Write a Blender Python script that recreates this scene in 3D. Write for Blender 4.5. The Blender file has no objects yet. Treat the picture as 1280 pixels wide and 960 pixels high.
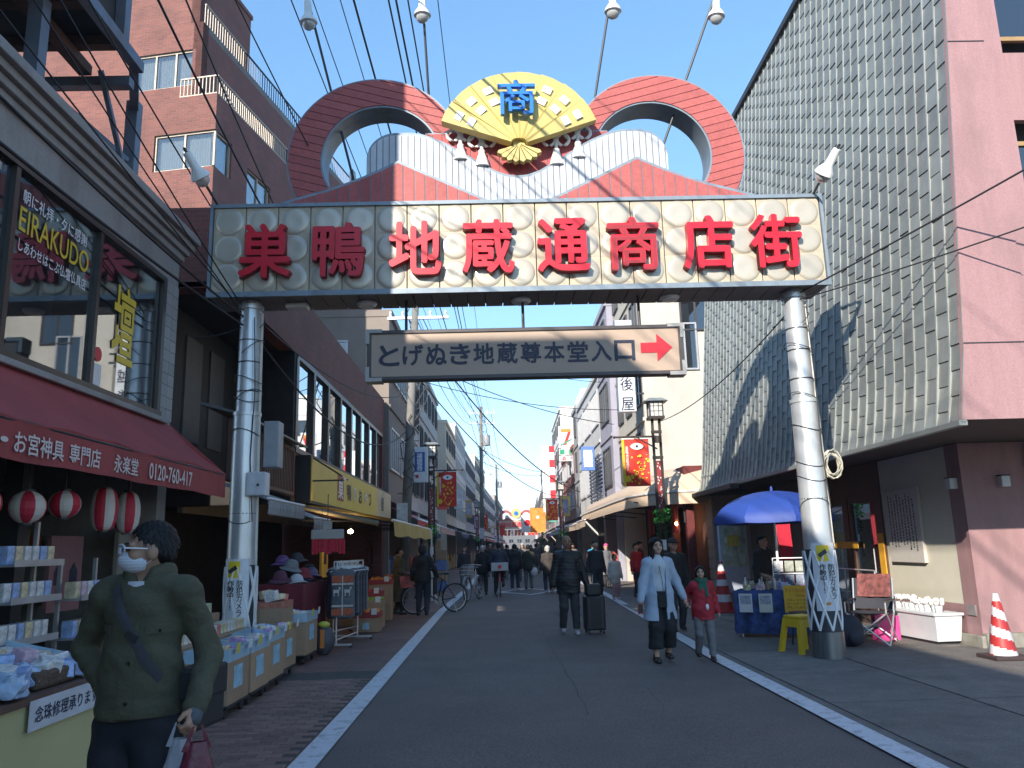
import bpy, bmesh, math, random
import numpy as np
from mathutils import Vector, Matrix, Euler
random.seed(7)
S = bpy.context.scene
R = math.radians
# ------------------------------------------------------------------ camera
cam_d = bpy.data.cameras.new('camera'); cam = bpy.data.objects.new('camera', cam_d)
S.collection.objects.link(cam); S.camera = cam
cam_d.sensor_width = 36.0; cam_d.lens = 36.0 * 997 / 1280; cam_d.clip_start = .1; cam_d.clip_end = 3000
PITCH, ROLL, YAW = R(11.509), R(1.575), .02121
f = Vector((math.sin(YAW)*math.cos(PITCH), math.cos(YAW)*math.cos(PITCH), math.sin(PITCH)))
r0 = Vector((math.cos(YAW), -math.sin(YAW), 0)); u0 = r0.cross(f)
rr = math.cos(ROLL)*r0 - math.sin(ROLL)*u0; uu = math.sin(ROLL)*r0 + math.cos(ROLL)*u0
m = Matrix((rr, uu, -f)).transposed().to_4x4(); m.translation = (0, 0, 1.5); cam.matrix_world = m
# ------------------------------------------------------------------ sky, sun, exposure
to_sun = Vector((-1, -2.0, 1.07)).normalized()
W = bpy.data.worlds.new('World'); S.world = W; W.use_nodes = True
nt = W.node_tree; nt.nodes.clear()
sky = nt.nodes.new('ShaderNodeTexSky'); sky.sky_type = 'NISHITA'; sky.sun_disc = False
sky.sun_elevation = math.asin(to_sun.z); sky.sun_rotation = math.atan2(to_sun.x, to_sun.y)
sky.altitude = 0; sky.air_density = 1.0; sky.dust_density = .1; sky.ozone_density = 4.0
bg = nt.nodes.new('ShaderNodeBackground'); bg.inputs[1].default_value = .15
wo = nt.nodes.new('ShaderNodeOutputWorld')
gm = nt.nodes.new('ShaderNodeGamma'); gm.inputs[1].default_value = .62; hs_ = nt.nodes.new('ShaderNodeHueSaturation'); hs_.inputs['Saturation'].default_value = 1.32
nt.links.new(sky.outputs[0], gm.inputs[0]); nt.links.new(gm.outputs[0], hs_.inputs['Color']); nt.links.new(hs_.outputs[0], bg.inputs[0]); nt.links.new(bg.outputs[0], wo.inputs[0])
sl = bpy.data.lights.new('sun', 'SUN'); sl.energy = 2.3; sl.angle = R(.5); sl.color = (1, .93, .82)
so = bpy.data.objects.new('sun', sl); S.collection.objects.link(so); so.rotation_euler = to_sun.to_track_quat('Z', 'Y').to_euler()
vs = S.view_settings; vs.view_transform = 'Standard'; vs.look = 'None'; vs.exposure = 1.82; vs.gamma = 1; vs.use_curve_mapping = False
S.display_settings.display_device = 'sRGB'
S.render.engine = 'CYCLES'
S.cycles.use_denoising = True
S.cycles.max_bounces = 7; S.cycles.diffuse_bounces = 4; S.cycles.glossy_bounces = 3; S.cycles.transparent_max_bounces = 10
S.cycles.sample_clamp_indirect = 6
S.cycles.caustics_reflective = False; S.cycles.caustics_refractive = False
COL = S.collection
# ------------------------------------------------------------------ materials
MC = {}
def srgb(h):
    h = h.lstrip('#'); v = [int(h[i:i+2], 16)/255 for i in (0, 2, 4)]
    return tuple(c/12.92 if c <= .04045 else ((c+.055)/1.055)**2.4 for c in v)
def mat(name, col=(.5, .5, .5), rough=.6, metal=0., var=.14, vs=5., bump=0., bs=60., rnd=0., stretch=None, dirt=None, dirt_s=1.5, dirt_a=.5, spec=.5, emit=0, fine=0., fs=160.):
    """colour with a slow noise, optional random tone per piece (rnd), dirt stains, fine bump"""
    if name in MC: return MC[name]
    if isinstance(col, str): col = srgb(col)
    mt = bpy.data.materials.new(name); mt.use_nodes = True; MC[name] = mt
    n = mt.node_tree.nodes; l = mt.node_tree.links; b = n['Principled BSDF']
    b.inputs['Roughness'].default_value = rough; b.inputs['Metallic'].default_value = metal
    b.inputs['Specular IOR Level'].default_value = spec
    tc = n.new('ShaderNodeTexCoord'); src = tc.outputs['Object']
    if stretch:
        mp = n.new('ShaderNodeMapping'); mp.inputs['Scale'].default_value = stretch; l.new(src, mp.inputs[0]); src = mp.outputs[0]
    nz = n.new('ShaderNodeTexNoise'); nz.inputs['Scale'].default_value = vs; nz.inputs['Detail'].default_value = 5; nz.inputs['Roughness'].default_value = .62
    l.new(src, nz.inputs['Vector'])
    mr = n.new('ShaderNodeMapRange'); mr.inputs[1].default_value = .25; mr.inputs[2].default_value = .75; mr.inputs[3].default_value = 1-var; mr.inputs[4].default_value = 1+var
    l.new(nz.outputs[0], mr.inputs[0]); fac = mr.outputs[0]
    if rnd:
        oi = n.new('ShaderNodeObjectInfo'); ge = n.new('ShaderNodeNewGeometry')
        ad = n.new('ShaderNodeMath'); ad.operation = 'ADD'; l.new(oi.outputs['Random'], ad.inputs[0]); l.new(ge.outputs['Random Per Island'], ad.inputs[1])
        fr = n.new('ShaderNodeMath'); fr.operation = 'FRACT'; l.new(ad.outputs[0], fr.inputs[0])
        m2 = n.new('ShaderNodeMapRange'); m2.inputs[3].default_value = 1-rnd; m2.inputs[4].default_value = 1+rnd; l.new(fr.outputs[0], m2.inputs[0])
        mu = n.new('ShaderNodeMath'); mu.operation = 'MULTIPLY'; l.new(fac, mu.inputs[0]); l.new(m2.outputs[0], mu.inputs[1]); fac = mu.outputs[0]
    if fine:
        n4 = n.new('ShaderNodeTexNoise'); n4.inputs['Scale'].default_value = fs; n4.inputs['Detail'].default_value = 2; l.new(tc.outputs['Object'], n4.inputs['Vector'])
        m4 = n.new('ShaderNodeMapRange'); m4.inputs[1].default_value = .35; m4.inputs[2].default_value = .65; m4.inputs[3].default_value = 1-fine; m4.inputs[4].default_value = 1+fine; l.new(n4.outputs[0], m4.inputs[0])
        u4 = n.new('ShaderNodeMath'); u4.operation = 'MULTIPLY'; l.new(fac, u4.inputs[0]); l.new(m4.outputs[0], u4.inputs[1]); fac = u4.outputs[0]
    vm = n.new('ShaderNodeVectorMath'); vm.operation = 'SCALE'; vm.inputs[0].default_value = col[:3]; l.new(fac, vm.inputs['Scale'])
    cs = vm.outputs[0]
    if dirt is not None:
        if isinstance(dirt, str): dirt = srgb(dirt)
        d = n.new('ShaderNodeTexNoise'); d.inputs['Scale'].default_value = dirt_s; d.inputs['Detail'].default_value = 8; d.inputs['Roughness'].default_value = .7
        mp2 = n.new('ShaderNodeMapping'); mp2.inputs['Scale'].default_value = (1, 1, .35); l.new(tc.outputs['Object'], mp2.inputs[0]); l.new(mp2.outputs[0], d.inputs['Vector'])
        m3 = n.new('ShaderNodeMapRange'); m3.inputs[1].default_value = .48; m3.inputs[2].default_value = .72; m3.inputs[4].default_value = dirt_a; l.new(d.outputs[0], m3.inputs[0])
        mx = n.new('ShaderNodeMix'); mx.data_type = 'RGBA'; l.new(m3.outputs[0], mx.inputs[0]); l.new(cs, mx.inputs[6]); mx.inputs[7].default_value = (*dirt[:3], 1); cs = mx.outputs[2]
    l.new(cs, b.inputs['Base Color'])
    if emit:
        b.inputs['Emission Color'].default_value = (*col[:3], 1); b.inputs['Emission Strength'].default_value = emit
    if bump:
        bn = n.new('ShaderNodeTexNoise'); bn.inputs['Scale'].default_value = bs; bn.inputs['Detail'].default_value = 4; l.new(src, bn.inputs['Vector'])
        bp = n.new('ShaderNodeBump'); bp.inputs['Strength'].default_value = bump; bp.inputs['Distance'].default_value = .02; l.new(bn.outputs[0], bp.inputs['Height']); l.new(bp.outputs[0], b.inputs['Normal'])
    return mt
def brickmat(name, c1, c2, mortar, bw=.21, bh=.065, rough=.75, axis='XZ', bias=0):
    if name in MC: return MC[name]
    mt = bpy.data.materials.new(name); mt.use_nodes = True; MC[name] = mt
    n = mt.node_tree.nodes; l = mt.node_tree.links; b = n['Principled BSDF']; b.inputs['Roughness'].default_value = rough
    tc = n.new('ShaderNodeTexCoord'); sx = n.new('ShaderNodeSeparateXYZ'); l.new(tc.outputs['Object'], sx.inputs[0])
    cb = n.new('ShaderNodeCombineXYZ')
    ge = n.new('ShaderNodeNewGeometry'); vt = n.new('ShaderNodeVectorTransform'); vt.vector_type = 'NORMAL'; vt.convert_from = 'WORLD'; vt.convert_to = 'OBJECT'
    l.new(ge.outputs['True Normal'], vt.inputs[0]); sn = n.new('ShaderNodeSeparateXYZ'); l.new(vt.outputs[0], sn.inputs[0])
    ab = n.new('ShaderNodeMath'); ab.operation = 'ABSOLUTE'; l.new(sn.outputs[0], ab.inputs[0])
    gt = n.new('ShaderNodeMath'); gt.operation = 'GREATER_THAN'; gt.inputs[1].default_value = .7; l.new(ab.outputs[0], gt.inputs[0])
    mixu = n.new('ShaderNodeMix'); l.new(gt.outputs[0], mixu.inputs[0]); l.new(sx.outputs[0], mixu.inputs[2]); l.new(sx.outputs[1], mixu.inputs[3])
    l.new(mixu.outputs[0], cb.inputs[0])
    if axis == 'XY': l.new(sx.outputs[1], cb.inputs[1]); l.new(sx.outputs[0], cb.inputs[0])
    else: l.new(sx.outputs[2], cb.inputs[1])
    br = n.new('ShaderNodeTexBrick'); l.new(cb.outputs[0], br.inputs['Vector'])
    br.inputs['Color1'].default_value = (*srgb(c1), 1); br.inputs['Color2'].default_value = (*srgb(c2), 1); br.inputs['Mortar'].default_value = (*srgb(mortar), 1)
    br.inputs['Scale'].default_value = 1; br.inputs['Mortar Size'].default_value = .007; br.inputs['Mortar Smooth'].default_value = .3; br.inputs['Bias'].default_value = bias
    br.inputs['Brick Width'].default_value = bw; br.inputs['Row Height'].default_value = bh
    nz = n.new('ShaderNodeTexNoise'); nz.inputs['Scale'].default_value = 1.2; nz.inputs['Detail'].default_value = 6; l.new(tc.outputs['Object'], nz.inputs['Vector'])
    mr = n.new('ShaderNodeMapRange'); mr.inputs[1].default_value = .3; mr.inputs[2].default_value = .7; mr.inputs[3].default_value = .8; mr.inputs[4].default_value = 1.15; l.new(nz.outputs[0], mr.inputs[0])
    vm = n.new('ShaderNodeVectorMath'); vm.operation = 'SCALE'; l.new(br.outputs[0], vm.inputs[0]); l.new(mr.outputs[0], vm.inputs['Scale']); l.new(vm.outputs[0], b.inputs['Base Color'])
    bp = n.new('ShaderNodeBump'); bp.inputs['Strength'].default_value = .6; bp.inputs['Distance'].default_value = .01; bp.invert = True; l.new(br.outputs['Fac'], bp.inputs['Height']); l.new(bp.outputs[0], b.inputs['Normal'])
    return mt
def glassmat(name, tint=(.02, .024, .03), refl=.25, clear=0., rough=.015):
    if name in MC: return MC[name]
    mt = bpy.data.materials.new(name); mt.use_nodes = True; MC[name] = mt
    n = mt.node_tree.nodes; l = mt.node_tree.links; b = n['Principled BSDF']; out = n['Material Output']
    b.inputs['Base Color'].default_value = (*tint, 1); b.inputs['Roughness'].default_value = rough
    sh = b.outputs[0]
    if clear:
        t = n.new('ShaderNodeBsdfTransparent'); t.inputs[0].default_value = (.92, .95, .95, 1)
        mx = n.new('ShaderNodeMixShader'); mx.inputs[0].default_value = clear; l.new(sh, mx.inputs[1]); l.new(t.outputs[0], mx.inputs[2]); sh = mx.outputs[0]
    g = n.new('ShaderNodeBsdfGlossy'); g.inputs['Roughness'].default_value = rough; g.inputs[0].default_value = (.95, .97, 1, 1)
    lw = n.new('ShaderNodeLayerWeight'); lw.inputs[0].default_value = .5; pw_ = n.new('ShaderNodeMath'); pw_.operation = 'POWER'; pw_.inputs[1].default_value = 3.2; l.new(lw.outputs['Facing'], pw_.inputs[0]); ma_ = n.new('ShaderNodeMath'); ma_.operation = 'MULTIPLY_ADD'; ma_.inputs[1].default_value = .85; ma_.inputs[2].default_value = refl*.28; l.new(pw_.outputs[0], ma_.inputs[0])
    mx2 = n.new('ShaderNodeMixShader'); l.new(ma_.outputs[0], mx2.inputs[0]); l.new(sh, mx2.inputs[1]); l.new(g.outputs[0], mx2.inputs[2])
    l.new(mx2.outputs[0], out.inputs[0]); return mt
# ------------------------------------------------------------------ mesh builder
class MB:
    def __init__(s): s.v = []; s.f = []
    def _add(s, vs_, fs):
        k = len(s.v); s.v += [tuple(p) for p in vs_]; s.f += [tuple(i+k for i in q) for q in fs]; return s
    def box(s, x0, x1, y0, y1, z0, z1, b=0.):
        if b:
            bm = bmesh.new(); bmesh.ops.create_cube(bm, size=1)
            bmesh.ops.scale(bm, vec=(x1-x0, y1-y0, z1-z0), verts=bm.verts); bmesh.ops.translate(bm, vec=((x0+x1)/2, (y0+y1)/2, (z0+z1)/2), verts=bm.verts)
            bmesh.ops.bevel(bm, geom=bm.edges[:], offset=b, segments=2, affect='EDGES', profile=.5)
            return s.bm(bm)
        return s._add([(x0, y0, z0), (x1, y0, z0), (x1, y1, z0), (x0, y1, z0), (x0, y0, z1), (x1, y0, z1), (x1, y1, z1), (x0, y1, z1)],
                      [(0, 3, 2, 1), (4, 5, 6, 7), (0, 1, 5, 4), (1, 2, 6, 5), (2, 3, 7, 6), (3, 0, 4, 7)])
    def bm(s, bm, M=None):
        bm.verts.ensure_lookup_table(); bm.verts.index_update()
        vs_ = [(M @ v.co) if M else v.co.copy() for v in bm.verts]; fs = [[v.index for v in q.verts] for q in bm.faces]
        bm.free(); return s._add(vs_, fs)
    def hexa(s, p8): return s._add(p8, [(0, 3, 2, 1), (4, 5, 6, 7), (0, 1, 5, 4), (1, 2, 6, 5), (2, 3, 7, 6), (3, 0, 4, 7)])
    def quad(s, a, b, c, d): return s._add([a, b, c, d], [(0, 1, 2, 3)])
    def prism(s, poly, fn0, fn1):
        """poly: 2d points (ccw); fn0/fn1 map (a,b) to the two end faces"""
        n = len(poly); vs_ = [fn0(*p) for p in poly]+[fn1(*p) for p in poly]
        return s._add(vs_, [tuple(range(n))[::-1], tuple(range(n, 2*n))]+[(i, (i+1) % n, n+(i+1) % n, n+i) for i in range(n)])
    def bar(s, a, b, w, h=None, up=(0, 0, 1)):
        h = h or w; a = Vector(a); b = Vector(b); d = (b-a).normalized(); up = Vector(up)
        if abs(d.dot(up)) > .98: up = Vector((0, 1, 0))
        x = d.cross(up).normalized(); z = x.cross(d)
        P = lambda o, i, j: o+x*(i*w/2)+z*(j*h/2)
        return s._add([P(a, -1, -1), P(a, 1, -1), P(b, 1, -1), P(b, -1, -1), P(a, -1, 1), P(a, 1, 1), P(b, 1, 1), P(b, -1, 1)], [(0, 3, 2, 1), (4, 5, 6, 7), (0, 1, 5, 4), (1, 2, 6, 5), (2, 3, 7, 6), (3, 0, 4, 7)])
    def tube(s, pts, r, n=8, cap=True):
        pts = [Vector(p) for p in pts]; k = len(pts); rs = r if isinstance(r, (list, tuple)) else [r]*k
        vs_ = []; ref = None
        for i, p in enumerate(pts):
            d = (pts[min(i+1, k-1)]-pts[max(i-1, 0)]).normalized()
            if ref is None: ref = Vector((0, 0, 1)) if abs(d.z) < .9 else Vector((1, 0, 0))
            x = d.cross(ref).normalized(); y = d.cross(x).normalized(); ref = x.cross(d) if False else ref
            for j in range(n):
                t = 2*math.pi*j/n; vs_.append(p+(x*math.cos(t)+y*math.sin(t))*rs[i])
        fs = [(i*n+j, i*n+(j+1) % n, (i+1)*n+(j+1) % n, (i+1)*n+j) for i in range(k-1) for j in range(n)]
        if cap: fs += [tuple(range(n))[::-1], tuple(range((k-1)*n, k*n))]
        return s._add(vs_, fs)
    def lathe(s, prof, c=(0, 0, 0), n=20, axis='Z', M=None):
        vs_ = []; c = Vector(c)
        for r, z in prof:
            for j in range(n):
                t = 2*math.pi*j/n; a, b = r*math.cos(t), r*math.sin(t)
                p = Vector((a, b, z)) if axis == 'Z' else Vector((a, z, b)) if axis == 'Y' else Vector((z, a, b))
                vs_.append(((M @ p) if M else p)+c)
        k = len(prof); fs = [(i*n+j, i*n+(j+1) % n, (i+1)*n+(j+1) % n, (i+1)*n+j) for i in range(k-1) for j in range(n)]
        fs += [tuple(range(n))[::-1], tuple(range((k-1)*n, k*n))]
        return s._add(vs_, fs)
    def ball(s, c, r, n=14, m_=9, M=None):
        rx, ry, rz = (r, r, r) if not isinstance(r, (tuple, list)) else r; vs_ = []; c = Vector(c)
        for i in range(1, m_):
            p = math.pi*i/m_
            for j in range(n):
                t = 2*math.pi*j/n; q = Vector((rx*math.sin(p)*math.cos(t), ry*math.sin(p)*math.sin(t), rz*math.cos(p)))
                vs_.append(((M @ q) if M else q)+c)
        q1, q2 = Vector((0, 0, rz)), Vector((0, 0, -rz))
        vs_ += [((M @ q1) if M else q1)+c, ((M @ q2) if M else q2)+c]; T = len(vs_)-2
        fs = [(i*n+j, (i+1)*n+j, (i+1)*n+(j+1) % n, i*n+(j+1) % n) for i in range(m_-2) for j in range(n)]
        fs += [(T, j, (j+1) % n) for j in range(n)]+[(T+1, (m_-2)*n+(j+1) % n, (m_-2)*n+j) for j in range(n)]
        return s._add(vs_, fs)
    def sheet(s, grid):
        """grid of points [i][j] -> quads"""
        a, b = len(grid), len(grid[0])
        return s._add([p for row in grid for p in row], [(i*b+j, (i+1)*b+j, (i+1)*b+j+1, i*b+j+1) for i in range(a-1) for j in range(b-1)])
    def mesh(s, name, fix=True, smooth=False):
        me = bpy.data.meshes.new(name); me.from_pydata(s.v, [], s.f)
        if fix:
            bm = bmesh.new(); bm.from_mesh(me); bmesh.ops.recalc_face_normals(bm, faces=bm.faces); bm.to_mesh(me); bm.free()
        if smooth:
            for p in me.polygons: p.use_smooth = True
            if smooth == 'auto': me.set_sharp_from_angle(angle=R(38))
        return me
    def build(s, name, material, parent=None, loc=(0, 0, 0), rot=(0, 0, 0), fix=True, smooth=False, org=None):
        if org is not None: s.v = [(p[0]-org[0], p[1]-org[1], p[2]-org[2]) for p in s.v]
        return link(name, s.mesh(name, fix, smooth), material, parent, loc, rot)
def link(name, me, material=None, parent=None, loc=(0, 0, 0), rot=(0, 0, 0), scale=None):
    if material is not None and not me.materials: me.materials.append(material)
    o = bpy.data.objects.new(name, me); COL.objects.link(o); o.location = loc; o.rotation_euler = rot
    if scale: o.scale = scale
    if parent: o.parent = parent
    return o
def tag(o, label=None, cat=None, group=None, kind=None):
    for k, v in (('label', label), ('category', cat), ('group', group), ('kind', kind)):
        if v: o[k] = v
    return o
def thing(name, label, cat, loc=(0, 0, 0), rz=0., group=None, kind=None):
    o = bpy.data.objects.new(name, None); COL.objects.link(o); o.location = loc; o.rotation_euler = (0, 0, rz); o.empty_display_size = .1
    return tag(o, label, cat, group, kind)
def struct(o): o['kind'] = 'structure'; return o
def copy_tree(o, parent=None, loc=None, rz=None):
    c = o.copy(); COL.objects.link(c)
    if parent: c.parent = parent
    if loc is not None: c.location = loc
    if rz is not None: c.rotation_euler = (0, 0, rz)
    for ch in o.children: copy_tree(ch, c)
    return c
# ------------------------------------------------------------------ lettering (built-in font turned to mesh)
TC = {}
def glyph(s, ext=.0, off=0., vertical=False, spacing=1.):
    key = (s, ext, off, vertical, spacing); bold = max(0., off-.010) if off > .014 else 0.; off = 0. if bold else off
    if key in TC: return TC[key]
    cu = bpy.data.curves.new('t', 'FONT'); cu.body = '\n'.join(s) if vertical else s; cu.size = 1; cu.align_x = 'CENTER'; cu.extrude = ext; cu.offset = off
    cu.resolution_u = 3; cu.space_character = spacing
    if vertical: cu.space_line = .86*spacing
    o = bpy.data.objects.new('t', cu)
    me = bpy.data.meshes.new_from_object(o); bpy.data.objects.remove(o); bpy.data.curves.remove(cu)
    if bold:
        b_ = bmesh.new()
        for i_, (dx_, dy_) in enumerate(((0, 0), (1, .4), (-1, -.4), (-.4, 1), (.4, -1))):
            k_ = len(b_.verts); b_.from_mesh(me); b_.verts.ensure_lookup_table()
            for v_ in b_.verts[k_:]: v_.co += Vector((dx_*bold, dy_*bold, .0009*i_*(1 if v_.co.z >= 0 else -1)))
        b_.to_mesh(me); b_.free()
    n = len(me.vertices); co = np.empty(n*3, 'f'); me.vertices.foreach_get('co', co); co = co.reshape(-1, 3)
    lo, hi = co.min(0), co.max(0); c = (lo+hi)/2; c[2] = 0; co -= c; me.vertices.foreach_set('co', co.ravel())
    TC[key] = (me, hi-lo); return TC[key]
FRONT, STREET_L, STREET_R = (R(90), 0, 0), (R(90), 0, R(90)), (R(90), 0, R(-90))
def text(s, material, parent, loc, rot=FRONT, h=None, w=None, ext=.002, off=0., name='lettering', vertical=False, spacing=1., smax=None):
    me, d = glyph(s, 0 if ext < .02 else ext/ (h or w or 1) , off, vertical, spacing)
    me = me.copy(); me.name = name; me.materials.clear()
    if h and w: sx, sy = w/d[0], h/d[1]
    elif h: sx = sy = h/d[1]
    else: sx = sy = w/d[0]
    return link(name, me, material, parent, loc, rot, (sx, sy, min(sx, sy)))
def pieces(bm2d, angle, width, gap, off=0.):
    """cut a flat shape (in x,z) into boards across `angle`; yields bmesh pieces"""
    n = Vector((-math.sin(angle), 0, math.cos(angle))); ds = [n.dot(v.co) for v in bm2d.verts]; lo, hi = min(ds), max(ds)
    k = math.floor((lo-off)/width)
    while off+k*width < hi:
        a, b = off+k*width+gap/2, off+(k+1)*width-gap/2; k += 1
        q = bm2d.copy()
        bmesh.ops.bisect_plane(q, geom=q.verts[:]+q.edges[:]+q.faces[:], plane_co=n*a, plane_no=n, clear_inner=True)
        if q.faces: bmesh.ops.bisect_plane(q, geom=q.verts[:]+q.edges[:]+q.faces[:], plane_co=n*b, plane_no=n, clear_outer=True)
        if q.faces: yield q
        else: q.free()
def islands(bm):
    seen = set(); out = []
    for fc in bm.faces:
        if fc.index in seen: continue
        st = [fc]; seen.add(fc.index); comp = []
        while st:
            c = st.pop(); comp.append(c)
            for e in c.edges:
                for g in e.link_faces:
                    if g.index not in seen: seen.add(g.index); st.append(g)
        out.append(comp)
    return out
def slab(bm2d, y0, y1):
    """extrude a flat xz shape from y0 (front) to y1"""
    bmesh.ops.dissolve_limit(bm2d, angle_limit=.01, verts=bm2d.verts, edges=bm2d.edges)
    mb = MB(); bm2d.verts.index_update(); bm2d.edges.ensure_lookup_table()
    vs_ = [v.co for v in bm2d.verts]; n = len(vs_)
    V_ = [(p.x, y0, p.z) for p in vs_]+[(p.x, y1, p.z) for p in vs_]; F_ = []
    for fc in bm2d.faces:
        i = [v.index for v in fc.verts]; F_.append(tuple(i)); F_.append(tuple(n+j for j in reversed(i)))
    for e in bm2d.edges:
        if len(e.link_faces) == 1: a, b = e.verts[0].index, e.verts[1].index; F_.append((a, b, n+b, n+a))
    mb._add(V_, F_); bm2d.free(); return mb
def flat(cols):
    """cols: list of (x, zlow, zhigh) -> flat bmesh of quads"""
    bm = bmesh.new(); pv = None
    for x, a, b in cols:
        v = (bm.verts.new((x, 0, a)), bm.verts.new((x, 0, b)))
        if pv: bm.faces.new((pv[0], v[0], v[1], pv[1]))
        pv = v
    bm.faces.index_update(); return bm
def annulus(cx, cz, R1, rx, rz, ix, iz, n=72, t0=0., t1=2*math.pi):
    bm = bmesh.new(); pv = None
    for i in range(n+1):
        t = t0+(t1-t0)*i/n; v = (bm.verts.new((ix+rx*math.cos(t), 0, iz+rz*math.sin(t))), bm.verts.new((cx+R1*math.cos(t), 0, cz+R1*math.sin(t))))
        if pv: bm.faces.new((pv[0], v[0], v[1], pv[1]))
        pv = v
    return bm
# ------------------------------------------------------------------ ground, road, pavements
M_asph = mat('asphalt', (.152, .122, .110), .8, var=.16, vs=1.1, bump=.7, bs=120, dirt=(.092, .087, .085), dirt_s=.45, dirt_a=.5, fine=.3, fs=70)
M_paveR = mat('paving_grey', (.165, .148, .134), .8, fine=.22, fs=80, var=.2, vs=4, bump=.35, bs=90, rnd=.12, dirt=(.05, .047, .044), dirt_s=1.1, dirt_a=.6)
M_line = mat('road_paint', (.62, .63, .66), .6, var=.12, vs=9, dirt=(.16, .16, .165), dirt_s=9, dirt_a=.95, bump=.2, bs=120)
M_paver = mat('paver_clay', (.19, .115, .095), .8, var=.2, vs=14, rnd=.28, bump=.3, bs=150)
M_paver_tex = brickmat('paver_clay_far', '#6b5048', '#7c5c52', '#4a403d', bw=.2, bh=.1, axis='XY')
M_joint = mat('paver_joint', (.06, .054, .05), .9)
def curve(Y):      # gentle drift of the street to the right in the distance
    return 0. if Y < 30 else .00021*(Y-30)**2 if Y < 110 else 1.344+.0336*(Y-110)
def Lx(Y):         # left and right road edge
    return (-1.43 if Y < 20 else -1.43+(Y-20)*.02 if Y < 30 else -1.23)+curve(Y)
def Rx(Y): return (2.77 if Y < 11 else 2.77+(Y-11)*.03 if Y < 26 else 3.2)+curve(Y)
YS = [-30, -10, 0, 3, 6, 9, 11, 14, 17, 20, 23, 26, 30, 40, 50, 60, 75, 90, 110, 140, 180, 240, 320]
gr = MB().box(-400, 400, -300, 900, -.6, -.02).build('ground', mat('ground_soil', (.12, .115, .11), .9)); struct(gr)
road = MB().sheet([[(Lx(y), y, 0), ((Lx(y)+Rx(y))/2, y, .012), (Rx(y), y, 0)] for y in YS]).build('road', M_asph); struct(road)
pl = MB().sheet([[(-9, y, .012), (Lx(y)-.09, y, .012), (Lx(y)-.09, y, -.02)] for y in YS]).build('pavement_left', M_paver_tex, fix=False); struct(pl)
pr = MB().sheet([[(Rx(y)+.11, y, -.02), (Rx(y)+.11, y, .010), (14, y, .010)] for y in YS]).build('pavement_right', M_paveR, fix=False); struct(pr)
for s_, fn in ((-1, Lx), (1, Rx)):
    o = MB().sheet([[(fn(y)-.10+(.0 if s_ < 0 else .02), y, .016), (fn(y)+.10+(.0 if s_ < 0 else .02), y, .016)] for y in YS if y < 200]).build('edge_line', M_line, fix=False); struct(o)
    o['label'] = 'long white painted line along the %s edge of the road' % ('left' if s_ < 0 else 'right')
# painted diamonds in the middle of the road
for i, (yc, L) in enumerate(((27.5, 2.0), (45, 3.0))):
    c = (Lx(yc)+Rx(yc))/2; mb = MB(); w = .14
    P = [(c-1.05, yc), (c, yc-L), (c+1.05, yc), (c, yc+L)]; Q = [(c-1.05+w*1.3, yc), (c, yc-L+w*2.4), (c+1.05-w*1.3, yc), (c, yc+L-w*2.4)]
    for k in range(4): a, b = k, (k+1) % 4; mb.quad((*P[a], .019), (*P[b], .019), (*Q[b], .019), (*Q[a], .019))
    o = mb.build('diamond_marking', M_line); struct(o); o['label'] = ['white painted diamond on the road by the cyclist', 'white painted diamond on the road further off'][i]
# left pavement: single clay pavers where they can be told apart
pm = MB().box(-.097, .097, -.047, .047, -.02, .006, b=.004).mesh('paver'); pm.materials.append(M_paver); cnt = 0
MB().box(-2.95, -1.545, 5.3, 10.6, .0125, .014).build('paver_bed', M_joint, pl)
y = 5.4
row = 0
while cnt < 300 and y < 10.5:
    for x in np.arange(-2.85 if row % 2 else -2.75, -1.64, .2):
        if cnt < 300: link('paver', pm, None, pl, (x, y, .016+random.uniform(-.0015, .0015)), (random.uniform(-.01, .01), random.uniform(-.01, .01), random.uniform(-.01, .01))); cnt += 1
    y += .1; row += 1
# right pavement: large slabs with open joints
ys = [4.6, 6.2, 7.7, 9.4, 11.2, 13.1, 15.2, 17.6, 20.4]
for i in range(len(ys)-1):
    for x0, x1 in ((2.99, 4.28), (4.30, 5.62), (5.64, 6.95)):
        MB().box(x0+.006, x1-.006, ys[i]+.006, ys[i+1]-.006, .0, .02+random.uniform(-.002, .002), b=.003).build('slab', M_paveR, pr)
# resurfaced strips, seams and cracks in the asphalt
M_patch = mat('asphalt_patch', (.11, .104, .10), .85, fine=.3, fs=70, var=.2, vs=6, bump=.6, bs=200)
for x0, x1, y0, y1 in ((1.2, 2.3, 17.5, 19.2),):
    n_ = 14; L_ = [(x0+random.uniform(-.015, .015), y0+(y1-y0)*i/n_) for i in range(n_+1)]; R_ = [(x1+random.uniform(-.015, .015), y0+(y1-y0)*i/n_) for i in range(n_+1)]
    zf = lambda x, y: .0165-.012*abs(x-.61)/2.16*1.0
    o = MB().sheet([[(a[0], a[1], zf(*a)), (b[0], b[1], zf(*b))] for a, b in zip(L_, R_)]).build('asphalt_patch', M_patch, fix=False); struct(o)
M_crack = mat('crack', (.06, .057, .055), .9)
def crack(pts, w):
    P = []
    for (xa, ya), (xb, yb) in zip(pts[:-1], pts[1:]):
        for i in range(8): P.append((xa+(xb-xa)*i/8+random.uniform(-.025, .025), ya+(yb-ya)*i/8))
    struct(MB().sheet([[(x-w*random.uniform(.3, 1), y, .0175-.012*abs(x-.61)/2.16), (x+w*random.uniform(.3, 1), y, .0175-.012*abs(x-.61)/2.16)] for x, y in P]).build('road_crack', M_crack, fix=False))
random.seed(17)
crack([(.75, 7.5), (.78, 10), (.72, 13), (.75, 17)], .004); crack([(1.75, 6.9), (1.45, 7.6), (1.55, 9.0)], .003)
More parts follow.
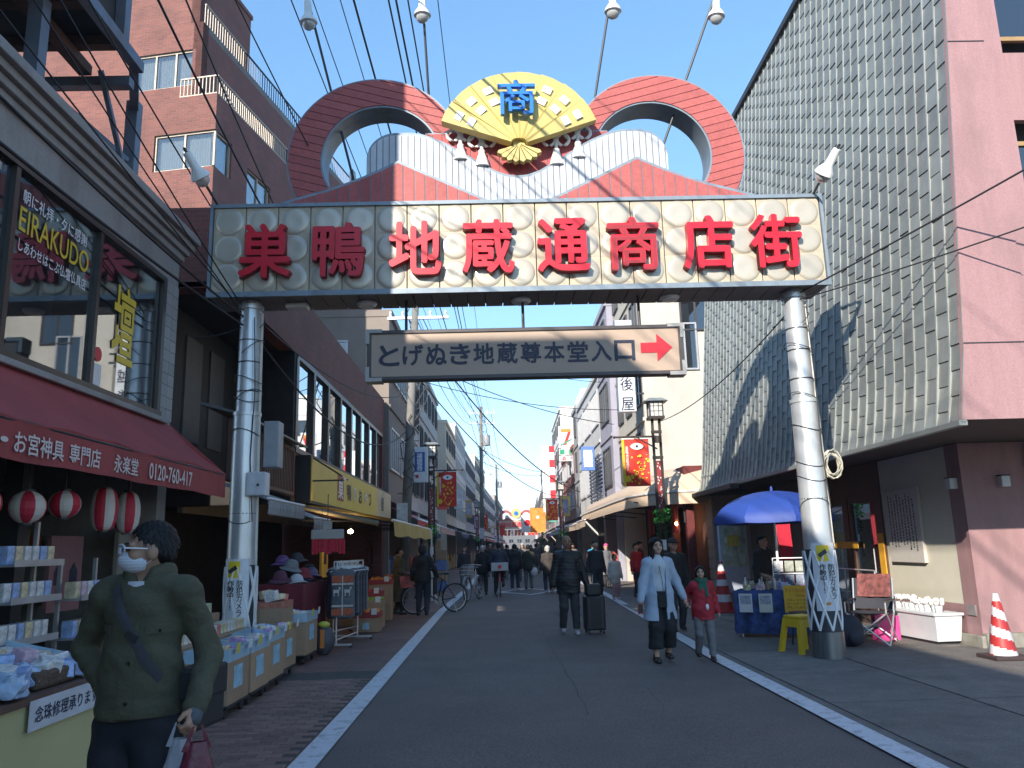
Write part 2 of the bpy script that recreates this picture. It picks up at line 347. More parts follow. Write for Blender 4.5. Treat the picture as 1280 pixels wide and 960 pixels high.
# manhole covers and utility lids on the road
def lid(x, y, r, label):
    mb = MB().lathe([(0.001, 0), (r, 0), (r, .006), (r-.02, .008), (.001, .008)], (x, y, .012), 28)
    o = mb.build('manhole_cover', mat('iron_lid', (.06, .058, .056), .55, .6, var=.3, vs=30, bump=.5, bs=120)); tag(o, label, 'manhole cover'); return o
lid(3.55, 8.35, .2, 'small round iron lid in the grey pavement near the road line')
# ------------------------------------------------------------------ the street gate
GY = 10.2; AX = .385
M_gred = mat('gate_red_siding', (.40, .095, .088), .65, fine=.1, fs=30, var=.1, vs=4, rnd=.07, dirt=(.3, .06, .055), dirt_s=2, dirt_a=.5)
M_gred2 = mat('gate_deep_red_siding', (.40, .065, .06), .55, var=.1, vs=4, rnd=.07)
M_gtrim = mat('gate_grey_trim', (.22, .27, .32), .45, .2, var=.15, dirt=(.12, .13, .14), dirt_s=3, dirt_a=.6)
M_gwhite = mat('gate_white_siding', (.52, .53, .56), .6, var=.16, vs=4, rnd=.08, dirt=(.4, .4, .42), dirt_s=3, dirt_a=.4)
M_tile = mat('gate_cream_panel', (.50, .43, .32), .45, var=.12, vs=2.5, rnd=.07, dirt=(.20, .145, .09), dirt_s=3.2, dirt_a=.85, bump=.05, bs=20)
M_disc = mat('gate_disc', (.50, .455, .375), .32, .25, var=.08, vs=2, rnd=.06)
M_kred = mat('letter_red', (.62, .012, .030), .35, var=.08, vs=3)
M_kside = mat('letter_side', (.30, .012, .022), .5)
M_yel = mat('fan_yellow', (.56, .46, .16), .5, var=.06, rnd=.05)
M_blue = mat('letter_blue', (.01, .17, .62), .35, var=.06)
M_white = mat('paint_white', (.80, .80, .80), .45, var=.04)
M_pole = mat('galvanised_pole', (.62, .64, .66), .32, .55, var=.12, vs=5, stretch=(1, 1, .15), dirt=(.35, .35, .36), dirt_s=2, dirt_a=.6, bump=.05, bs=10)
M_dark = mat('dark_metal', (.05, .05, .055), .5, .5)
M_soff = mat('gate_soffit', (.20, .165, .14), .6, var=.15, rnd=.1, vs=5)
gate = thing('street_gate', 'wide shopping street gate with red letters, fan and two red rings over the road', 'gate', (AX, GY, 0))
GO = (AX, GY, 0)
def gb(mb, name, material, parent=gate, **k): return mb.build(name, material, parent, org=GO if parent is gate else None, **k)
# sign box
bx = MB().box(-3.76, 4.51, GY+.03, GY+.70, 4.90, 6.10); box = gb(bx, 'sign_box', mat('sign_box_sides', (.30, .28, .25), .6)) 
fr = MB().box(-3.80, 4.55, GY-.03, GY+.72, 6.10, 6.15).box(-3.80, -3.762, GY-.03, GY+.70, 4.86, 6.098).box(4.512, 4.55, GY-.03, GY+.70, 4.86, 6.098).box(-3.80, 4.55, GY-.045, GY-.004, 4.83, 4.90)
fr.build('sign_box_frame', M_gtrim, gate, org=GO)
n = 34
for i in range(n):
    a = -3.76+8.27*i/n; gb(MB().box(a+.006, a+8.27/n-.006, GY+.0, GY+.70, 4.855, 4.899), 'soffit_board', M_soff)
tm = MB().box(-.211, .211, 0, .03, -.2, .2, b=.006).mesh('tile_panel'); tm.materials.append(M_tile)
dm = MB().lathe([(.001, -.016), (.05, -.013), (.10, -.020), (.15, -.015), (.185, -.010), (.196, .001)], n=28, axis='Y').mesh('disc', smooth='auto'); dm.materials.append(M_disc)
for i in range(19):
    for j in range(3):
        t = link('tile_panel', tm, None, gate, (-3.76+8.27*(i+.5)/19-AX, 0, 4.905+1.19*(j+.5)/3+.003))
        link('disc', dm, None, t)
for ch, px in zip('巣鴨地蔵通商店街', (333, 423, 517, 607, 700, 787, 880, 965)):
    X = -3.76+(px-265)/763*8.27
    o = text(ch, M_kside, gate, (X-AX, -.068, 5.44), h=.76, w=.70, ext=.06, off=.028, name='sign_letter'); o['label'] = 'red raised sign letter'
    text(ch, M_kred, o, (0, 0, .098), (0, 0, 0), h=.76, w=.70, ext=.004, off=.030, name='letter_face')
    q = o.children[0]; sc = o.scale; q.scale = (q.scale[0]/sc[0], q.scale[1]/sc[1], .02); q.location = (0, 0, (.06+.003)/sc[2])
# rings
for s_ in (-1, 1):
    cx, cz = AX+s_*2.01, 6.93; ix, iz = AX+s_*1.93, 6.92
    tr = (R(-75), R(157)) if s_ > 0 else (R(23), R(255)); body = slab(annulus(cx, cz, 1.25, .83, .81, ix, iz, 60, *tr), GY+.26, GY+.70); rg = gb(body, 'ring', M_gtrim, smooth='auto')
    rg['label'] = 'red boarded ring with grey edge, %s one' % ('left' if s_ < 0 else 'right')
    an = annulus(cx, cz, 1.225, .855, .835, ix, iz, 60, *tr)
    for q in pieces(an, R(-15)*-s_ if s_ > 0 else R(-15), .118, .010, .03):
        q.faces.index_update()
        for comp in islands(q):
            mb = MB(); idx = {}
            b2 = bmesh.new()
            for fc in comp:
                vv = []
                for v in fc.verts:
                    if v.index not in idx or True:
                        key = (round(v.co.x, 5), round(v.co.z, 5))
                        if key not in idx: idx[key] = b2.verts.new(v.co)
                        vv.append(idx[key])
                try: b2.faces.new(vv)
                except ValueError: pass
            gb(slab(b2, GY+.245, GY+.26), 'board', M_gred, rg).location = (0, 0, 0)
        q.free()
    for ch in rg.children: ch.data.transform(Matrix.Translation((-GO[0], -GO[1], 0)))
    an.free()
# central red board behind the fan
cols = [(AX+u, 6.45+.5*abs(u), 7.32-.02*abs(u)) for u in np.linspace(-1.30, 1.30, 25)]
cb_ = gb(slab(flat(cols), GY+.235, GY+.258), 'centre_board', M_gtrim)
fl = flat([(x, a, b-.02) for x, a, b in cols])
for q in pieces(fl, R(90), .135, .010): gb(slab(q, GY+.222, GY+.235), 'board', M_gred2)
fl.free()
# white waves and red hills
def wtop(u):
    if u < 1.7: return float(np.interp(u, [0, .12, .3, .6, 1.0, 1.3, 1.5, 1.7], [6.55, 6.555, 6.62, 6.80, 7.06, 7.19, 7.23, 7.22]))
    return 6.84+.385*math.sqrt(max(0, 1-((u-1.7)/.41)**2))
def mtop(u): return float(np.interp(u, [0, .42, 1.66, 1.9, 2.1, 2.4, 2.66, 2.95, 3.25], [6.0, 6.15, 6.76, 6.64, 6.55, 6.43, 6.34, 6.26, 6.17]))
for s_ in (-1, 1):
    us = np.concatenate([np.linspace(0, 1.7, 24), np.linspace(1.74, 2.108, 12)])
    wb = lambda u, d: max(6.14, mtop(u)-.03) if u < 2 else 6.6
    cols = [(AX+s_*u, min(wb(u, 0), wtop(u)-.005), wtop(u)+.022) for u in us]
    w_ = gb(slab(flat(cols), GY+.12, GY+.22), 'wave', M_gtrim); w_['label'] = 'white boarded wave'
    fl = flat([(x, a+.0, b-.044) for x, a, b in cols])
    for q in pieces(fl, R(90), .088, .016): o = slab(q, GY+.105, GY+.12).build('board', M_gwhite, w_, org=GO)
    fl.free()
    us = np.concatenate([np.linspace(.40, 1.66, 14), np.linspace(1.7, 3.25, 22)])
    cols = [(AX+s_*u, 6.148, mtop(u)+.02) for u in us]
    h_ = gb(slab(flat(cols), GY+.03, GY+.11), 'hill', M_gtrim); h_['label'] = 'low red boarded hill'
    fl = flat([(x, a, max(b-.045, a+.002)) for x, a, b in cols])
    for q in pieces(fl, R(90), .150, .014): slab(q, GY+.015, GY+.03).build('board', M_gred, h_, org=GO)
    fl.free()
# fan
fan = gb(MB().lathe([(.001, 0), (.09, 0), (.09, .1), (.001, .1)], (AX+.02, GY+.02, 6.98), 16, 'Y'), 'fan', M_yel); fan['label'] = 'folding fan of yellow slats with a blue character'
fcx, fcz = AX+.02, 6.93; NF = 8; a0, a1 = R(180-19), R(19)
for i in range(NF):
    t0 = a0+(a1-a0)*i/NF; t1 = a0+(a1-a0)*(i+1)/NF; ro = 1.13
    y0 = GY-.10+.014*i if i < 4 else GY-.10+.014*(7-i)
    P = [(fcx+.12*math.cos(t0), fcz+.12*math.sin(t0)), (fcx+ro*math.cos(t0+.0), fcz+ro*math.sin(t0)), (fcx+(ro+.01)*math.cos((t0+t1)/2), fcz+(ro+.01)*math.sin((t0+t1)/2)), (fcx+(ro+.02)*math.cos(t1), fcz+(ro+.02)*math.sin(t1)), (fcx+.12*math.cos(t1), fcz+.12*math.sin(t1))]
    dy = [.0, .0, .02, .045, .02]
    mb = MB(); n = 5; mb._add([(p[0], y0+d, p[1]) for p, d in zip(P, dy)]+[(p[0], GY+.06, p[1]) for p in P], [(0, 1, 2, 3, 4), (9, 8, 7, 6, 5)]+[(k, (k+1) % 5, 5+(k+1) % 5, 5+k) for k in range(5)])
    sl_ = mb.build('fan_slat', M_yel, fan, org=GO)
    if i not in (3, 4):
        for rad in (.93, .74):
            tm_ = (t0+t1)/2; c_ = Vector((fcx+rad*math.cos(tm_), y0+.012, fcz+rad*math.sin(tm_))); tx = Vector((math.sin(tm_), 0, -math.cos(tm_))); rx_ = Vector((math.cos(tm_), 0, math.sin(tm_)))
            mb = MB(); A = [c_+tx*a*.065+rx_*b*.05 for a, b in ((-1, -1), (1, -1), (1, 1), (-1, 1))]
            mb.hexa([p-Vector((0, .012, 0)) for p in A]+[p+Vector((0, .01, 0)) for p in A]).build('white_patch', M_white, sl_, org=GO)
    else:
        pass
for i, t in enumerate(np.linspace(R(205), R(335), 8)):
    P = [(fcx+.03*math.cos(t), fcz+.05+.03*math.sin(t)), (fcx+.30*math.cos(t-.14), fcz+.02+.22*math.sin(t-.14)), (fcx+.34*math.cos(t), fcz+.02+.25*math.sin(t)), (fcx+.30*math.cos(t+.14), fcz+.02+.22*math.sin(t+.14))]
    MB().prism(P, lambda a, b: (a, GY-.02-.004*(i % 2), b), lambda a, b: (a, GY+.08, b)).build('fan_handle_rib', M_yel, fan, org=GO)
o = text('商', M_blue, fan, (.0, -.17, 7.585), h=.52, w=.52, ext=.03, off=.018, name='fan_letter')
# tassels
for u in (-.80, -.50, .55, .86):
    z = 7.10-.10*(1 if abs(u) < .6 else 0)
    tp = MB()
    for dx in (-.10, .10):
        tp.tube([(AX+u+dx+.085*math.cos(a), GY+.16, z+.12+.085*math.sin(a)) for a in np.linspace(0, 2*math.pi, 17)], .024, 8)
    tp.tube([(AX+u, GY+.16, z+.26), (AX+u, GY+.16, z-.06)], .026, 8)
    tp.lathe([(.001, .02), (.05, 0), (.045, -.04), (.075, -.12), (.10, -.22), (.115, -.25), (.001, -.25)], (AX+u, GY+.16, z-.03), 16)
    gb(tp, 'tassel', M_white, smooth='auto')
# floodlights on thin rods
M_lampw = mat('lamp_white', (.78, .77, .74), .35, var=.05)
M_glass = glassmat('lamp_glass', (.5, .5, .48), .3, .25)
def flood(b, t, aim, nm='floodlight'):
    b, t, aim = Vector(b), Vector(t), Vector(aim).normalized()
    rod = MB(); mid = b.lerp(t, .97); rod.tube([b, mid, t, t+aim*.06], .018, 8); r_ = rod.build('lamp_rod', M_dark, gate, org=GO)
    Mr = aim.to_track_quat('Z', 'Y').to_matrix()
    MB().lathe([(.001, 0), (.045, 0), (.05, .02), (.055, .20), (.11, .28), (.125, .33), (.10, .34), (.001, .345)], t+aim*.05, 18, M=Mr).build('lamp_head', M_lampw, r_, org=GO, smooth='auto')
    MB().ball(t+aim*.40, .095, 14, 8).build('bulb', M_glass, r_, org=GO, smooth=True)
flood((-1.85, 11, 6.15), (-2.58, 10.2, 9.33), (.05, .1, -1)); flood((-.80, 11, 6.15), (-.93, 10.2, 9.42), (0, .1, -1))
flood((1.24, 11, 6.15), (1.83, 10.2, 9.44), (0, .1, -1)); flood((2.14, 11, 6.15), (3.35, 10.2, 9.33), (-.05, .1, -1))
flood((-2.0, 10.88, 6.15), (-2.2, 11.8, 7.45), (.1, -.1, -1))
flood((4.46, 10.3, 6.15), (4.27, 8.9, 6.2), (-.25, .55, -.55)); flood((-3.72, 10.3, 6.15), (-3.68, 8.9, 6.3), (.3, .45, -.6))
for x in (-1.75, .38, 2.45):
    d_ = MB().lathe([(.001, 0), (.13, 0), (.14, -.02), (.11, -.06), (.001, -.07)], (x, GY+.4, 4.853), 20)
    gb(d_, 'soffit_lamp', M_lampw, smooth='auto')
MB().box(-2.85, -2.55, GY+.3, GY+.5, 4.78, 4.852, b=.02).build('soffit_lamp', M_lampw, gate, org=GO)
# poles
for s_, X in ((-1, -3.30), (1, 4.14)):
    Y = GY+.30; top = 4.85; rb = .17
    po = MB().tube([(X, Y, 0), (X, Y, 3.3), (X, Y, 3.32), (X, Y, top)], [rb+.02, rb+.0, rb-.02, rb-.035], 28).build('pole', M_pole, gate, org=GO, smooth='auto')
    po['label'] = 'thick silver pole of the gate on the %s' % ('left' if s_ < 0 else 'right')
    MB().lathe([(rb-.03, 0), (rb+.012, 0), (rb+.012, .05), (rb-.03, .05)], (X, Y, 3.28), 28).build('collar', M_pole, po, org=GO, smooth='auto')
    MB().lathe([(.1, 0), (rb-.005, 0), (rb-.005, .06), (.1, .06)], (X, Y, 4.74), 24).build('collar', M_pole, po, org=GO, smooth='auto')
    for z in (2.0, 2.5, 2.9, 3.6, 4.0, 4.3): MB().lathe([(.1, 0), (rb+.008-.012*(z-2), 0), (rb+.008-.012*(z-2), .012), (.1, .012)], (X, Y, z), 24).build('band', M_dark, po, org=GO)
    if s_ > 0: MB().lathe([(.1, 0), (rb+.035, 0), (rb+.032, .34), (.1, .34)], (X, Y, .0), 28).build('sleeve', mat('sleeve_metal', (.20, .21, .22), .35, .8, var=.3, vs=6, stretch=(6, 6, .4)), po, org=GO, smooth='auto')
    MB().lathe([(.1, .34 if s_ > 0 else .12), (rb+.026, .34 if s_ > 0 else .12), (rb+.024, 1.36), (.1, 1.36)], (X, Y, 0), 28).build('sleeve', mat('sleeve_dark', (.03, .032, .04), .5), po, org=GO, smooth='auto')
    lat = MB(); zz = .36 if s_ > 0 else .14; nn = 8; hh = (1.34-zz)
    for sg in (-1, 1):
        for k in range(nn):
            lat.tube([(X+(rb+.027)*math.cos(2*math.pi*k/nn+sg*t*1.5), Y+(rb+.027)*math.sin(2*math.pi*k/nn+sg*t*1.5), zz+hh*t) for t in np.linspace(0, 1, 22)], .017, 5)
    lt = lat.build('lattice_wrap', M_white, po, org=GO); lt['kind'] = 'stuff'
    MB().tube([(X+.19, Y-.02, .4), (X+.185, Y-.02, 1.4), (X+.165, Y-.02, 3.3), (X+.15, Y, 4.7)], .022, 8).build('conduit', mat('conduit_cream', (.62, .58, .5), .5), po, org=GO)
    wr = MB()
    random.seed(3+s_)
    for k in range(7):
        z = random.uniform(1.6, 4.6); ph = random.uniform(0, 6)
        wr.tube([(X+(rb+.012)*math.cos(ph+t), Y+(rb+.012)*math.sin(ph+t), z+.12*math.sin(t)+.05*t) for t in np.linspace(0, 5, 16)], .006, 5)
    wr.tube([(X+.1, Y-.165, 4.6), (X+.13, Y-.13, 3.6), (X+.11, Y-.15, 2.7), (X+.16, Y-.14, 1.9)], .008, 5)
    wr.build('cable', M_dark, po, org=GO)
# camera notices strapped round the poles
def pole_notice(X, label):
    Y = GY+.30; r = .203; t = thing('notice', label, 'notice', (X, Y, 0)); a0 = R(-90-48); a1 = R(-90+48)
    A = np.linspace(a0, a1, 12)
    MB().sheet([[(r*math.cos(a), r*math.sin(a), z) for z in (.60, 1.44)] for a in A]+[[((r-.004)*math.cos(a), (r-.004)*math.sin(a), z) for z in (.60, 1.44)] for a in A[::-1]]).build('sheet', mat('notice_white', (.66, .67, .70), .5, var=.05), t, smooth=True)
    A2 = np.linspace(R(-90-30), R(-90+14), 8)
    MB().sheet([[((r+.004)*math.cos(a), (r+.004)*math.sin(a), z) for z in (1.21, 1.41)] for a in A2]).build('yellow_field', mat('notice_yellow', (.75, .55, .02), .5, var=.05), t)
    cm = MB(); c = Vector((-.035, -r-.004, 1.31)); cm.bar(c+Vector((-.05, 0, -.03)), c+Vector((.045, -.004, .03)), .012, .05).bar(c+Vector((-.03, 0, -.045)), c+Vector((-.03, 0, -.01)), .01, .02); cm.build('camera_symbol', M_dark, t)
    mk = mat('ink_black', (.02, .02, .022), .6)
    text('防犯カメラ', mk, t, (.055, -r-.006, .96), h=.44, w=.085, off=.006, vertical=True)
    text('作動中!!', mk, t, (-.055, -r-.006, 1.0), h=.36, w=.085, off=.012, vertical=True)
    MB().ball((-.02, -r-.0, .69), (.035, .006, .02)).build('mark', mat('notice_orange', (.65, .25, .05), .6), t)
    return t
pole_notice(-3.30, 'white security camera notice on the left gate pole beside the boxes')
pole_notice(4.14, 'white security camera notice on the right gate pole beside the stall')
# meter boxes on the left pole
t = thing('meter_box', 'small white metal box on the left gate pole', 'meter box', (-3.08, 10.35, 2.22))
MB().box(-.12, .12, -.11, .11, 0, .30, b=.008).build('case', mat('box_white', (.6, .61, .64), .45, var=.1, dirt=(.3, .3, .3), dirt_s=4), t); MB().box(-.105, .105, -.118, -.11, .02, .28).build('door', mat('box_white'), t); MB().box(.02, .05, -.126, -.118, .12, .15).build('latch', M_dark, t)
t = thing('meter_box', 'tall grey metal box behind the left gate pole', 'meter box', (-3.02, 10.78, 2.62))
MB().box(-.10, .10, -.13, .13, 0, .62, b=.01).build('case', mat('box_grey', (.30, .31, .33), .5), t); MB().box(-.085, .085, -.138, -.13, .03, .59).build('door', mat('box_grey'), t)
# coil of cable on the right pole
t = thing('cable_coil', 'coil of pale cable hung on the right gate pole', 'cable', (4.42, 10.45, 2.45)); cl = MB(); random.seed(9)
cl_pts = []
for k in range(90):
    a = k*.45; rad = .13+.03*math.sin(k*.31)+random.uniform(-.006, .006); cl_pts.append((rad*math.cos(a)*.8, .03*math.sin(k*.7), rad*math.sin(a)*1.2))
cl.tube(cl_pts, .009, 5).build('coil', mat('cable_cream', (.5, .47, .38), .5), t)
# hanging direction sign
hs = thing('hanging_sign', 'long tan sign with dark lettering and a red arrow under the gate', 'sign', (AX, 10.55, 0)); HO = (AX, 10.55, 0)
M_tan = mat('sign_tan', (.42, .31, .235), .5, var=.06, vs=2)
MB().box(-1.66, 2.50, 10.47, 10.63, 3.77, 4.36).build('board', M_tan, hs, org=HO)
M_sfr = mat('sign_frame', (.075, .065, .065), .45, .3)
for a in ((-1.72, 2.56, 4.36, 4.41), (-1.72, 2.56, 3.72, 3.77)): MB().box(a[0], a[1], 10.45, 10.65, a[2], a[3], b=.006).build('frame_rail', M_sfr, hs, org=HO)
for a in ((-1.72, -1.66), (2.50, 2.56)): MB().box(a[0], a[1], 10.45, 10.65, 3.77, 4.36).build('frame_rail', M_sfr, hs, org=HO)
M_corner = mat('sign_corner', (.36, .34, .32), .4, .3)
for x, sx in ((-1.735, 1), (2.575, -1)):
    for z, sz in ((4.425, -1), (3.705, 1)):
        MB().prism([(x, z), (x+sx*.22, z), (x+sx*.22, z+sz*.05), (x+sx*.05, z+sz*.05), (x+sx*.05, z+sz*.2), (x, z+sz*.2)], lambda a, b: (a, 10.44, b), lambda a, b: (a, 10.66, b)).build('corner_plate', M_corner, hs, org=HO)
M_ink = mat('sign_navy', (.018, .022, .05), .5)
for k, ch in enumerate('とげぬき地蔵尊本堂入口'):
    text(ch, M_ink, hs, (-1.42+.318*k-AX, -.085, 4.06), h=.29, w=.28, ext=.004, off=.034, name='sign_letter')
MB().prism([(1.98, 4.02), (2.2, 4.02), (2.2, 3.90), (2.41, 4.09), (2.2, 4.28), (2.2, 4.16), (1.98, 4.16)], lambda a, b: (a, 10.462, b), lambda a, b: (a, 10.469, b)).build('arrow', mat('arrow_red', (.55, .015, .03), .45), hs, org=HO)
for x in (-1.2, .4, 2.0): MB().tube([(x, 10.55, 4.41), (x, 10.55, 4.856)], .02, 8).build('hanger', M_dark, hs, org=HO)
# ------------------------------------------------------------------ left side: corner shop
M_stone = mat('stone_grey', (.30, .29, .275), .75, var=.12, vs=30, bump=.15, bs=90, dirt=(.10, .085, .07), dirt_s=1.6, dirt_a=.55)
M_bronze = mat('bronze_frame', (.07, .058, .05), .4, .5)
M_glassd = glassmat('window_glass_dark', (.012, .013, .015), .42)
M_glassc = glassmat('window_glass_clear', (.04, .05, .055), .42, .72)
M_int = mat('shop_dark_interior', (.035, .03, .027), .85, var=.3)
SX = -4.0
shop = thing('shop_building', 'grey stone shop with large upstairs windows and maroon awning beside the gate', 'shop', (SX, 6, 0)); SO = (SX, 6, 0)
def sb(mb, name, m_, par=shop, **k): return mb.build(name, m_, par, org=SO, **k)
w_ = MB()
w_.box(SX-.3, SX, -.5, 9.75, 4.82, 5.20).box(SX-.3, SX, -.5, 9.75, 2.75, 3.10).box(SX-.3, SX, 9.36, 9.75, 3.10, 4.82).box(SX-.3, SX, -.5, 1.0, 3.10, 4.82)
w_.box(SX-.3, SX, 9.50, 9.75, 0, 2.75).box(-9, SX-.3, 9.45, 9.75, 0, 5.2).box(-9, SX-.3, -.5, -.2, 0, 5.2).box(-9.2, -9, -.5, 9.75, 0, 5.2)
sb(w_, 'wall', M_stone)
rf = sb(MB().box(-9.2, SX, -.5, 9.75, 5.2, 5.32), 'roof', M_stone)
for k, (z0, z1, p) in enumerate(((5.18, 5.26, .05), (5.262, 5.34, .10), (5.342, 5.42, .15), (5.422, 5.52, .21))):
    sb(MB().box(SX-.3, SX+p, -.5, 9.75+p*.6, z0, z1, b=.008), 'cornice_moulding', M_stone)
for k in range(12):   # stone facing blocks of the end pier
    z = 3.10+k*.143
    for j in range(2): sb(MB().box(SX+.001, SX+.012, 9.40+.175*j+.003, 9.40+.175*(j+1)-.003, z+.003, z+.14), 'stone_tile', mat('stone_tile', (.34, .33, .32), .7, var=.1, rnd=.12, vs=25))
# window band
sb(MB().box(SX-.10, SX+.03, 1.0, 9.36, 4.76, 4.82).box(SX-.10, SX+.05, 1.0, 9.36, 3.10, 3.17).box(SX-.1, SX+.03, 9.28, 9.36, 3.17, 4.76), 'window_frame', M_bronze)
sb(MB().box(SX-.05, SX+.10, .9, 9.46, 3.04, 3.10, b=.01), 'sill', M_stone)
edges = [1.0, 1.96, 3.41, 4.86, 6.31, 7.76, 9.28]
for a, b in zip(edges[:-1], edges[1:]):
    wn = sb(MB().box(SX-.08, SX+.02, a-.03, a+.03, 3.17, 4.76), 'mullion', M_bronze)
    sb(MB().box(SX-.03, SX-.022, a+.03, b-.03, 3.17, 4.76), 'pane', M_glassc)
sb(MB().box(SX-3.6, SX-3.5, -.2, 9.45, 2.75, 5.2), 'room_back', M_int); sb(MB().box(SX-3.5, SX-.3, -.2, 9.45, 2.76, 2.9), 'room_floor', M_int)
for y in (2.5, 5, 7.2, 8.6): sb(MB().box(SX-1.6, SX-.5, y, y+.7, 2.9, 4.3, b=.02), 'display_cabinet', mat('cabinet_dark', (.05, .03, .025), .4, rnd=.3))
Wt = mat('sticker_white', (.7, .7, .7), .5); Yt = mat('sticker_yellow', (.70, .50, .03), .5)
text('朝に礼拝・夕に感謝', Wt, shop, (.0-.012, 6.99-6, 4.57), STREET_L, h=.13, w=1.08, off=.01)
text('EIRAKUDO', Yt, shop, (-.012, 7.01-6, 4.36), STREET_L, h=.22, w=1.16, off=.006)
text('しあわせはこぶ仏壇仏具店', Wt, shop, (-.012, 7.01-6, 4.13), STREET_L, h=.12, w=1.12, off=.01)
text('壇', Yt, shop, (-.012, 8.42-6, 3.97), STREET_L, h=.86, w=.50, off=.012)
MB().lathe([(.001, 0), (.075, 0), (.075, .004), (.001, .004)], (-.018, 7.92-6, 3.52), 20, 'X').build('red_seal', mat('sticker_red', (.6, .02, .03), .5), shop)
MB().box(-.016, -.012, 7.84-6, 8.0-6, 3.2, 3.42).build('white_sticker', Wt, shop)
# awning with lettering
M_awn = mat('awning_maroon', (.32, .055, .055), .75, var=.12, vs=2, dirt=(.13, .03, .03), dirt_s=1.2, dirt_a=.5, bump=.1, bs=200)
FX = -3.30
g_ = []
for y in np.linspace(-.4, 9.72, 40):
    s_ = .012*math.sin(y*3.1)+.01*math.sin(y*7.3+1)
    g_.append([(SX+.02+(FX-SX)*t, y, 3.06+(2.46-3.06)*t-.05*math.sin(math.pi*t)+s_*t) for t in np.linspace(0, 1, 7)]+[(FX+.012, y, 2.43+s_), (FX+.02+s_*.3, y, 2.30+s_*.5), (FX+.015+s_*.6, y, 2.17+s_*.3)])
aw = sb(MB().sheet(g_), 'awning', M_awn, fix=False, smooth='auto')
MB().prism([(SX+.02, 3.06), (FX, 2.46), (FX+.015, 2.17), (FX-.02, 2.17), (FX-.06, 2.40), (SX+.02, 2.97)], lambda a, b: (a, 9.715, b), lambda a, b: (a, 9.735, b)).build('awning_end', M_awn, aw, org=SO)
MB().tube([(FX, -.4, 2.44), (FX, 9.7, 2.44)], .018, 8).build('awning_bar', M_dark, aw, org=SO)
lw_ = mat('awning_lettering', (.62, .55, .52), .7, var=.1, vs=12)
for st, a, b in (('仏壇・', 4.4, 5.36), ('お宮神具', 5.43, 6.06), ('専門店', 6.14, 6.62), ('永楽堂', 6.86, 7.32), ('0120-760-417', 7.56, 8.62)):
    text(st, lw_, aw, (FX+.032-SX, (a+b)/2-6, 2.292), STREET_L, h=.155, w=b-a, off=.012)
# shopfront: dark interior with posts, shelves
sb(MB().box(SX-.2, SX-.05, 6.9, 7.05, 0, 2.75), 'shopfront_post', M_dark); sb(MB().box(SX-.2, SX-.05, 3.3, 3.45, 0, 2.75), 'shopfront_post', M_dark)
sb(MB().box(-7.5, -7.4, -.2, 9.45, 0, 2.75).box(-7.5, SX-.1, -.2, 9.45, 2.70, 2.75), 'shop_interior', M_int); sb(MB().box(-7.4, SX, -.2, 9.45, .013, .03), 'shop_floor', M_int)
M_shelf = mat('shelf_wood_dark', (.07, .045, .03), .6)
for k, y in enumerate((4.6, 5.9, 7.4, 8.5)):
    sh = MB()
    for z in (.5, 1.0, 1.5, 2.0): sh.box(-5.6, -5.1, y, y+1.0, z, z+.03)
    sh.box(-5.6, -5.57, y, y+1, .03, 2.2).box(-5.6, -5.1, y-.03, y, .03, 2.2).box(-5.6, -5.1, y+1, y+1.03, .03, 2.2)
    t = thing('shelf_unit', ['dark wooden shelf unit, nearest one inside the maroon shop', 'dark wooden shelf unit behind the round lanterns', 'dark wooden shelf unit behind the tall lanterns', 'dark wooden shelf unit deepest inside the maroon shop'][k], 'shelf', (-5.3, y+.5, 0)); sh.build('frame', M_shelf, t, org=(-5.3, y+.5, 0))
    random.seed(k)
    for z in (.53, 1.03, 1.53):
        for j in range(4):
            c = random.choice([(.5, .45, .35), (.4, .08, .06), (.25, .2, .12), (.55, .5, .45), (.1, .08, .06), (.3, .25, .1)])
            hh = random.uniform(.1, .32); MB().box(-5.25, -5.12, y+.05+.24*j, y+.22+.24*j, z, z+hh, b=.008).build('ware', mat('ware_%d%d' % (int(c[0]*100), int(c[1]*100)), c, .5), t, org=(-5.3, y+.5, 0))
t = thing('wall_board', 'grey-beige panel standing beside the shop entrance behind the man', 'panel', (-4.1, 9.2, 0))
MB().box(-.03, .03, -.42, .42, .02, 1.85, b=.01).build('panel', mat('panel_beige', (.22, .20, .16), .6, dirt=(.1, .09, .07)), t); MB().box(.03, .036, -.15, .22, 1.6, 1.72).build('paper', mat('paper_grey', (.4, .39, .37), .7), t)
# paper lanterns under the awning
M_lr = mat('lantern_red', (.5, .02, .045), .6); M_lw = mat('lantern_white', (.62, .55, .48), .6)
def lantern(y, z, r, h, label):
    t = thing('paper_lantern', label, 'lantern', (-3.66, y, z), R(random.uniform(0, 360)), 'lanterns under the maroon awning')
    n, k = 24, 15; prof = []
    for i in range(k+1):
        a = math.pi*i/k; e = abs(math.sin(a))**(.55 if h > 1.5*r*2*.8 else .9); prof.append((max(r*e, r*.32)*(1+.012*(i % 2)), -h/2*math.cos(a)))
    V_ = [(p[0]*math.cos(2*math.pi*j/n), p[0]*math.sin(2*math.pi*j/n), p[1]) for p in prof for j in range(n)]
    me = bpy.data.meshes.new('paper'); me.from_pydata(V_, [], [(i*n+j, i*n+(j+1) % n, (i+1)*n+(j+1) % n, (i+1)*n+j) for i in range(k) for j in range(n)])
    me.materials.append(M_lr); me.materials.append(M_lw)
    for p in me.polygons: p.material_index = (p.index % n)//3 % 2
    link('paper', me, None, t)
    for s_ in (-1, 1): MB().lathe([(.001, 0), (r*.34, 0), (r*.34, .025), (.001, .025)], (0, 0, s_*h/2-.012), 16).build('rim', M_dark, t)
    MB().tube([(0, 0, h/2), (0, 0, 2.5-z)], .004, 5).build('cord', M_dark, t)
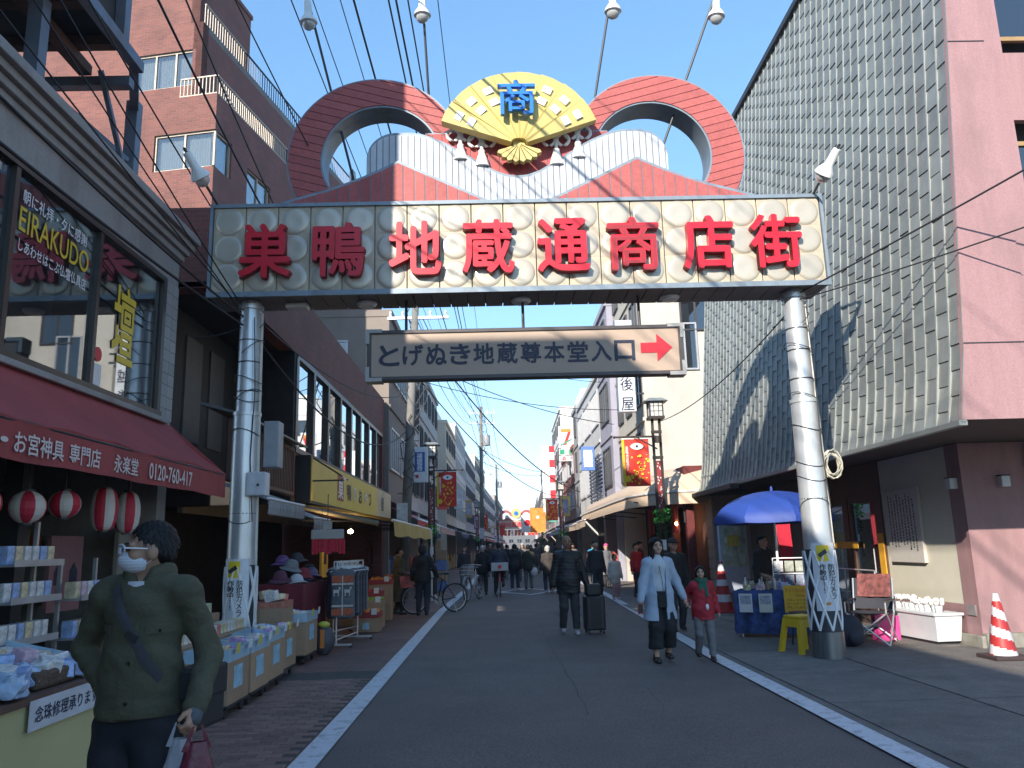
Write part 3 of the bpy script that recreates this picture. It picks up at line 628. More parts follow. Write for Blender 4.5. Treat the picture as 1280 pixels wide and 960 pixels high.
lantern(5.75, 1.90, .135, .25, 'round red and white paper lantern, nearest under the maroon awning')
lantern(6.32, 1.90, .135, .25, 'round red and white paper lantern, middle of the three round ones')
lantern(6.86, 1.95, .125, .23, 'round red and white paper lantern, nearest to the two tall ones')
lantern(7.55, 1.94, .12, .40, 'tall red and white paper lantern beside the round ones')
lantern(8.02, 1.93, .12, .40, 'tall red and white paper lantern over the man in the mask')
# rooftop sign frame
rs = thing('rooftop_sign', 'big rusty rooftop sign box on steel posts above the stone shop', 'rooftop sign', (-4.6, 6.8, 5.32)); RO = (-4.6, 6.8, 5.32)
M_steel = mat('steel_bluegrey', (.16, .18, .22), .45, .4, dirt=(.15, .08, .045), dirt_s=3, dirt_a=.8); M_rust = mat('rust_beam', (.12, .065, .045), .8, var=.4, vs=6)
M_sign_in = mat('sign_back_dark', (.05, .045, .042), .8, var=.3, vs=3)
MB().box(-6.6, -4.12, 4.9, 8.0, 7.14, 11.0).build('sign_panel', M_sign_in, rs, org=RO)
MB().box(-4.11, -4.0, 4.85, 8.42, 7.0, 7.13).box(-4.11, -4.0, 4.85, 4.98, 7.131, 11.0).box(-4.11, -4.0, 7.9, 8.03, 7.131, 11.0).box(-4.11, -4.0, 4.85, 8.03, 11.001, 11.1).build('sign_edge', M_steel, rs, org=RO)
for y in (5.2, 6.2, 7.2, 7.9): MB().box(-6.6, -4.12, y, y+.12, 7.02, 7.135).build('beam', M_rust, rs, org=RO)
for x in (-4.6, -5.6): MB().box(x-.07, x+.07, 4.9, 8.3, 6.90, 7.015).build('beam', M_rust, rs, org=RO)
MB().box(-5.3, -4.1, 8.3, 8.42, 6.78, 6.895).build('beam', M_steel, rs, org=RO)
for y in (5.3, 7.0, 9.05): MB().box(-4.45, -4.31, y-.07, y+.07, 5.33, 7.0 if y > 8 else 6.9).build('post', M_steel, rs, org=RO)
MB().bar((-4.38, 9.05, 6.9), (-4.06, 8.3, 7.05), .1).build('brace', M_steel, rs, org=RO)
MB().bar((-4.38, 9.0, 6.2), (-5.2, 8.3, 6.9), .05).build('brace', M_steel, rs, org=RO); MB().bar((-4.38, 9.0, 5.9), (-4.38, 8.2, 6.9), .05).build('brace', M_steel, rs, org=RO)
fn = thing('rooftop_shade_screen', 'corrugated screen added on the stone shop roof to shade the gate', 'screen', (-5.2, 4, 5.32))  # screen added to keep the sun off the gate's left end and road
scr = MB(); ys_ = np.arange(-.3, 8.3, .06); scr.sheet([[(-5.25+.02*(i % 2), y, z) for z in (5.33, 7.0)] for i, y in enumerate(ys_)]); scr.build('sheet', M_steel, fn, org=(-5.2, 4, 5.32))
# unseen neighbour behind the viewer that shades the street
nb = thing('unseen_corner_building', 'unseen corner building behind the viewer, shaped to shade the street', 'building', (-9, -15, 0))
MB().box(-14, -4.05, -30, -.55, 0, 10.0).build('wall', mat('neighbour_wall', (.35, .34, .33), .8), nb, org=(-9, -15, 0)); MB().box(-14.1, -3.95, -30.1, -.52, 10.0, 10.15).build('parapet', mat('neighbour_wall'), nb, org=(-9, -15, 0))
mw = MB().box(0, .05, -.6, .6, 0, 1.3).mesh('window'); mw.materials.append(M_glassd)
for z in (2, 5, 8):
    for y in range(-28, -1, 3): link('window', mw, None, nb, (-4.05+9-.02, y+15, z-.3))
# ------------------------------------------------------------------ brick tower and podium
M_brick = brickmat('brick_red', '#7d463c', '#6b3a33', '#746259', bw=.23, bh=.075)
M_brickd = brickmat('brick_deep', '#763f37', '#673530', '#63514b', bw=.23, bh=.075)
M_beige = mat('beige_metal', (.42, .36, .29), .5, .1); M_blackrail = mat('black_rail', (.035, .035, .045), .45, .4)
M_curt = mat('curtain_white', (.72, .72, .70), .85, var=.12, vs=6, stretch=(6, 6, .3))
TA = R(10.7); tw = thing('brick_tower', 'tall red brick apartment block behind the stone shop', 'apartment block', (-7.83, 21, 0), -TA)
# local: origin at the near street corner, +y along the street face, -x to the left along the front face
def tb(mb, name, m_, par=tw, **k): return mb.build(name, m_, par, **k)
ZR = 17.5
def wall_front(x0, x1, y, z0, z1, holes, th=.3):   # wall facing -y with rectangular holes (x0,x1,z0,z1)
    mb = MB(); xs = sorted({x0, x1, *[h for q in holes for h in q[:2]]}); zs = sorted({z0, z1, *[h for q in holes for h in q[2:]]})
    for i in range(len(xs)-1):
        for j in range(len(zs)-1):
            cx, cz = (xs[i]+xs[i+1])/2, (zs[j]+zs[j+1])/2
            if not any(q[0] < cx < q[1] and q[2] < cz < q[3] for q in holes): mb.box(xs[i], xs[i+1], y, y+th, zs[j], zs[j+1])
    return mb
def wall_side(y0, y1, x, z0, z1, holes, th=.3):    # wall facing +x
    mb = MB(); ys = sorted({y0, y1, *[h for q in holes for h in q[:2]]}); zs = sorted({z0, z1, *[h for q in holes for h in q[2:]]})
    for i in range(len(ys)-1):
        for j in range(len(zs)-1):
            cy, cz = (ys[i]+ys[i+1])/2, (zs[j]+zs[j+1])/2
            if not any(q[0] < cy < q[1] and q[2] < cz < q[3] for q in holes): mb.box(x-th, x, ys[i], ys[i+1], zs[j], zs[j+1])
    return mb
def window_f(par, x0, x1, z0, z1, y, nsplit=2, curtain=True):
    fr_ = MB(); t = .05
    fr_.box(x0, x1, y+.06, y+.14, z1-t, z1).box(x0, x1, y+.06, y+.14, z0, z0+t).box(x0, x0+t, y+.06, y+.14, z0+t, z1-t).box(x1-t, x1, y+.06, y+.14, z0+t, z1-t)
    for k in range(1, nsplit): xm = x0+(x1-x0)*k/nsplit; fr_.box(xm-t/2, xm+t/2, y+.06, y+.14, z0+t, z1-t)
    w = fr_.build('window', M_beige, par)
    MB().box(x0+t, x1-t, y+.095, y+.10, z0+t, z1-t).build('pane', M_glassc, w)
    if curtain:
        xs = np.arange(x0+t, x1-t, .04); MB().sheet([[(x, y+.2+.025*(i % 2), z) for z in (z0+t, z1-t)] for i, x in enumerate(xs)]).build('curtain', M_curt, w)
    return w
def window_s(par, y0, y1, z0, z1, x, nsplit=2, curtain=True, frame=None):
    fr_ = MB(); t = .05
    fr_.box(x-.14, x-.06, y0, y1, z1-t, z1).box(x-.14, x-.06, y0, y1, z0, z0+t).box(x-.14, x-.06, y0, y0+t, z0+t, z1-t).box(x-.14, x-.06, y1-t, y1, z0+t, z1-t)
    for k in range(1, nsplit): ym = y0+(y1-y0)*k/nsplit; fr_.box(x-.14, x-.06, ym-t/2, ym+t/2, z0+t, z1-t)
    w = fr_.build('window', frame or M_beige, par)
    MB().box(x-.105, x-.10, y0+t, y1-t, z0+t, z1-t).build('pane', M_glassc, w)
    if curtain:
        ys = np.arange(y0+t, y1-t, .05); MB().sheet([[(x-.2-.025*(i % 2), y, z) for z in (z0+t, z1-t)] for i, y in enumerate(ys)]).build('curtain', M_curt, w)
    return w
FZ = [9.2, 12.2]    # floors: window sill heights come from these
fh = [(-1.75, -.12, 12.28, 13.42), (-4.6, -3.4, 11.2, 13.4)]
fh2 = [(-2.6, -.9, 15.25, 16.4)]
z1w = 12.28; z1t = 13.42
tb(wall_front(-9, 0, 0, 5.0, 14.55, [(-1.9, .001, z1w, z1t), (-4.9, -3.3, 10.9, 13.2), (-7.4, -5.6, 12.28, 13.42), (-2.2, -.6, 9.2, 10.4)]), 'front_wall', M_brick)
tb(wall_side(.3, 14.5, 0, 5.0, 14.55, [(.3, .95, z1w, z1t), (1.9, 3.4, 12.0, 13.15), (6, 7.5, 12.0, 13.15), (9.5, 11, 12.0, 13.15), (1.9, 3.4, 9.0, 10.2), (5.2, 6.7, 9.0, 10.2), (8.6, 10.1, 9.0, 10.2), (11.5, 13, 9, 10.2)]), 'street_wall', M_brickd)
tb(MB().box(-9, -.3, .3, 14.5, 14.3, 14.5), 'terrace_floor', M_stone); tb(MB().box(-8.8, -.5, 4, 4.1, 5, 14.3), 'core_wall', M_int); tb(MB().box(-1.4, -1.3, .3, 14.3, 5, 14.3), 'core_wall', M_int)
tb(MB().box(-.3, 0, 0, .3, z1w-.001, z1w+.02).box(-.04, .04, -.04, .04, z1w, z1w), 'corner_sill', M_stone)
window_f(tw, -1.9, -.02, z1w, z1t, 0, 2); window_s(tw, .1, .95, z1w, z1t, 0, 1)
window_f(tw, -4.9, -3.3, 10.9, 13.2, 0, 2, False); window_f(tw, -7.4, -5.6, 12.28, 13.42, 0, 2); window_f(tw, -2.2, -.6, 9.2, 10.4, 0, 2)
for y0, z0 in ((1.9, 12.0), (6, 12.0), (9.5, 12.0), (1.9, 9), (5.2, 9), (8.6, 9), (11.5, 9)): window_s(tw, y0, y0+1.5, z0, z0+1.17, 0, 2)
# set-back upper storeys
tb(wall_front(-9, -.9, .55, 14.5, 17.4, [(-3.1, -1.1, 15.3, 16.5)]), 'front_wall', M_brick); tb(wall_side(.55, 14.5, -.9, 14.5, 17.4, []), 'street_wall', M_brickd)
window_f(tw, -3.1, -1.1, 15.3, 16.5, .55, 3)
tb(MB().box(-9, -.9, .85, 14.5, 17.2, 17.4), 'terrace_floor', M_stone)
tb(wall_front(-9, -1.7, 1.6, 17.4, 20.6, []), 'front_wall', M_brick); tb(wall_side(1.6, 4.8, -1.7, 17.4, 20.6, []), 'street_wall', M_brickd); tb(MB().box(-9, -1.9, 4.5, 4.8, 17.4, 20.6), 'rear_wall', M_brickd)
tb(MB().box(-9.05, -1.65, 1.55, 4.85, 20.6, 20.75), 'roof', M_brickd)
# balcony rails
def rail(par, a, b, z0, z1, m_, dx=.11):
    a, b = Vector(a), Vector(b); L = (b-a).length; n = int(L/dx); mb = MB()
    mb.bar(a+Vector((0, 0, z1)), b+Vector((0, 0, z1)), .05, .04).bar(a+Vector((0, 0, z0+.05)), b+Vector((0, 0, z0+.05)), .03, .03)
    r = mb.build('rail', m_, par)
    me = MB().box(-.012, .012, -.012, .012, z0, z1).mesh('baluster'); me.materials.append(m_)
    for i in range(n+1):
        p = a.lerp(b, i/n); link('baluster', me, None, r, (p.x, p.y, 0))
rail(tw, (-1.2, .06, 0), (-.04, .06, 0), 14.55, 15.15, M_beige); rail(tw, (-.04, .06, 0), (-.04, 4.6, 0), 14.55, 15.15, M_beige, .12); rail(tw, (-.04, 4.6, 0), (-.04, 14.4, 0), 14.55, 15.15, M_blackrail, .16)
rail(tw, (-.95, .7, 0), (-.95, 3.2, 0), 17.4, 18.1, M_beige, .14); rail(tw, (-.95, 3.2, 0), (-.95, 14.4, 0), 17.4, 18.1, M_blackrail, .17)
t = MB().box(-6.6, -5.2, -.02, .04, 11.0, 11.9).build('balcony_opening', M_int, tw); rail(tw, (-6.7, -.03, 0), (-5.1, -.03, 0), 13.42+.2, 14.5, M_beige, .13)
# hung pink laundry behind the upper window
MB().ball((-2.0, .98, 15.85), (.28, .1, .3), 12, 8).build('laundry', mat('laundry_pink', (.7, .3, .42), .8), tw)
# podium with ribbon windows
PX = -3.9; pod = thing('brick_podium', 'low red brick block with a long row of upstairs windows and yellow shop sign', 'shop building', (PX, 20, 0)); PO = (PX, 20, 0)
def pb(mb, name, m_, **k): return mb.build(name, m_, pod, org=PO, **k)
pb(MB().box(PX-.3, PX, 11.3, 27.5, 5.36, 6.62).box(PX-5, PX-.3, 11.3, 11.6, 5.36, 6.62), 'brick_band', M_brickd); pb(MB().box(PX-5, PX-.3, 11.6, 27.5, 6.35, 6.5).box(PX-5, PX-.3, 11.3, 15.2, 5.37, 5.45), 'roof', M_int)
pb(MB().box(PX-.3, PX, 27.1, 27.5, 0, 5.36), 'wall', M_brickd); pb(MB().box(PX-5, PX-.3, 27.2, 27.5, 0, 6.3), 'rear_wall', M_brickd); pb(MB().box(PX-5, PX, 15.2, 15.42, 2.4, 5.36), 'cross_wall', M_int)  # cross wall coloured near-black in place of the shade under the awning
pb(MB().box(PX-.3, PX, 15.42, 27.1, 2.3, 3.40), 'spandrel', M_brickd)
pb(MB().box(PX-2.2, PX-2.1, 15.42, 27.1, 2.3, 6.3).box(PX-2.1, PX-.3, 15.42, 27.1, 3.3, 3.4), 'room', mat('room_pale', (.30, .27, .23), .8))
ed = np.linspace(15.42, 27.1, 9)
pb(MB().box(PX-.12, PX+.02, 15.42, 27.1, 5.26, 5.36).box(PX-.12, PX+.02, 15.42, 27.1, 3.40, 3.50), 'window_frame', M_bronze)
for i in range(8):
    pb(MB().box(PX-.12, PX+.025, ed[i]-.09, ed[i]+.09, 3.5, 5.26), 'mullion', M_bronze); pb(MB().box(PX-.06, PX-.05, ed[i]+.09, ed[i+1]-.09, 3.5, 5.26), 'pane', glassmat('ribbon_glass', (.05, .05, .05), .62, .25))
    if i in (0, 3, 6): pb(MB().sheet([[(PX-.35-.03*(k % 2), y, z) for z in (3.5, 5.26)] for k, y in enumerate(np.arange(ed[i]+.1, ed[i]+.7, .06))]), 'curtain', M_curt)
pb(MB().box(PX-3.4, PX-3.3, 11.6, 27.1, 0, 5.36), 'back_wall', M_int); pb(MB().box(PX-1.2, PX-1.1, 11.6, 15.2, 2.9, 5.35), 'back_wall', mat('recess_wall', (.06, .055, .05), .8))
for y in (12.6, 13.7): pb(MB().box(PX-1.1, PX-1.07, y, y+.7, 3.3, 5.0), 'shutter', mat('shutter_grey', (.12, .12, .12), .6))
# lattice balcony screen below
lt = thing('lattice_screen', 'brown wooden lattice screen above the striped awning', 'screen', (PX+.15, 13, 0)); LO = (PX+.15, 13, 0)
M_latt = mat('lattice_brown', (.10, .045, .03), .6, rnd=.15); lx = PX+.15
for a, b in ((11.2, 12.9), (12.95, 14.7)):
    for z in (2.52, 3.32): MB().box(lx-.03, lx+.03, a, b, z, z+.06).build('frame_bar', M_latt, lt, org=LO)
    for y in (a, b-.06): MB().box(lx-.03, lx+.03, y, y+.06, 2.58, 3.32).build('frame_bar', M_latt, lt, org=LO)
    for k in range(1, 9): z = 2.58+.74*k/9; MB().box(lx-.012, lx, a+.06, b-.06, z-.022, z+.022).build('slat', M_latt, lt, org=LO)
    for k in range(1, 17): y = a+(b-a)*k/17; MB().box(lx+.001, lx+.013, y-.024, y+.024, 2.58, 3.32).build('slat', M_latt, lt, org=LO)
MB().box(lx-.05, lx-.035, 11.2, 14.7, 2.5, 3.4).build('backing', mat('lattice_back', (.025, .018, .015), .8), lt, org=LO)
MB().prism([(lx+.22, 3.40), (lx+.22, 3.43), (lx-.4, 3.62), (lx-.4, 3.57)], lambda a, b: (a, 11.1, b), lambda a, b: (a, 14.85, b)).build('cap_roof', mat('tin_grey', (.14, .14, .14), .5, .3), lt, org=LO)
# small striped awnings
def strip_awning(label, x0, x1, y0, y1, zt, zb, dropz, m_, scal=.1, name='awning'):
    t = thing(name, label, 'awning', (x0, (y0+y1)/2, zt)); O = (x0, (y0+y1)/2, zt)
    MB().prism([(x0, zt), (x1, zb), (x1, zb-.02), (x0, zt-.03)], lambda a, b: (a, y0, b), lambda a, b: (a, y1, b)).build('canopy', m_, t, org=O)
    v = MB(); n = max(4, int((y1-y0)/scal)); g2 = []
    for i in range(n*2+1): y = y0+(y1-y0)*i/(2*n); g2.append([(x1+.004, y, zb), (x1+.01+.012*(i % 2), y, zb-dropz*.5), (x1+.012*(i % 2), y, zb-dropz+(.03 if i % 2 else 0))])
    v.sheet(g2).build('valance', m_, t, org=O, fix=False)
    MB().tube([(x1+.0, y0, zb+.008), (x1, y1, zb+.008)], .018, 8).build('front_bar', M_white, t, org=O)
    return t
M_strp = mat('awning_grey_stripe', (.28, .28, .29), .7, stretch=(1, 14, 1), var=.5, vs=3)
strip_awning('grey scalloped awning behind the left gate pole', PX+.02, -3.1, 10.9, 12.95, 2.5, 2.22, .22, M_strp)
strip_awning('small grey awning between the scalloped awning and the yellow shop', PX+.02, -3.1, 13.6, 14.9, 2.35, 2.06, .2, M_strp)
# yellow sign and awning
M_ysign = mat('sign_yellow', (.74, .53, .09), .5, var=.08, vs=1.5)
ys = thing('shop_sign', 'long yellow shop sign with brushed lettering below the ribbon windows', 'shop sign', (PX+.2, 20, 2.5)); YO = (PX+.2, 20, 2.5)
MB().box(PX+.01, PX+.30, 15.45, 27.0, 2.42, 3.34).build('box', M_dark, ys, org=YO); MB().box(PX+.301, PX+.315, 15.5, 23.9, 2.47, 3.30).build('face', M_ysign, ys, org=YO); MB().box(PX+.301, PX+.315, 23.92, 26.95, 2.47, 3.30).build('face', mat('sign_cream', (.68, .55, .33), .5), ys, org=YO)
MB().box(PX+.316, PX+.322, 18.0, 18.7, 2.62, 3.2).build('red_seal', mat('sign_seal', (.35, .08, .06), .6), ys, org=YO)
for st, y, h_, c in (('巣', 18.35, .45, 'w'), ('鴨', 19.4, .4, 'k'), ('の', 20.2, .34, 'w'), ('お', 21.0, .36, 'k'), ('や', 21.8, .36, 'w'), ('つ', 22.5, .34, 'k'), ('屋', 25, .4, 'k')):
    text(st, M_white if c == 'w' else M_ink, ys, (PX+.325-YO[0], y-20, 2.88-2.5), STREET_L, h=h_, w=h_*1.3, off=.03)
MB().bar((PX+.31, 15.6, 3.3), (PX+1.0, 15.6, 2.85), .03).bar((PX+.31, 15.6, 2.85), (PX+1.0, 15.6, 2.85), .03).build('bracket', M_dark, ys, org=YO)
M_yawn = mat('awning_yellow', (.52, .38, .10), .7, var=.15, vs=2, dirt=(.3, .2, .06), dirt_s=1.5, dirt_a=.4)
t = thing('awning', 'wide yellow awning over the fruit shop', 'awning', (PX, 20, 2.4)); O = (PX, 20, 2.4); g2 = []
for y in np.linspace(15.6, 24.2, 22): s_ = .02*math.sin(y*2.2); g2.append([(PX+.05, y, 2.42), (-2.95, y, 2.27+s_), (-2.05, y, 2.08+s_), (-2.02, y, 2.05+s_), (-2.0+.6*s_, y, 1.76+s_)])
MB().sheet(g2).build('canopy', M_yawn, t, org=O, fix=False, smooth='auto')
for y in (15.7, 18.5, 21.5, 24.1): MB().tube([(PX+.1, y, 2.1), (-2.1, y, 2.03)], .02, 6).build('arm', M_dark, t, org=O)
MB().tube([(-2.04, 15.6, 2.06), (-2.04, 24.2, 2.06)], .025, 8).build('front_bar', M_white, t, org=O)
MB().tube([(-2.0, 24.1, 0), (-2.0, 24.1, 2.05)], .025, 8).build('post', M_white, t, org=O)
MB().tube([(PX+.1, 15.55, 2.36), (-2.3, 15.58, 2.0)], .05, 8).build('roller', mat('canvas_dull', (.2, .17, .12), .8), t, org=O)
# interior glow lamps of the fruit shop
def lamp(x, y, z, label, c=(1, .72, .35), e=25):
    t = thing('shop_lamp', label, 'lamp', (x, y, z)); MB().ball((0, 0, 0), (.06, .06, .05), 12, 8).build('bulb', mat('bulb_warm', c, .4, emit=e), t, smooth=True); MB().tube([(0, 0, .05), (0, 0, .3)], .006, 5).build('cord', M_dark, t)
lamp(-3.35, 15.4, 2.0, 'small lit warm bulb under the yellow awning'); lamp(-3.5, 19.2, 1.95, 'small lit bulb deep in the fruit shop')
t = thing('banner_board', 'yellow vertical sign board inside the fruit shop', 'sign', (PX-.3, 19.6, .9)); MB().box(-.03, .03, -.33, .33, 0, 1.15).build('board', M_ysign, t); MB().box(.031, .035, -.14, .14, .3, .9).build('dark_panel', M_ink, t)
# ------------------------------------------------------------------ right side: pink building with metal shingles
M_pink = mat('pink_concrete', (.34, .195, .20), .75, var=.10, vs=2.5, stretch=(2.2, 2.2, .12), fine=.08, fs=60, bump=.1, bs=60, dirt=(.20, .125, .125), dirt_s=1.3, dirt_a=.65)
M_shin = mat('shingle_patina', (.235, .25, .235), .5, .25, var=.16, vs=3, rnd=.17, dirt=(.15, .135, .12), dirt_s=1.6, dirt_a=.7, bump=.08, bs=30)
M_batten = mat('shingle_batten', (.30, .315, .30), .45, .25, var=.15, vs=3, rnd=.1)
M_cream = mat('plaster_cream', (.62, .58, .47), .8, var=.06, vs=2, bump=.1, bs=60)
M_brownw = mat('wood_brown', (.10, .055, .04), .6, var=.2, vs=5, stretch=(1, 1, .2))
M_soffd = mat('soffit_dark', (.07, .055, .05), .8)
mx = lambda z: 5.27+.09*(z-2.75)-(.05*((3.5-z)/.75)**2 if z < 3.5 else 0)
pk = thing('pink_building', 'pink building clad in grey-green metal shingles on the right of the gate', 'building', (6.4, 14, 0)); KO = (6.4, 14, 0)
def kb(mb, name, m_, par=pk, **k): return mb.build(name, m_, par, org=KO if par is pk else KO, **k)
Y0, Y1, ZB, ZT = 8.73, 20.6, 2.75, 11.7
zs = np.linspace(ZB, ZT, 24)
core = MB().sheet([[(mx(z)+.035, Y0+.05, z), (mx(z)+.035, Y1, z), (8.5, Y1, z)] for z in zs]); man = kb(core, 'mansard', M_batten, fix=False)
CW, RH = (Y1-Y0)/44, .30
items = []
for c in range(44):
    for r in range(int((ZT-ZB)/RH)+1):
        z = ZB+RH*r-(RH/2 if c % 2 else 0); zc = z+RH/2; top = min(z+RH*1.12, ZT); bot = max(z, ZB-.03)
        if top-bot < .06: continue
        items.append((c, bot, top))
def shingle(mb, y, bot, top, jit=0.):
    w = CW-.030; o = .014+jit*.6
    xb, xt = mx(bot)-o, mx(top)-.002
    P = [(xb, y+.016, bot), (xb, y+.016+w, bot+.014), (xt, y+.016+w, top), (xt, y+.016, top)]
    Q = [(a+.012, b, c_) for a, b, c_ in P]
    mb._add(P+Q, [(0, 3, 2, 1), (4, 5, 6, 7), (0, 1, 5, 4), (1, 2, 6, 5), (2, 3, 7, 6), (3, 0, 4, 7)])
def vis(it):
    y = Y0+it[0]*CW; p = Vector((mx(it[1]), y, it[1]-1.5)); d = p.normalized()
    z = p.dot(f); return abs(p.dot(rr)/z*997) < 640 and abs(p.dot(uu)/z*997) < 480
items.sort(key=lambda it: (not vis(it), Vector((mx(it[1]), Y0+it[0]*CW, it[1]-1.5)).length))
random.seed(5); rest = MB()
for k, (c, b, t_) in enumerate(items):
    j = random.uniform(-.004, .008)
    if k < 300: mb = MB(); shingle(mb, Y0+c*CW, b, t_, j); mb.build('shingle', M_shin, man, org=KO, fix=False)
    else: shingle(rest, Y0+c*CW, b, t_, j)
o = rest.build('shingle_field', M_shin, man, org=KO, fix=False); o['kind'] = 'stuff'
for c in range(45):
    y = Y0+c*CW; zz = np.linspace(ZB-.02, ZT, 12)
    mb = MB(); mb.sheet([[(mx(z)+.02, y-.017, z), (mx(z)-.022, y-.013, z), (mx(z)-.022, y+.013, z), (mx(z)+.02, y+.017, z)] for z in zz]); mb.build('batten', M_batten, man, org=KO, fix=False)
kb(MB().box(mx(ZT)-.08, 9, Y0-.05, Y1+.05, ZT, ZT+.12), 'roof_edge', M_dark)
# pink concrete end facing the viewer
fp = MB(); fp.sheet([[(mx(z)-.02, Y0-.02, z), (6.12, Y0-.02, z)] for z in np.linspace(ZB, ZT, 14)]); fp.sheet([[(mx(z)-.02, Y0+.06, z), (mx(z)-.02, Y0-.02, z)] for z in np.linspace(ZB, ZT, 14)])
kb(fp, 'end_pier', M_pink, fix=False)
kb(MB().box(6.121, 10, Y0-.015, Y0+.3, ZB, 4.42), 'end_panel', M_pink)
for z in (3.62, 7.45): kb(MB().box(5.25+.09*(z-2.75), 6.125, Y0-.026, Y0-.019, z, z+.014), 'panel_joint', M_dark)
kb(MB().box(6.10, 6.35, Y0+.0, Y0+2, 4.42, ZT), 'end_return', M_pink); kb(MB().box(6.35, 10, Y0+.9, Y0+1.0, 6.9, 7.9), 'end_panel', M_pink); kb(MB().box(6.35, 10, Y0+1.2, Y0+1.3, 4.42, ZT), 'recess', M_int)
for z0, z1 in ((4.6, 6.6), (8.1, 10.0)):
    w = MB().box(6.36, 9, Y0+.92, Y0+.98, z0, z0+.06).box(6.36, 9, Y0+.92, Y0+.98, z1-.06, z1).box(6.36, 6.42, Y0+.92, Y0+.98, z0+.06, z1-.06).box(6.9, 6.96, Y0+.92, Y0+.98, z0+.06, z1-.06).build('window', mat('wood_frame', (.35, .22, .10), .5), pk, org=KO)
    MB().box(6.42, 9, Y0+.95, Y0+.955, z0+.06, z1-.06).build('pane', M_glassd, w, org=KO)
    MB().sheet([[(x, Y0+1.02+.02*(i % 2), z) for z in (z0+.06, z1-.06)] for i, x in enumerate(np.arange(6.42, 6.88, .04))]).build('curtain', M_curt, w, org=KO)
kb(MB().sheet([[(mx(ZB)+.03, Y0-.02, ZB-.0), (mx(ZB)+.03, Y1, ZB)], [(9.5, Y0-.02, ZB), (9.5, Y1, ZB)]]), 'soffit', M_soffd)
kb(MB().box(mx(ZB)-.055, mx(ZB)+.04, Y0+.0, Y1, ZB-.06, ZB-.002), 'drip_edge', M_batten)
kb(MB().box(4.98, 5.16, Y1-3.5, Y1, 2.6, 2.7), 'gutter', M_dark)
# ground floor
WX = 6.4
kb(MB().box(WX, WX+.3, 10.95, 11.30, 0, ZB-.01).box(WX+.3, 11, 10.95, 11.2, 0, ZB-.01), 'pillar', M_pink)
kb(MB().box(WX+.02, WX+.3, 11.30, 13.38, .55, ZB-.01), 'cream_wall', M_cream); kb(MB().box(WX+.01, WX+.3, 11.30, 13.38, .17, .549), 'base_wall', M_pink)
kb(MB().box(WX-.06, WX+.0, 10.88, 13.40, 0, .17, b=.015).box(WX, 11, 10.86, 10.949, 0, .2), 'plinth', mat('stone_plinth', (.30, .28, .24), .8, var=.2, vs=8, bump=.2, dirt=(.12, .13, .07), dirt_s=4, dirt_a=.6))
dr = kb(MB().box(WX, WX+.12, 13.40, 13.56, 0, ZB-.01).box(WX, WX+.12, 15.9, 16.05, 0, ZB-.01).box(WX, WX+.12, 13.56, 15.9, 2.2, ZB-.01).box(WX, WX+.12, 14.72, 14.86, 0, 2.2), 'door_frame', M_brownw)
for a, b in ((13.6, 14.7), (14.88, 15.88)):
    d = MB().box(WX+.02, WX+.08, a, a+.1, .02, 2.2).box(WX+.02, WX+.08, b-.1, b, .02, 2.2).box(WX+.02, WX+.08, a+.1, b-.1, .02, .3).box(WX+.02, WX+.08, a+.1, b-.1, 2.1, 2.2).build('door', M_brownw, pk, org=KO)
    MB().box(WX+.045, WX+.05, a+.1, b-.1, .3, 2.1).build('pane', M_glassc, d, org=KO); MB().tube([(WX-.04, a+.14, .9), (WX-.04, a+.14, 1.3)], .012, 6).build('handle', M_pole, d, org=KO)
M_orange = mat('trim_orange', (.72, .36, .03), .5)
kb(MB().box(WX-.02, WX+.0, 13.42, 13.60, .15, 1.55), 'orange_trim', M_orange); kb(MB().box(WX-.015, WX+.001, 14.4, 16.0, 1.30, 1.42), 'orange_trim', M_orange)
kb(MB().box(WX+.02, WX+.3, 16.05, Y1, 0, ZB-.01), 'side_wall', mat('panel_brown', (.20, .13, .10), .7, var=.2)); kb(MB().box(WX+.8, WX+.9, 13.4, 16.05, 0, ZB), 'door_room', M_int)
kb(MB().tube([(WX-.25, 13.3, .95), (WX-.25, 15.6, .95)], .014, 6), 'hand_rail', M_pole)
for y in (13.35, 14.5, 15.55): kb(MB().tube([(WX-.25, y, .01), (WX-.25, y, .95)], .014, 6), 'rail_post', M_pole)
for (x, y, l) in ((WX-.05, 11.12, 'on the pink pillar'), (6.95, 10.90, 'on the end wall')):
    t = thing('wall_lamp', 'small white cube lamp %s under the shingles' % l, 'wall lamp', (x, y, 2.12)); MB().box(-.06, .06, -.06, .06, 0, .15, b=.01).build('shade', mat('lamp_shade_white', (.6, .6, .62), .4), t); MB().box(-.065, .065, -.065, .065, .15, .165).build('cap', M_dark, t)
kb(MB().tube([(7.35, 10.9, .0), (7.35, 10.9, 2.72)], .035, 10), 'downpipe', mat('pipe_grey', (.25, .22, .22), .5))
for z in (.6, 1.6, 2.4): kb(MB().box(7.3, 7.4, 10.86, 10.945, z, z+.04), 'pipe_clip', M_dark)
kb(MB().box(WX-.02, WX+.0, 11.02, 11.22, .42, .56), 'vent', mat('pipe_grey'))
# notice board with columns of small print
nb_ = thing('notice_board', 'white notice board with columns of small dark print on the cream wall', 'notice board', (WX, 12.65, 1.66))
MB().box(-.035, .019, -.52, .52, -.57, .57, b=.006).build('board', mat('board_white', (.56, .52, .47), .5, var=.04), nb_)
random.seed(12); ink = MB()
for k in range(9):
    y = .40-.095*k; z = .48-.04*(k % 3); bot = random.uniform(-.45, -.15)
    while z > bot:
        h_ = random.uniform(.018, .04); ink.box(-.0385, -.0355, y-random.uniform(.010, .02), y+random.uniform(.010, .02), z-h_, z); z -= h_+random.uniform(.008, .02)
o = ink.build('small_print', M_ink, nb_, fix=False); o['kind'] = 'stuff'
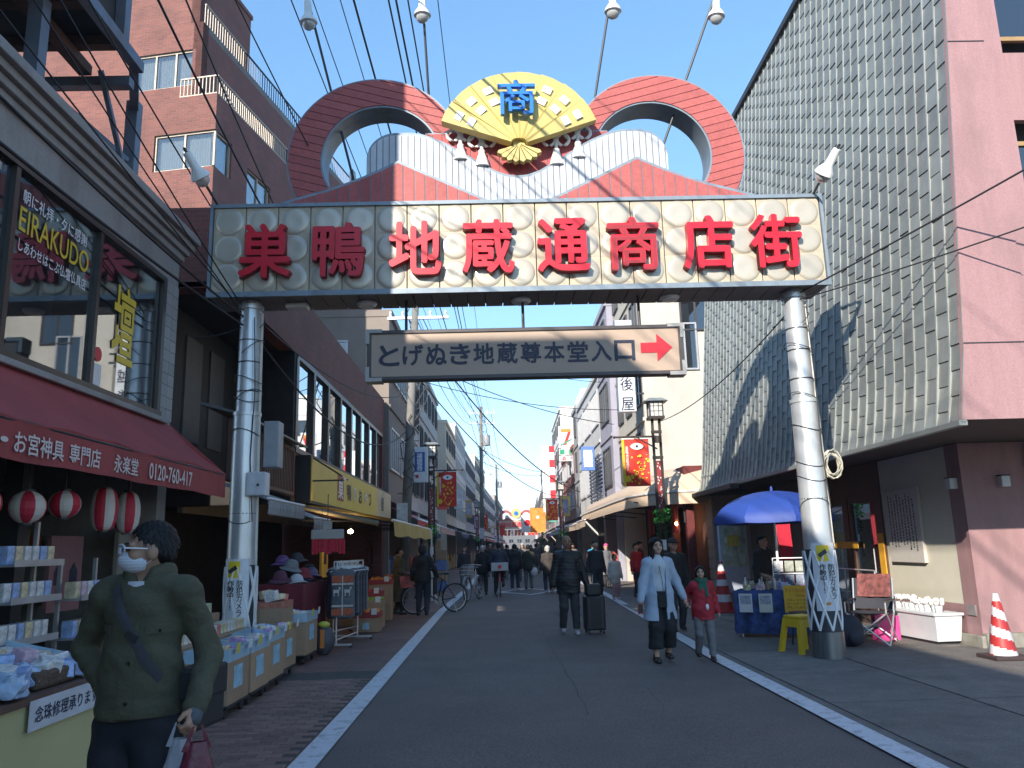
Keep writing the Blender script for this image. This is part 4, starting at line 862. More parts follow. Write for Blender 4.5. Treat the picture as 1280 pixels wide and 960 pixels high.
# planter with flower pots
t = thing('planter', 'white trough planter with a row of white pots against the pink wall', 'planter', (6.12, 11.9, 0), R(4)); pw = mat('planter_white', (.66, .67, .69), .5, var=.06)
MB().hexa([(-.17, -.55, .06), (.17, -.55, .06), (.17, .55, .06), (-.17, .55, .06), (-.2, -.6, .42), (.2, -.6, .42), (.2, .6, .42), (-.2, .6, .42)]).build('trough', pw, t)
MB().box(-.22, .22, -.62, .62, .40, .44, b=.01).build('rim', pw, t); MB().box(-.15, .15, -.5, .5, .02, .06).build('foot', M_dark, t)
random.seed(4)
for k in range(9):
    y = -.5+.125*k; MB().lathe([(.001, .44), (.04, .44), (.055, .53), (.001, .53)], (random.uniform(-.08, -.02), y, 0), 10).build('pot', pw, t)
    fl = MB()
    for q in range(7): fl.ball((random.uniform(-.12, .05), y+random.uniform(-.06, .06), .55+random.uniform(0, .07)), .03, 6, 4)
    fl.build('blossom', mat('blossom_white', (.75, .74, .70), .7), t)
# traffic cones
def cone(x, y, h, label, spiral):
    t = thing('traffic_cone', label, 'traffic cone', (x, y, .02)); n, k = 24, 40; rb = h*.19
    V_ = [((rb*(1-i/k)+.028*h*(i/k)+.01)*math.cos(2*math.pi*j/n), (rb*(1-i/k)+.028*h*(i/k)+.01)*math.sin(2*math.pi*j/n), .04+(h-.04)*i/k) for i in range(k+1) for j in range(n)]
    me = bpy.data.meshes.new('body'); me.from_pydata(V_, [], [(i*n+j, i*n+(j+1) % n, (i+1)*n+(j+1) % n, (i+1)*n+j) for i in range(k) for j in range(n)]+[tuple(range(k*n, (k+1)*n))])
    me.materials.append(mat('cone_red', (.42, .03, .03), .5, dirt=(.2, .03, .03), dirt_s=6)); me.materials.append(mat('cone_white', (.62, .62, .64), .5, dirt=(.35, .3, .3), dirt_s=6))
    for p in me.polygons:
        i, j = p.index//n, p.index % n
        if p.index >= n*k: p.material_index = 1; continue
        p.material_index = 1 if ((i/k*3.2+(j/n if spiral else 0)) % 1 > .52 or (i > k*.86 and spiral)) else 0
        p.use_smooth = True
    link('body', me, None, t); MB().box(-rb*1.5, rb*1.5, -rb*1.5, rb*1.5, 0, .045, b=.012).build('base', mat('cone_red') if not spiral else mat('rubber_dark', (.05, .03, .03), .8), t)
cone(6.05, 9.98, .76, 'red and white spiral striped cone beside the pink wall', True); cone(4.72, 17.4, 1.05, 'tall orange cone with white bands behind the child in red', False)
# ------------------------------------------------------------------ street stall
def frame_rz(x, y): return math.atan2(y, x)
st = thing('stall_table', 'folding stall table covered with a blue patterned cloth', 'table', (4.55, 12.95, 0), R(-25))
M_bcl = mat('cloth_blue', (.03, .055, .17), .8, var=.9, vs=9); 
MB().box(-.75, .75, -.36, .36, .68, .71).build('table_top', M_brownw, st)
for sx in (-.7, .7):
    for sy in (-.3, .3): MB().tube([(sx, sy, .0), (sx, sy, .68)], .015, 6).build('leg', M_pole, st)
gc = []
for i in range(61):
    u = i/60; x = -.78+1.56*u; gc.append([(x, .38, .715), (x, -.385, .718), (x, -.40-.015*math.sin(u*40), .60), (x, -.41-.025*math.sin(u*40+.5), .35), (x, -.42-.03*math.sin(u*40+1), .08)])
clo = MB().sheet(gc).build('cloth', M_bcl, st, fix=False, smooth=True)
MB().sheet([[(-.785, y, .716), (-.80+.012*math.sin(y*30), y, .4), (-.81+.02*math.sin(y*30), y, .1)] for y in np.linspace(-.38, .38, 24)]).build('cloth_end', M_bcl, clo, fix=False, smooth=True)
def on_stall(x, y, z=.72): p = Matrix.Rotation(R(-25), 3, 'Z') @ Vector((x, y, 0)); return (4.55+p.x, 12.95+p.y, z)
t = thing('picture_rack', 'wire rack of picture cards standing on the stall', 'rack', on_stall(.12, .05), R(-25)); random.seed(2)
MB().bar((-.33, 0, 0), (-.33, .12, .48), .015).bar((.33, 0, 0), (.33, .12, .48), .015).bar((-.33, .12, .48), (.33, .12, .48), .015).bar((-.33, .0, .01), (.33, .0, .01), .015).bar((-.33, .06, .24), (.33, .06, .24), .015).build('frame', M_white, t)
for r in range(2):
    for c in range(4): x = -.25+.165*c; col = random.choice([(.08, .12, .2), (.5, .5, .5), (.12, .14, .1), (.3, .32, .36), (.4, .35, .1)]); MB().box(x-.07, x+.07, .03+.06*r, .036+.06*r, .06+.22*r, .23+.22*r).build('card', mat('card_%d' % int(col[0]*100), col, .4, var=.7, vs=20), t, rot=(R(-8), 0, 0))
t = thing('price_notice', 'yellow-orange handwritten notice fixed to the front of the stall', 'notice', on_stall(.20, -.47, .40), R(-25)); MB().box(-.22, .22, -.008, .008, 0, .40).build('card', mat('card_amber', (.68, .40, .03), .6), t)
text('アメリカンたわし', mat('ink_red', (.45, .04, .02), .6), t, (0, -.012, .33), h=.06, w=.38, off=.02); text('TAWASHI', mat('ink_red'), t, (.02, -.012, .25), h=.03, w=.14, off=.01)
for k, s_ in enumerate(('カエレシツ 洗車用', 'オールド・タイプ', '作り、ふしぎなたわし')): text(s_, mat('ink_brown', (.12, .05, .02), .6), t, (0, -.012, .19-.055*k), h=.035, w=.36, off=.012)
for k, (x, c) in enumerate(((-.6, (.6, .6, .62)), (-.3, (.55, .55, .5)))):
    t = thing('paper_sheet', ['white printed sheet hung on the blue cloth, left one', 'white printed sheet hung on the blue cloth, right one'][k], 'notice', on_stall(x, -.44, .40), R(-25)); MB().box(-.10, .10, -.004, .004, 0, .28).build('sheet', mat('sheet_white%d' % k, c, .6), t); MB().box(-.08, .08, -.006, -.0041, .12, .25).build('picture', mat('sheet_print', (.3, .33, .4), .6, var=.6, vs=30), t)
random.seed(8)
for k in range(16):
    t = thing('bottle', 'small pale bottle crowded on the stall table', 'bottle', on_stall(random.uniform(-.7, -.1), random.uniform(-.2, .3)), 0, 'bottles on the stall'); h_ = random.uniform(.12, .2)
    MB().lathe([(.001, 0), (.028, 0), (.028, h_*.6), (.012, h_*.75), (.012, h_), (.001, h_)], n=10).build('body', mat('bottle_%d' % (k % 4), [(.55, .5, .42), (.3, .2, .12), (.5, .42, .4), (.62, .6, .58)][k % 4], .35), t, smooth='auto'); MB().lathe([(.001, h_), (.014, h_), (.014, h_+.02), (.001, h_+.02)], n=8).build('cap', M_dark, t)
# umbrella
um = thing('parasol', 'big blue parasol over the stall', 'parasol', (4.62, 13.5, .02)); M_umb = mat('parasol_blue', (.022, .06, .30), .6, var=.1, vs=3)
NR = 8; top = Vector((0, 0, 2.28))
for k in range(NR):
    a, b = 2*math.pi*k/NR, 2*math.pi*(k+1)/NR; g2 = []
    for i in range(9):
        q = i/8; row = []
        for j in range(7):
            w = j/6; ang = a+(b-a)*w; rad = 1.0*math.sin(q*1.25)/math.sin(1.25)*(1-.05*math.sin(math.pi*w)*q); z = 2.28-.44*(1-math.cos(q*1.25))/(1-math.cos(1.25))-.0
            row.append((rad*math.cos(ang), rad*math.sin(ang), z))
        g2.append(row)
    g2.append([(x*1.005, y*1.005, z-.09-.015*math.sin(math.pi*j/6)) for j, (x, y, z) in enumerate(g2[-1])])
    MB().sheet(g2).build('panel', M_umb, um, fix=False, smooth='auto')
    MB().tube([(0, 0, 2.2), (.55*math.cos(a), .55*math.sin(a), 2.12), (1.0*math.cos(a), 1.0*math.sin(a), 1.83)], .006, 5).build('rib', M_pole, um)
MB().tube([(0, 0, 0), (0, 0, 2.33)], .02, 8).build('pole', M_white, um); MB().lathe([(.001, 2.27), (.03, 2.27), (.015, 2.36), (.001, 2.36)], n=10).build('finial', M_umb, um); MB().lathe([(.001, 0), (.22, 0), (.2, .1), (.001, .1)], n=16).build('base', mat('base_concrete', (.3, .3, .3), .8), um)
# yellow stool
so_ = thing('stool', 'yellow plastic stool next to the right gate pole', 'stool', (4.02, 11.05, .02), R(20)); M_yst = mat('plastic_yellow', (.74, .50, .02), .4, var=.05)
MB().box(-.16, .16, -.16, .16, .44, .475, b=.012).build('seat', M_yst, so_)
for sx in (-1, 1):
    for sy in (-1, 1): MB().hexa([(sx*.20-.03, sy*.20-.03, 0), (sx*.20+.03, sy*.20-.03, 0), (sx*.20+.03, sy*.20+.03, 0), (sx*.20-.03, sy*.20+.03, 0), (sx*.135-.03, sy*.135-.03, .44), (sx*.135+.03, sy*.135-.03, .44), (sx*.135+.03, sy*.135+.03, .44), (sx*.135-.03, sy*.135+.03, .44)]).build('leg', M_yst, so_)
for s_ in (-1, 1): MB().box(-.15, .15, s_*.157-.01, s_*.157+.01, .33, .439).build('apron', M_yst, so_); MB().box(s_*.157-.01, s_*.157+.01, -.14, .14, .33, .439).build('apron', M_yst, so_)
# folding camp chair
ch = thing('camp_chair', 'folding camp chair with dark seat and orange cloth on its back', 'chair', (5.28, 11.75, .02), R(-38)); M_al = mat('tube_pale', (.55, .56, .56), .35, .6)
for s_ in (-1, 1):
    for a, b in (((s_*.28, -.26, 0), (-s_*.26, -.24, .42)), ((s_*.28, .26, 0), (s_*.27, -.26, .44)), ((s_*.28, -.26, 0), (s_*.27, .24, .44)), ((s_*.27, .2, .40), (s_*.27, .32, .88)), ((s_*.28, .26, 0), (-s_*.26, .24, .42))): MB().tube([a, b], .012, 6).build('leg', M_al, ch)
    MB().box(s_*.27-.03, s_*.27+.03, -.27, .28, .58, .60, b=.006).build('armrest', M_dark, ch); MB().tube([(s_*.27, -.25, .43), (s_*.27, -.25, .58)], .012, 6).build('arm_post', M_al, ch)
MB().sheet([[(x, y, .43-.05*math.cos(x/.27*1.5)*math.cos(y/.25*1.4)) for y in np.linspace(-.25, .25, 8)] for x in np.linspace(-.27, .27, 9)]).build('seat', mat('canvas_black', (.03, .03, .04), .8), ch, fix=False, smooth=True)
MB().sheet([[(x, .24+.13*(z-.45)/.43+.03*math.cos(x/.27*1.5), z) for z in np.linspace(.45, .88, 7)] for x in np.linspace(-.27, .27, 9)]).build('backrest', mat('canvas_black'), ch, fix=False, smooth=True)
t = thing('cloth', 'orange and brown patterned cloth thrown over the camp chair back', 'cloth', (5.28, 11.75, .02), R(-38)); MB().sheet([[(x, .22+.13*(z-.45)/.43+.012*math.sin(x*30)+(.0 if z < .9 else .03), z) for z in (.62, .70, .78, .86, .92, .94)] for x in np.linspace(-.22, .24, 12)]).build('fabric', mat('cloth_orange', (.17, .05, .045), .8, var=.9, vs=14), t, fix=False, smooth=True)
t = thing('shopping_bag', 'bright pink bag on the ground behind the camp chair', 'bag', (5.62, 12.05, .02), R(10)); MB().hexa([(-.16, -.1, 0), (.16, -.1, 0), (.16, .1, 0), (-.16, .1, 0), (-.2, -.05, .36), (.2, -.05, .33), (.19, .06, .35), (-.18, .06, .38)]).build('sack', mat('bag_pink', (.65, .06, .25), .6, var=.2, vs=8), t); MB().tube([(-.1, 0, .34), (-.06, 0, .46), (.06, 0, .46), (.1, 0, .34)], .008, 5).build('handle', mat('bag_pink'), t)
t = thing('rucksack', 'dark rucksack slumped beside the right gate pole', 'bag', (4.86, 11.5, .02), R(15)); MB().ball((0, 0, .2), (.2, .15, .22), 14, 10).build('sack', mat('fabric_navy', (.03, .032, .045), .8, bump=.3, bs=20), t, smooth=True); MB().ball((0, -.12, .13), (.13, .07, .11), 12, 8).build('pocket', mat('fabric_navy'), t, smooth=True)
t = thing('stool', 'low dark stool between the yellow stool and the stall', 'stool', (4.28, 11.75, .02), 0); MB().lathe([(.001, .38), (.17, .38), (.18, .42), (.16, .46), (.001, .47)], n=18).build('seat', mat('seat_brown', (.06, .03, .025), .5), t, smooth='auto')
for k in range(4): a = math.pi/4+k*math.pi/2; MB().tube([(.16*math.cos(a), .16*math.sin(a), 0), (.11*math.cos(a), .11*math.sin(a), .38)], .014, 6).build('leg', M_dark, t)
# red flag and poster board behind the stall
t = thing('flag', 'narrow red vertical flag beside the blue parasol', 'flag', (5.35, 15.6, .02)); MB().tube([(0, 0, 0), (0, 0, 2.3)], .014, 6).build('pole', M_white, t); MB().sheet([[(.02+.012*math.sin(z*6), -.0+.03*math.sin(z*4), z), (.30, .03*math.sin(z*4+.8), z)] for z in np.linspace(.45, 2.2, 16)]).build('cloth', mat('flag_red', (.5, .015, .04), .7), t, fix=False, smooth=True)
MB().lathe([(.001, 0), (.15, 0), (.13, .06), (.001, .06)], n=14).build('base', M_dark, t)
t = thing('poster_board', 'pale standing board with a coloured street map', 'sign board', (5.25, 18.2, .02), R(28)); MB().box(-.42, .42, -.03, .03, .35, 2.0, b=.01).build('board', mat('board_pale', (.45, .50, .62), .5), t); MB().box(-.36, .36, -.036, -.031, .9, 1.9).build('map', mat('map_print', (.42, .5, .42), .5, var=.7, vs=5), t); MB().box(-.2, .15, -.039, -.0365, 1.35, 1.6).build('map_patch', mat('map_yellow', (.6, .5, .12), .5, var=.4, vs=7), t)
for x in (-.38, .38): MB().box(x-.03, x+.03, -.03, .03, 0, .35).build('leg', M_pole, t)
# ------------------------------------------------------------------ the rows of shops further down the street
def wallm(name, c): return mat(name, c, .8, var=.1, vs=1.2, dirt=tuple(v*.6 for v in c), dirt_s=.8, dirt_a=.35)
M_wfr = mat('frame_aluminium', (.45, .45, .46), .4, .4)
M_wfd = mat('frame_dark', (.04, .04, .045), .5)
WM = {}
def winmesh(w, h, dark, split):
    k = (round(w, 2), round(h, 2), dark, split)
    if k not in WM:
        t = .06; mb = MB().box(0, .07, -w/2, w/2, h/2-t, h/2).box(0, .07, -w/2, w/2, -h/2, -h/2+t).box(0, .07, -w/2, -w/2+t, -h/2+t, h/2-t).box(0, .07, w/2-t, w/2, -h/2+t, h/2-t)
        for q in range(1, split): y = -w/2+w*q/split; mb.box(0, .06, y-.03, y+.03, -h/2+t, h/2-t)
        a = mb.mesh('window'); a.materials.append(M_wfd if dark else M_wfr)
        b = MB().box(.012, .022, -w/2+t, w/2-t, -h/2+t, h/2-t).mesh('pane'); b.materials.append(M_glassd); WM[k] = (a, b)
    return WM[k]
def add_win(par, loc, rz, w, h, dark=False, split=2):
    a, b = winmesh(w, h, dark, split); o = link('window', a, None, par, loc, (0, 0, rz)); link('pane', b, None, o); return o
def far_building(side, y0, y1, h, wm, label, floors, nw, ww=1.3, wh=1.4, dark=False, split=2, awn=None, setb=0., front=True, depth=9, roofbox=False, z1=3.2, cat='building'):
    ym = (y0+y1)/2; ca, cb = curve(y0), curve(y1); rz = -math.atan2(cb-ca, y1-y0); X = (-3.75 if side < 0 else 4.85)+(ca+cb)/2+side*setb
    t = thing('shop_building', label, cat, (X, ym, 0), rz); L = (y1-y0); sd = side
    xo = lambda d: sd*d     # outward from the street is +sd
    b = lambda d0, d1, a0, a1, z0, z1_: MB().box(min(xo(d0), xo(d1)), max(xo(d0), xo(d1)), a0, a1, z0, z1_)
    b(0, depth, -L/2, L/2, z1, h).build('wall', wm, t); b(.9, depth, -L/2+.2, L/2-.2, 0, z1-.002).build('shopfront', M_int, t)
    for a in (-L/2, L/2-.25): b(0, .88, a, a+.25, 0, z1-.003).build('pier', wm, t)
    b(-.10, depth, -L/2-.03, L/2+.03, h, h+.25).build('parapet', wm, t)
    fh = (h-z1)/floors
    for k in range(floors):
        zc = z1+fh*(k+.55)
        for j in range(nw):
            y = -L/2+L*(j+.5)/nw; add_win(t, (0, y, zc), R(0) if sd < 0 else R(180), min(ww, L/nw*.86), min(wh, fh*.72), dark, split)
        b(-.06, 0, -L/2, L/2, z1+fh*k-.06, z1+fh*k+.06).build('string_course', wm, t)
        if front and k >= floors-2:
            for j in range(2): add_win(t, (xo(2+2.6*j), -L/2, zc), R(-90), 1.1, min(1.2, fh*.6), dark, 2)
    if awn:
        O = MB(); d = random.uniform(.9, 1.4); zt = z1-.25; zb = zt-.45
        O._add([(xo(-.02), -L/2+.1, zt), (xo(-.02), L/2-.1, zt), (xo(-d), L/2-.1, zb), (xo(-d), -L/2+.1, zb), (xo(-d), L/2-.1, zb-.28), (xo(-d), -L/2+.1, zb-.28)], [(0, 1, 2, 3), (3, 2, 4, 5)])
        a_ = O.build('awning', awn, t, fix=False); MB().tube([(xo(-d), -L/2+.1, zb), (xo(-d), L/2-.1, zb)], .03, 6).build('awning_bar', M_white, a_)
    random.seed(int(y0*7)+side)
    if roofbox: b(2, 5, -L/4, L/4, h+.25, h+2.3).build('roof_room', wm, t)
    # wares in front of the shop
    for j in range(int(L/1.6)):
        y = -L/2+.6+1.6*j; c = random.choice([(.5, .1, .08), (.55, .42, .15), (.15, .2, .4), (.5, .5, .48), (.12, .25, .12), (.3, .12, .2), (.6, .3, .1)])
        hh = random.uniform(.5, 1.3); b(.1, .75, y, y+random.uniform(.7, 1.2), 0.012, hh).build('ware_stand', mat('wares_%d_%d' % (int(c[0]*100), int(c[2]*100)), c, .7, var=.7, vs=5), t)
    return t
aw_white = mat('awning_white', (.6, .58, .55), .7); aw_navy = mat('awning_navy', (.03, .045, .16), .7); aw_beige = mat('awning_beige', (.58, .44, .32), .7, var=.08); aw_red = mat('awning_red', (.5, .04, .05), .7); aw_green = mat('awning_green', (.05, .2, .12), .7); aw_pink = mat('awning_pinkish', (.6, .42, .4), .7)
random.seed(21)
far_building(-1, 27.6, 33.2, 9.7, wallm('wall_taupe', (.24, .20, .17)), 'taupe shop building next after the brick podium', 2, 2, 2.3, 1.5, False, 4, aw_red)
far_building(-1, 33.3, 38, 9.3, wallm('wall_offwhite', (.55, .53, .50)), 'off-white building with tall dark windows behind the left street lamp', 2, 2, 1.9, 2.1, True, 3, aw_white)
far_building(-1, 38.1, 49, 10.2, wallm('wall_lightgrey', (.48, .47, .46)), 'light grey building with small windows on the left', 3, 5, 1.1, 1.2, True, 2, aw_pink, roofbox=False)
far_building(-1, 49.1, 56, 12.8, wallm('wall_white', (.72, .70, .67)), 'tall white building rising above the left row', 4, 3, 1.2, 1.2, False, 2, aw_navy, setb=1.6)
far_building(-1, 56.1, 66, 10.2, wallm('wall_sand', (.62, .52, .40)), 'sand coloured building in the left row', 3, 4, 1.3, 1.2, True, 2, aw_navy)
far_building(-1, 66.1, 80, 11.5, wallm('wall_white2', (.66, .65, .63)), 'white block beyond the sand coloured building', 4, 6, 1.2, 1.1, False, 2, aw_green, roofbox=True)
far_building(-1, 80.1, 98, 10.8, wallm('wall_grey2', (.42, .41, .42)), 'grey block far down the left row', 3, 7, 1.2, 1.1, True, 2, aw_white)
far_building(-1, 98.1, 122, 12.5, wallm('wall_ivory', (.66, .60, .5)), 'ivory block far down the left row', 4, 8, 1.2, 1.2, True, 2, aw_red)
far_building(-1, 122.1, 160, 10.0, wallm('wall_pale', (.55, .53, .52)), 'pale terrace at the far end of the left row', 3, 10, 1.4, 1.2, True, 2, aw_white)
far_building(-1, 160.1, 215, 11.5, wallm('wall_brownish', (.4, .34, .3)), 'brownish terrace beyond the second gate on the left', 3, 12, 1.4, 1.2, True, 2, aw_red)
rb1 = far_building(1, 27, 33, 12.8, wallm('wall_cream_big', (.50, .47, .41)), 'tall cream building behind the vertical white sign', 4, 3, 1.2, 1.5, True, 2, None, setb=.25, z1=3.3)
far_building(1, 33.1, 37, 11.6, wallm('wall_violetgrey', (.34, .33, .40)), 'violet-grey building with stacked window bands on the right', 3, 1, 2.6, 1.7, True, 4, aw_beige)
rb3 = far_building(1, 37.1, 47.5, 9.3, wallm('wall_white3', (.56, .55, .54)), 'white building with louvred upper windows on the right', 2, 3, 2.9, 1.7, False, 6, aw_beige)
far_building(1, 47.6, 51, 9.6, wallm('wall_midgrey', (.36, .35, .34)), 'narrow grey building end beside the red brick shop', 3, 1, .7, 1.2, True, 2, aw_red)
far_building(1, 51.1, 62, 7.6, brickmat('brick_far', '#9b5543', '#86483a', '#8a7468'), 'red brick shop with a convenience store sign', 2, 4, 1.6, 1.2, False, 2, aw_white)
far_building(1, 62.1, 75, 12.0, wallm('wall_white4', (.75, .73, .70)), 'white block behind the convenience store sign', 4, 5, 1.2, 1.1, True, 2, aw_navy, roofbox=True)
far_building(1, 75.1, 95, 9.6, wallm('wall_rose', (.5, .4, .38)), 'rose coloured block far down the right row', 3, 7, 1.3, 1.2, True, 2, aw_beige)
far_building(1, 95.1, 122, 11.8, wallm('wall_white5', (.68, .66, .64)), 'white block far down the right row', 4, 8, 1.2, 1.1, True, 2, aw_green)
far_building(1, 122.1, 160, 9.4, wallm('wall_beige2', (.56, .48, .4)), 'beige terrace at the far end of the right row', 3, 10, 1.4, 1.2, True, 2, aw_red)
far_building(1, 160.1, 215, 11.0, wallm('wall_grey3', (.45, .45, .46)), 'grey terrace beyond the second gate on the right', 3, 12, 1.4, 1.2, True, 2, aw_white)
t = thing('distant_block', 'wide pale block closing the far end of the street', 'building', (10.5, 300, 0)); MB().box(-30, 30, 0, 12, 0, 9.5).build('wall', wallm('wall_distant', (.17, .165, .165)), t)
for k in range(9):
    for j in range(2): add_win(t, (-12+3*k, 0, 3.4+3.6*j), R(-90), 1.8, 1.5)
# front windows and sign of the cream building
add_win(rb1, (1.55, -3.0, 8.2), R(-90), .9, 1.7, False, 2); add_win(rb1, (1.55, -3.0, 11.4), R(-90), .9, 1.5, False, 2)
t = thing('vertical_sign', 'white vertical box sign with black characters on the cream building', 'sign', (4.45, 26.6, 5.85)); MB().box(-.29, .29, -.14, .14, 0, 3.2, b=.02).build('box', mat('sign_box_white', (.72, .74, .76), .4), t); MB().box(-.31, -.291, -.15, .15, -.02, 3.22).build('edge', M_gtrim, t)
MB().box(.29, .6, -.03, .03, .6, .66).build('bracket', M_dark, t); MB().box(.29, .6, -.03, .03, 2.4, 2.46).build('bracket', M_dark, t)
for k, c_ in enumerate('越後屋'): text(c_, M_ink, t, (0, -.145, 1.62-.68*k), h=.46, w=.44, off=.02, name='sign_letter')
# beige rounded awning, red shop and louvre under the cream building
t = thing('awning', 'large rounded beige awning over the red shop on the right', 'awning', (4.9, 27, 2.3)); O = (4.9, 27, 2.3); g2 = []
path = [(5.6, 20.9), (4.6, 21.2), (4.05, 21.9), (3.75, 23.2), (3.7, 26), (3.72, 30), (3.75, 36)]
for i, (x, y) in enumerate(path): g2.append([(min(x+1.1, 6.2), y+(.5 if i < 3 else 0), 3.55), (x+.35, y+.1, 3.22), (x+.02, y, 2.82), (x, y, 2.48)])
MB().sheet(g2).build('canopy', aw_beige, t, org=O, fix=False, smooth='auto'); MB().tube([(x, y, 2.80) for x, y in path], .03, 6).build('front_bar', aw_white, t, org=O)
for y in (22.5, 25, 28, 31, 34): MB().tube([(5.3, y, 2.45), (3.8, y, 2.62)], .022, 6).build('arm', M_dark, t, org=O)
t = thing('red_shop', 'dark red wooden shop front under the beige awning', 'shop', (5.2, 24, 0)); O = (5.2, 24, 0); M_dred = mat('wood_darkred', (.13, .022, .02), .6, var=.2)
MB().box(5.0, 8, 21.4, 26.9, 2.55, 3.5).build('lintel', M_dred, t, org=O); MB().box(5.6, 8, 21.4, 26.9, 0, 2.55).build('interior', mat('shop_red_interior', (.10, .04, .03), .8), t, org=O)
for y in (21.4, 23.2, 25, 26.7): MB().box(5.0, 5.2, y, y+.2, 0, 2.55).build('post', M_dred, t, org=O)
for k in range(9): MB().box(4.95, 4.99, 21.5+.6*k, 21.56+.6*k, 2.0, 2.6).build('noren_rod', M_dark, t, org=O) if k % 3 == 0 else MB().sheet([[(4.97+.02*math.sin(y*9), y, z) for z in (1.75, 2.2, 2.6)] for y in np.linspace(21.5+.6*k, 22.05+.6*k, 6)]).build('curtain', mat('noren_red', (.42, .05, .05), .8), t, org=O, fix=False)
for k, (y, z, c) in enumerate(((22, .9, (.6, .5, .3)), (22.9, .7, (.5, .1, .08)), (24, .85, (.6, .55, .5)), (25.3, .8, (.3, .4, .2)))): MB().box(4.3, 4.95, y, y+.8, 0.012, z).build('ware_stand', mat('warez%d' % k, c, .7, var=.7, vs=6), t, org=O)
lamp(5.0, 22.6, 2.0, 'small lit lamp in the red shop front')
t = thing('low_annexe', 'low grey building between the pink building and the beige awning', 'building', (6.6, 20.95, 0)); O = (6.6, 20.95, 0)
MB().box(5.5, 9, 20.65, 21.3, 0, 2.7).build('wall', wallm('wall_annexe', (.36, .28, .24)), t, org=O)
for k in range(9): MB().box(5.48, 5.499, 20.68, 21.28, .3+.26*k, .5+.26*k).build('panel', wallm('wall_annexe2', (.40, .31, .27)), t, org=O)
MB().prism([(5.1, 2.62), (5.3, 2.86), (8, 3.1), (8, 2.72)], lambda a, b: (a, 20.62, b), lambda a, b: (a, 21.5, b)).build('roof', mat('roof_green', (.16, .20, .17), .6), t, org=O)
# steel louvre screen on the white building, upper right
t = thing('louvre_screen', 'blue-grey slanted metal louvre screen in front of the white building', 'screen', (4.7, 38.5, 3.2)); O = (4.7, 38.5, 3.2); M_lou = mat('louvre_blue', (.13, .15, .22), .5, .3)
for k in range(13): MB().bar((4.65, 35.6, 3.4+.17*k), (4.65, 40.4, 3.4+.17*k), .05, .08).build('slat', M_lou, t, org=O)
for y in (35.6, 38, 40.4): MB().box(4.68, 4.74, y-.04, y+.04, 3.2, 5.6).build('post', M_lou, t, org=O)
# convenience store sign tower
t = thing('store_sign', 'white store sign with an orange, red and green numeral on the brick shop', 'sign', (4.75, 53, 6.7)); t.scale = (.72, .72, .72); MB().box(-.85, .55, -.2, .2, 1.6, 3.6, b=.03).build('board', M_white, t)
MB().box(-.65, .3, -.215, -.201, 3.05, 3.35).build('numeral_bar', mat('sign_orange', (.75, .25, .03), .5), t); MB().prism([(.3, 3.05), (.02, 3.05), (-.45, 1.85), (-.15, 1.85)], lambda a, b: (a, -.215, b), lambda a, b: (a, -.201, b)).build('numeral_leg', mat('sign_red', (.6, .02, .03), .5), t)
MB().prism([(-.7, 1.75), (.35, 2.3), (.35, 2.45), (-.7, 1.9)], lambda a, b: (a, -.222, b), lambda a, b: (a, -.216, b)).build('numeral_sweep', mat('sign_green', (.02, .3, .16), .5), t)
MB().box(-.85, .55, -.2, .2, .95, 1.5, b=.02).build('board', M_white, t); MB().box(-.8, -.35, -.215, -.201, 1.0, 1.45).build('green_patch', mat('sign_green'), t); MB().box(.05, .5, -.215, -.201, 1.0, 1.45).build('green_patch', mat('sign_green'), t)
MB().box(-.85, .55, -.2, .2, .35, .85, b=.02).build('board', M_white, t); text('酒', mat('sign_red'), t, (-.45, -.21, .6), h=.4, off=.03); text('たばこ', mat('sign_red'), t, (.15, -.21, .6), w=.6, off=.02); MB().box(-.1, .1, -.1, .1, .0, .35).build('post', M_dark, t)
t = thing('vertical_sign', 'tall red and white vertical sign above the right banner', 'sign', (4.2, 66, 4.2)); MB().box(-.5, .1, -.1, .1, 0, 5.4).build('board', M_white, t); MB().box(.1, .55, -.1, .1, 0, 5.4).build('board', mat('sign_red'), t)
for k in range(4): MB().box(.12, .53, -.112, -.101, .5+1.25*k, 1.1+1.25*k).build('white_patch', M_white, t)
# second gate far down the street
yy = 150; xc = curve(yy)+.6; fg = thing('street_gate', 'second street gate with red rings far down the street', 'gate', (xc, yy, 0)); s2 = 1.0
MB().box(-4.1, 4.1, 0, .7, 4.7, 6.2).build('sign_box', M_tile, fg)
for s_ in (-1, 1):
    MB().tube([(s_*3.7, .3, 0), (s_*3.7, .3, 4.7)], .2, 12).build('pole', M_white, fg); slab(annulus(s_*1.95, 6.9, 1.25, .78, .78, s_*1.9, 6.9), .1, .5).build('ring', M_gred, fg)
    slab(flat([(s_*u, 6.2, wtop(u)) for u in np.linspace(0, 2.1, 18)]), .0, .1).build('wave', M_gwhite, fg); slab(flat([(s_*u, 6.19, mtop(u)+.01) for u in np.linspace(.42, 3.2, 18)]), -.1, .0).build('hill', M_gred, fg)
MB().lathe([(.001, 0), (.9, 0), (.9, .1), (.001, .1)], (0, -.2, 7.5), 20, 'Y').build('fan', M_yel, fg); MB().lathe([(.001, 0), (.4, 0), (.4, .04), (.001, .04)], (0, -.25, 7.5), 16, 'Y').build('emblem', M_blue, fg)
text('巣鴨地蔵通商店街', M_kred, fg, (0, -.02, 5.45), h=1.0, w=7.6, off=.035)
